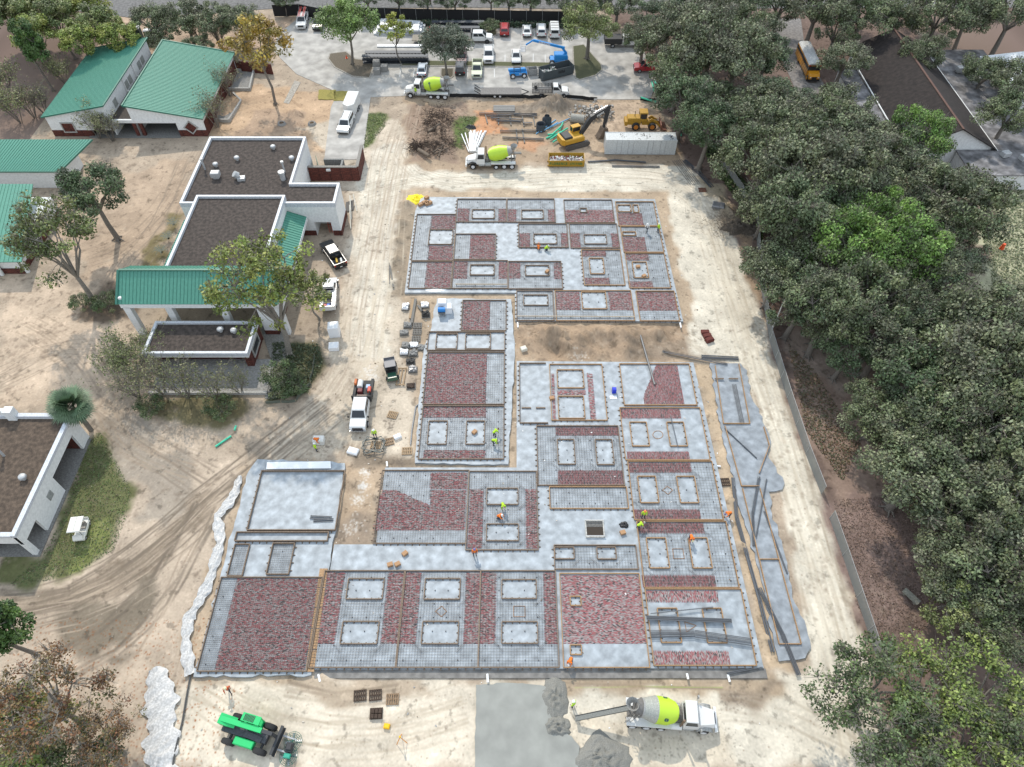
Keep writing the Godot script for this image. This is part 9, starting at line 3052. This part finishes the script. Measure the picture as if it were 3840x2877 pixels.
	stack_of("case", "white box on the dug soil left of the trench mounds", "box", 1.55,-62.01, 0.4, 0.8, 0.5, 0.7, mat("box_cream", 0.6, 0.57, 0.48, 0.8), 0.1)
	stack_of("film_bundle", "silver wrapped bundle lying on the sandy bank by the wood", "bundle", 32.74,-91.66, -0.3, 1.9, 0.5, 1.4, worn("foil"), 0.5, 0.12)
	for k in 3:
		stack_of("red_castings", "heap of red-painted castings on the white sand lane", "castings", [26.52,-64.50][0] + k * 0.15 - 0.2, [26.52,-64.50][1] + k * 0.75 - 0.7, 0.2 * k, 1.1, 0.35 + 0.1 * k, 0.7, worn("red_paint", 0.22, 0.045, 0.03, 0.8, 0.0, 0.7, 0.4, 1.0), 0.0, 0.1)
		get_child(-1).set_meta("group", "red castings on the lane")
	for q in [[-34.87,-125.60, "left"], [-31.91,-125.11, "right"]]:
		var b := MB.new()
		b.prism(ragged([q[0] - 1.9, q[1] - 1.7, q[0] + 1.4, q[1] - 1.7, q[0] + 1.9, q[1] + 1.7, q[0] - 1.4, q[1] + 1.7], 0.5, 0.08), 0.0, 0.1)
		solo("straw_mat", "yellow straw mat on the ground, %s" % ("nearer the footpath" if q[2] == "left" else "nearer the box trailer"), "mat", b, worn("straw", 0.55, 0.47, 0.12, 0.95, 0.0, 0.8, 0.4, 1.0))
	for q in [[-38.89,-115.81, "closer to the driveway"], [-36.05,-115.81, "by the driveway's edge"]]:
		var b := MB.new()
		for i in 14:
			var a := TAU * i / 14
			var c := TAU * (i + 1) / 14
			b.q(Vector3(cos(a) * 0.6, 0.35, sin(a) * 0.6), Vector3(cos(c) * 0.6, 0.35, sin(c) * 0.6), Vector3(cos(c) * 0.8, 0.0, sin(c) * 0.8), Vector3(cos(a) * 0.8, 0, sin(a) * 0.8), Vector3.ZERO)
			b.q(Vector3(cos(a) * 0.6, 0.35, sin(a) * 0.6), Vector3(cos(c) * 0.6, 0.35, sin(c) * 0.6), Vector3(cos(c) * 0.42, 0.3, sin(c) * 0.42), Vector3(cos(a) * 0.42, 0.3, sin(a) * 0.42), Vector3(0, -1, 0))
		solo("manhole_ring", "pale concrete manhole ring in the dug hollow, %s" % q[2], "ring", b, block, "", at(q[0] if q[2] != "closer to the driveway" else q[0] - 2.6, q[1]))
	bundle("bundle of dark bars across the two openings of the triangle-marked form", [13.63,-25.71, 22.21,-25.38], 9, 0.5, 0.62, 0.05)
	bundle("long sagging bundle of thin bars below the thicker one", [13.85,-24.02, 18.27,-24.12, 23.75,-23.29], 14, 0.8, 0.62, 0.03)
	bundle("single pair of bars near the top of the triangle-marked form", [14.10,-26.13, 20.59,-26.81], 2, 0.1, 0.62, 0.04)
	bundle("long dark bar bundle following the trench beside the casting bed", [25.67,-42.32, 25.10,-37.19, 25.34,-32.76, 25.65,-27.63, 25.82,-22.46], 9, 0.45, 0.12, 0.06)
	bundle("dark bars lying over the end of the casting bed", [25.86,-29.00, 27.15,-24.18, 27.81,-20.22], 8, 0.4, 0.3, 0.05)
	bundle("bars lying along the right edge of the casting bed", [28.33,-37.95, 29.17,-30.57], 4, 0.25, 0.2, 0.05)
	bundle("bars leaning across the casting bed's upper bay", [28.73,-42.39, 26.98,-37.61, 26.26,-33.70], 5, 0.3, 0.3, 0.05)
	bundle("pair of bars crossing the casting bed's middle bay", [29.47,-42.08, 26.69,-34.79], 3, 0.15, 0.3, 0.05)
	bundle("bars in the first bay of the casting bed", [28.40,-56.05, 28.23,-50.12], 8, 0.7, 0.3, 0.03)
	bundle("dark bars strewn over the second bay of the casting bed", [25.96,-49.23, 29.00,-44.91], 4, 0.2, 0.3, 0.04)
	bundle("pair of bars in the right opening of the circle-marked form", [19.52,-50.82, 19.77,-46.22], 3, 0.15, 0.6, 0.04)
	bundle("bar bundle lying at the far end of the trench by the casting bed", [19.98,-61.60, 28.20,-59.37], 6, 0.4, 0.25, 0.05)
	bundle("stack of dark bars on the sand at the trench's far end", [25.09,-60.80, 29.94,-60.48], 8, 0.7, 0.08, 0.06)
	bundle("dark flat bars beneath the white board end on the left slab", [-22.54,-37.15, -20.14,-37.03], 6, 0.5, 0.32, 0.05)
	bundle("short bars lying on the left slab's bare floor", [-22.10,-36.69, -19.90,-36.81], 5, 0.4, 0.32, 0.05)
	bundle("long bars laid in front of the white container", [12.92,-104.17, 17.69,-104.70, 22.75,-104.04], 6, 0.4, 0.06, 0.07)
	bundle("thin bar pile below the container's corner", [16.91,-102.99, 24.96,-102.86], 5, 0.5, 0.06, 0.06)
	bundle("slanting pile of bars at the edge of the wood", [29.38,-104.70, 31.32,-101.05, 32.76,-97.28], 8, 0.8, 0.06, 0.07)
	bundle("thin bars fanned out beside the slanting pile", [27.96,-104.70, 29.28,-100.41, 30.04,-97.90], 6, 2.0, 0.06, 0.04)
	bundle("bar at the front corner of the largest slab", [20.93,-20.38, 24.46,-21.03], 5, 0.3, 0.2, 0.06)
	for q in [[-6.01,-118.82, 4.57,-118.67], [-4.55,-117.91, -0.08,-118.21], [-3.87,-117.30, 2.01,-116.70], [-2.85,-116.40, 1.59,-116.10], [-2.14,-113.17, 4.45,-113.31], [0.34,-118.51, 4.55,-117.91], [-1.71,-111.16, 5.61,-110.60], [2.00,-115.51, 3.67,-115.66]]:
		bundle("dark steel bars laid on sleepers in the storage yard", q, 4, 0.5, 0.22, 0.09)
		get_child(-1).set_meta("group", "steel bars in the storage yard")
	for q in [[-4.91,-118.82, -4.42,-115.81], [-2.54,-118.51, -2.42,-115.51], [-0.42,-118.21, -0.17,-115.21], [1.86,-118.21, 2.16,-114.92], [3.88,-117.91, 4.15,-114.92], [0.74,-114.04, 0.97,-109.75], [1.82,-114.04, 2.19,-109.75]]:
		var b := MB.new()
		b.beam(Vector3(q[0], 0.1, q[1]), Vector3(q[2], 0.1, q[3]), 0.2, 0.2)
		solo("sleeper", "grey timber sleeper under the yard steel", "timber", b, grey_wood, "sleepers in the storage yard")
	for k in 4:
		var b := MB.new()
		b.beam(Vector3([-3.43,-121.45][0], 0.15, [-3.43,-121.45][1] + k * 0.5), Vector3([0.51,-121.45][0], 0.15, [0.51,-121.45][1] + k * 0.5), 0.4, 0.2)
		solo("concrete_beam", "pale concrete beam in the row above the orange clay", "beam", b, block, "concrete beams in the yard")
	var white := mat("pvc_white", 0.78, 0.78, 0.77, 0.4)
	var f := []
	for k in 16:
		f += [lerpf([-7.23,-108.09][0], [-6.27,-108.09][0], k / 15.0), [-6.87,-106.99][1], lerpf([-7.58,-113.17][0], [-4.60,-112.59][0], k / 15.0), [-7.08,-113.02][1] + rng.randf_range(-0.6, 0.6)]
	f += [-7.43,-106.99, -8.94,-112.30, -7.19,-106.99, -8.29,-112.45]
	pipes("plastic_pipe", "long white plastic pipe fanned out beside the mixer's cab", f, 0.1, white, "white pipes by the mixer")
	pipes("plastic_pipe", "turquoise drain pipe strewn beside the excavator", [6.04,-111.16, 8.99,-113.31, 6.67,-110.60, 9.93,-114.04, 7.04,-111.73, 8.78,-114.33, 6.32,-112.30, 8.13,-112.59, 8.41,-113.31, 9.18,-115.81, 7.12,-109.47, 10.01,-112.30], 0.14, mat("pvc_teal"), "turquoise pipes by the excavator")
	pipes("plastic_pipe", "pale blue water pipe beside the excavator", [4.27,-112.59, 7.89,-117.00, 5.10,-113.02, 10.42,-117.30, 5.69,-113.31, 8.26,-115.81], 0.1, mat("pvc_blue", 0.16, 0.38, 0.6, 0.4), "blue pipes by the excavator")
	pipes("plastic_pipe", "turquoise pipe lying at the wood's edge beside the container", [30.25,-116.70, 29.90,-112.02, 30.59,-116.10, 30.60,-112.88, 30.92,-116.10, 30.61,-113.46], 0.12, mat("pvc_teal"), "turquoise pipes by the container")
	pipes("plastic_pipe", "turquoise pipe by the parking lot's corner", [26.93,-130.09, 26.97,-126.74, 27.38,-130.09, 27.79,-128.40, 24.01,-123.82, 26.67,-122.23], 0.16, mat("pvc_teal"), "turquoise pipes by the parking lot")
	pipes("plastic_pipe", "turquoise pipe half buried beside the dirt track", [-35.63,-46.67, -34.11,-48.21, -33.84,-48.95, -33.82,-49.57], 0.13, mat("pvc_teal"), "turquoise pipes by the track")
	pipes("drain_stub", "white plastic stub pipe sticking out of a slab edge", [-18.85,-20.34, -18.55,-19.65, -2.39,-20.34, -2.33,-19.56, 16.96,-20.34, 17.01,-19.82, 21.01,-20.34, 21.06,-19.65, 0.77,-66.80, 0.82,-65.94, 23.06,-66.63, 23.06,-65.77, 23.86,-44.01, 24.55,-43.89, -14.79,-44.46, -14.67,-43.82], 0.12, white, "white stub pipes at the slab edges")
	pipes("pole", "slim grey pole leaning from the trench onto the largest slab", [17.33,-64.41, 18.22,-55.83], 0.14, mat("pole_grey", 0.16, 0.16, 0.16, 0.5, 0.3), "", 0.35)
	var cp := MB.new()
	cp.tube(Vector3(-1.2, 0.75, -0.2), Vector3(1.2, 0.75, 0.3), 0.78, 0.78, 20, false)
	cp.tube(Vector3(1.2, 0.75, 0.3), Vector3(-1.2, 0.75, -0.2), 0.62, 0.62, 20, false)
	solo("concrete_pipe", "large pale concrete drain pipe behind the excavator", "pipe", cp, worn("pipe_concrete", 0.42, 0.40, 0.35, 0.9), "", at(11.80,-116.40))
	for q in [[6.26,-115.81, "with a narrow neck"], [5.13,-113.89, "with a wide open top"]]:
		var b := MB.new()
		b.lathe([[0, 0.85], [1.3, 0.85], [1.32, 0.66], [0.3, 0.66]] if q[2] != "with a narrow neck" else [[0, 0.85], [1.1, 0.85], [1.4, 0.45], [1.7, 0.45], [1.7, 0.3], [1.2, 0.3]], 18)
		solo("manhole_cone", "dark blue-grey manhole section %s in the yard" % q[2], "manhole", b, worn("manhole_dark", 0.07, 0.085, 0.105, 0.8), "", at(q[0], q[1]))
	var wet := worn("pour_concrete", 0.27, 0.275, 0.25, 0.6, 0.0, 25.0, 0.86, 1.0)
	var heapm := worn("heap_concrete", 0.27, 0.265, 0.235, 0.7, 0.0, 1.2, 0.66, 1.0)
	var po := MB.new()
	po.prism(ragged([-3.49,-19.39, 0.18,-19.56, 3.08,-19.30, 3.73,-18.75, 3.79,-17.71, 3.75,-16.69, 4.49,-15.60, 5.81,-14.50, 6.21,-14.03, 5.94,-12.21, -3.0, -11.0, -3.35,-12.21], 0.4, 0.05), -0.1, 0.13)
	solo("concrete_pour", "smooth grey sheet of freshly poured concrete", "concrete", po, wet)
	blob("concrete_heap", "wet concrete heap above the chute's end", "concrete", 4.07,-18.33, 1.35, 2.1, 0.5, heapm, 11)
	blob("concrete_heap", "wet concrete heap below the chute's end", "concrete", 4.15,-15.68, 1.35, 1.0, 0.55, heapm, 12)
	blob("concrete_heap", "lumpy wet concrete heap at the near edge of the pour", "concrete", 8.17,-12.96, 2.6, 2.1, 0.6, heapm, 13)
	for s in [["white crumpled sheeting along the left slab's edge", [-31.66,-42.57, -31.81,-39.82, -32.99,-37.19, -31.86,-34.38, -31.93,-29.63, -32.37,-27.63, -32.98,-25.70, -32.60,-23.36, -31.27,-20.25], 1.3], ["broad white tarp folded on the sand in the near corner", [-34.94,-20.90, -34.03,-19.39, -32.92,-16.48, -32.20,-14.11, -31.51,-11.84], 3.4]]:
		var p := pg(s[1])
		var b := MB.new()
		var rows := []
		var cu := Curve2D.new()
		for i in p.size():
			cu.add_point(p[i], (p[maxi(i - 1, 0)] - p[mini(i + 1, p.size() - 1)]) * 0.15, (p[mini(i + 1, p.size() - 1)] - p[maxi(i - 1, 0)]) * 0.15)
		var l := cu.get_baked_length()
		var n := int(l / 0.3)
		for i in n + 1:
			var c := cu.sample_baked(l * i / n)
			var d := (cu.sample_baked(minf(l * i / n + 0.2, l)) - cu.sample_baked(maxf(l * i / n - 0.2, 0))).normalized()
			var row := []
			var wd: float = s[2] * (0.75 + 0.25 * sin(i * 0.9) * sin(i * 0.37)) * minf(1.0, 0.35 + i * 0.12)
			for k in 9:
				var u := (k - 4) / 4.0
				var q := c + Vector2(-d.y, d.x) * u * wd * 0.55
				row.append(Vector3(q.x, 0.04 + (1.0 - u * u) * 0.2 + rng.randf() * 0.3, q.y))
			rows.append(row)
		for i in n:
			for k in 8:
				b.q(rows[i][k], rows[i][k + 1], rows[i + 1][k + 1], rows[i + 1][k], rows[i][k] - Vector3(0, 5, 0))
		b.smooth()
		solo("sheeting", s[0], "sheeting", b, worn("sheet_white", 0.66, 0.655, 0.64, 0.5, 0.0, 3.0, 0.7, 1.0))
	var hose := MB.new()
	hose.path([at(-31.36,-21.56, 0.15), at(-31.11,-18.54, 0.15), at(-30.85,-16.08, 0.15), at(-30.81,-13.73, 0.15), at(-30.57,-11.47, 0.15)], 0.09, 0.09, 6)
	solo("hose", "thick dark hose running past the white tarp", "hose", hose, mat("hose_dark", 0.06, 0.06, 0.06, 0.7))
	var ho2 := MB.new()
	ho2.path([at(-9.55,-55.68, 0.1), at(-12.08,-52.60, 0.1), at(-12.24,-49.09, 0.1), at(-12.22,-46.94, 0.1)], 0.09, 0.09, 6)
	solo("conduit", "grey conduit curving along the middle slab's edge", "conduit", ho2, mat("conduit_grey", 0.25, 0.25, 0.25, 0.6))
	var tp := thing("tripod", "orange survey tripod standing on the foreground sand", "tripod", at(-10.17,-14.50))
	for k in 3:
		var a := TAU * k / 3 + 0.4
		var b := MB.new()
		b.beam(Vector3(0, 1.45, 0), Vector3(cos(a) * 0.55, 0, sin(a) * 0.55), 0.05, 0.05)
		part(tp, "leg", b, mat("tripod_orange", 0.6, 0.22, 0.01, 0.6))
	var hd := MB.new()
	hd.tube(Vector3(0, 1.43, 0), Vector3(0, 1.65, 0), 0.1, 0.08, 8)
	part(tp, "head", hd, mat("case_yellow"))
	parking_steel()

func blob(called: String, label: String, cat: String, x: float, z: float, rx: float, rz: float, h: float, m: Material, sd: int, y := 0.0) -> void:
	var nz := FastNoiseLite.new()
	nz.seed = sd
	nz.frequency = 1.1
	nz.fractal_octaves = 3
	var b := MB.new()
	var g := []
	for i in 13:
		var row := []
		for j in 28:
			var a := TAU * j / 28
			var r := (1.0 - i / 12.0) * (1.0 + 0.35 * nz.get_noise_2d(cos(a) * 1.2, sin(a) * 1.2))
			var p := Vector3(cos(a) * r * rx, 0, sin(a) * r * rz)
			var t := 1.0 - i / 12.0
			p.y = h * (1.0 - t * t) * (0.8 + 0.75 * nz.get_noise_2d(p.x * 1.6 + 7, p.z * 1.6)) - (0.05 if i == 0 else 0.0)
			row.append(p)
		g.append(row)
	for i in 12:
		for j in 28:
			b.q(g[i][j], g[i][(j + 1) % 28], g[i + 1][(j + 1) % 28], g[i + 1][j], Vector3(0, -h * 2, 0))
	b.smooth()
	solo(called, label, cat, b, m, "", Vector3(x, y, z))

func parking_steel() -> void:
	var lightst := mat("steel_pale", 0.55, 0.58, 0.61, 0.4, 0.3)
	var darkst := mat("steel_dark", 0.04, 0.048, 0.06, 0.5, 0.3)
	for k in 9:   # pale steel decking, skewed at the top
		var b := MB.new()
		b.box(Vector3(0, 0.25 + (k % 3) * 0.42, -1.6 + (k / 3) * 1.5), Vector3(10.5 - (k % 3), 0.36, 1.2), Basis(Vector3.UP, -0.12 if k % 3 == 2 else 0.02))
		solo("steel_decking", "pale bundle of steel decking stacked by the screen fence", "steel", b, lightst, "pale steel decking", at(-23.60,-150.85))
	for g in [[-11.35,-151.67, 11.0, 0], [-11.72,-149.24, 10.0, 0], [-23.00,-138.90, 12.5, 1], [-23.13,-137.44, 13.0, 1]]:
		for k in 2:
			var b := MB.new()
			var l: float = g[2]
			var y := 0.1 + k * 0.75
			for s in [0.0, 0.55]:
				b.span(-l / 2, l / 2, y + s, y + s + 0.1, -0.5, 0.5)
			for i in int(l / 0.7):
				var x := -l / 2 + i * 0.7
				for z in [-0.45, 0.45]:
					b.beam(Vector3(x, y + 0.1, z), Vector3(x + 0.35, y + 0.55, z), 0.05, 0.05)
					b.beam(Vector3(x + 0.35, y + 0.55, z), Vector3(x + 0.7, y + 0.1, z), 0.05, 0.05)
			solo("steel_joist", "dark open-web steel joists stacked %s" % ("behind the flatbed truck" if g[3] == 0 else "in front of the slender yellow-green tree"), "joist", b, darkst, "dark joists %d" % g[3], at(g[0], g[1], 0.04))
	stack_of("steel_decking", "white deck bundle on top of the dark joists", "steel", -22.43,-140.75, 0.0, 9.0, 0.3, 0.9, lightst, 1.6, 0.03)
	for q in [[-26.56,-135.29, "tall", 1.6], [-26.31,-133.18, "film-wrapped low", 1.1], [-25.00,-134.41, "squat", 1.1]]:
		stack_of("block_stack", "%s stack of grey concrete blocks at the island's corner" % q[2], "blocks", q[0], q[1], 0.02, 1.3, q[3], 1.2, worn("grey_block"), 0.05, 0.02)

func rubbish() -> void:
	rng.seed = 71
	for q in [["dark heap of grubbed roots and brush in the storage yard", -13.18,-115.81, 2.9, 4.2, 620, 1.2], ["broad heap of grubbed roots with split logs", -12.97,-108.64, 3.2, 3.0, 520, 0.9], ["uprooted stump with a spray of bare roots", -16.55,-108.09, 1.4, 1.2, 190, 0.9]]:
		var b := MB.new()
		for k in q[5]:
			var p := Vector3(rng.randfn() * q[3] * 0.5, 0.1 + absf(rng.randfn()) * q[6] * 0.45, rng.randfn() * q[4] * 0.5)
			var d := Vector3(rng.randfn(), rng.randfn() * 0.35, rng.randfn()).normalized() * rng.randf_range(0.4, 1.5)
			b.tube(p, p + d, rng.randf_range(0.02, 0.07), 0.015, 4, false)
		var o := solo("root_heap", q[0], "brush", b, worn("root_brown", 0.115, 0.08, 0.06, 0.95, 0.0, 2.0, 0.5, 1.0), "", Vector3(q[1], 0.25, q[2]))
		o.set_meta("kind", "stuff")
	for q in [[-14.85,-112.30, -12.78,-114.62, 0.3], [-16.06,-106.99, -14.07,-104.84, 0.35], [-13.61,-106.18, -11.73,-108.09, 0.14], [-13.33,-105.64, -11.04,-107.26, 0.12], [-12.50,-104.97, -11.92,-108.64, 0.1]]:
		var b := MB.new()
		b.tube(Vector3(q[0], 0.6, q[1]), Vector3(q[2], 0.8, q[3]), q[4], q[4] * 0.85, 10)
		solo("log", "cut log lying on the heap of roots", "log", b, worn("log_brown", 0.2, 0.155, 0.115, 0.95), "logs on the root heap")
	var br := MB.new()
	for k in 520:
		var p := Vector3(rng.randfn() * 2.4, absf(rng.randfn()) * 0.7, rng.randfn() * 1.5)
		br.tube(p, p + Vector3(rng.randfn(), rng.randfn() * 0.3, rng.randfn()).normalized() * rng.randf_range(0.5, 1.6), 0.025, 0.01, 3, false)
	var bo := solo("brush_pile", "grey cut branches heaped where the lane meets the wood", "brush", br, worn("brush_grey"), "", Vector3([34.86,-87.36][0], 0.2, [34.86,-87.36][1]))
	bo.set_meta("kind", "stuff")
	var rk := MB.new()
	for k in 150:
		var s := rng.randf_range(0.12, 0.55)
		rk.col = Color(0.34, 0.32, 0.29) * rng.randf_range(0.6, 1.25)
		rk.box(Vector3(rng.randfn() * 1.9, absf(rng.randfn()) * 0.5, rng.randfn() * 1.3), Vector3(s, s * 0.6, s * 0.8), Basis.from_euler(Vector3(rng.randf() * 3, rng.randf() * 3, 0)))
	var ro := solo("rubble_heap", "heap of broken concrete behind the excavator's boom", "rubble", rk, tinted("scrap", 1, 1, 1, 0.8), "", Vector3([14.58,-119.12][0], 0.1, [14.58,-119.12][1]))
	ro.set_meta("kind", "stuff")
	for q in [[-79.27,-147.26, 0], [-78.27,-147.45, 0], [-77.28,-147.65, 0], [-74.79,-146.47, 1], [-73.64,-146.47, 1], [-72.50,-146.47, 1]]:
		var t := thing("portable_toilet", "dark green portable toilet with a white roof %s" % ("behind the first green-roofed hall" if q[2] == 0 else "behind the broad green roof"), "toilet", at(q[0], q[1]), 0.0, "portable toilets")
		var b := MB.new()
		b.span(-0.58, 0.58, 0.0, 2.1, -0.58, 0.58)
		part(t, "cabin", b, mat("toilet_green"))
		var r := MB.new()
		r.soft(-0.62, 0.62, 2.1, 2.35, -0.62, 0.62, 0.15)
		part(t, "roof", r, mat("roof_white", 0.7, 0.7, 0.69, 0.5))
		var d := MB.new()
		d.span(-0.4, 0.4, 0.1, 1.95, 0.58, 0.61)
		part(t, "door", d, mat("toilet_green"))
	var bn := thing("bench", "flat concrete bench in the leaf litter under the oaks", "bench", at(41.39,-28.03), -0.95)
	var bs := MB.new()
	bs.span(-0.9, 0.9, 0.38, 0.48, -0.35, 0.35)
	part(bn, "seat", bs, worn("bench_stone"))
	for s in [-0.6, 0.6]:
		var lg := MB.new()
		lg.span(s - 0.12, s + 0.12, 0.0, 0.38, -0.25, 0.25)
		part(bn, "leg", lg, worn("bench_stone"))
	var ob := MB.new()
	ob.lathe([[0, 0.32], [0.35, 0.3], [0.36, 0.27], [0.7, 0.26], [1.0, 0.2]], 14)
	solo("traffic_drum", "orange traffic drum standing on the sparse sandy field", "drum", ob, mat("drum_orange"), "", at(73.94,-82.21))
	var cn := MB.new()
	cn.tube(Vector3(0, 0.04, 0), Vector3(0, 0.7, 0), 0.18, 0.03, 10)
	cn.span(-0.22, 0.22, 0, 0.05, -0.22, 0.22)
	solo("traffic_cone", "orange cone on the pointed parking island", "cone", cn, mat("drum_orange"), "", at(-33.13,-139.08, 0.14))
	for q in [["white post leaning by the fence under the oaks", 34.97,-64.66, 38.50,-72.18, 7.5], ["white pole lying in the clearing at the wood's far side", 61.55,-71.26, 61.33,-68.11, 0.3]]:
		var b := MB.new()
		b.tube(at(q[1], q[2]), at(q[1] if q[5] > 1.0 else q[3], q[2] if q[5] > 1.0 else q[4], q[5]), 0.1, 0.08, 8)
		solo("pole", q[0], "pole", b, mat("pole_white", 0.6, 0.6, 0.58, 0.6))
	for x in [-18.0, 42.0]:
		var b := MB.new()
		b.tube(Vector3(x, 0, -163.0), Vector3(x, 10.0, -163.0), 0.16, 0.12, 8)
		solo("utility_pole", "wooden utility pole beyond the black screen fence, %s" % ("behind the round shade tree" if x < 0.0 else "over the wood"), "pole", b, worn("pole_wood", 0.14, 0.1, 0.075, 0.95))
	var wi := MB.new()
	for k in 24:
		var x0 := -60.0 + k * 5.0
		wi.tube(Vector3(x0, 9.7 - 0.6 * sin(PI * fposmod(x0 + 18.0, 60.0) / 60.0), -163.0), Vector3(x0 + 5.0, 9.7 - 0.6 * sin(PI * fposmod(x0 + 23.0, 60.0) / 60.0), -163.0), 0.03, 0.03, 4, false)
	solo("power_line", "thin overhead wire strung along the road", "wire", wi, mat("wire_grey", 0.3, 0.3, 0.3, 0.6))
	var sc := MB.new()
	for k in 420:
		var p := Vector2(rng.randf_range(-30, 26), rng.randf_range(-100, -14))
		sc.col = [Color(0.7, 0.7, 0.68), Color(0.5, 0.45, 0.38), Color(0.2, 0.15, 0.1), Color(0.3, 0.3, 0.3)][rng.randi() % 4]
		sc.box(Vector3(p.x, 0.33 if Geometry2D.is_point_in_polygon(p, pg([-19.36,-20.77, -19.35,-33.91, -14.88,-43.64, 0.61,-59.91, 23.81,-59.67, 24.57,-20.90])) else 0.03, p.y), Vector3(rng.randf_range(0.05, 0.25), 0.03, rng.randf_range(0.04, 0.14)), Basis(Vector3.UP, rng.randf() * TAU))
	var so := solo("litter", "small scraps of timber, paper and plastic strewn over the site", "litter", sc, tinted("scrap", 1, 1, 1, 0.8))
	so.set_meta("kind", "stuff")
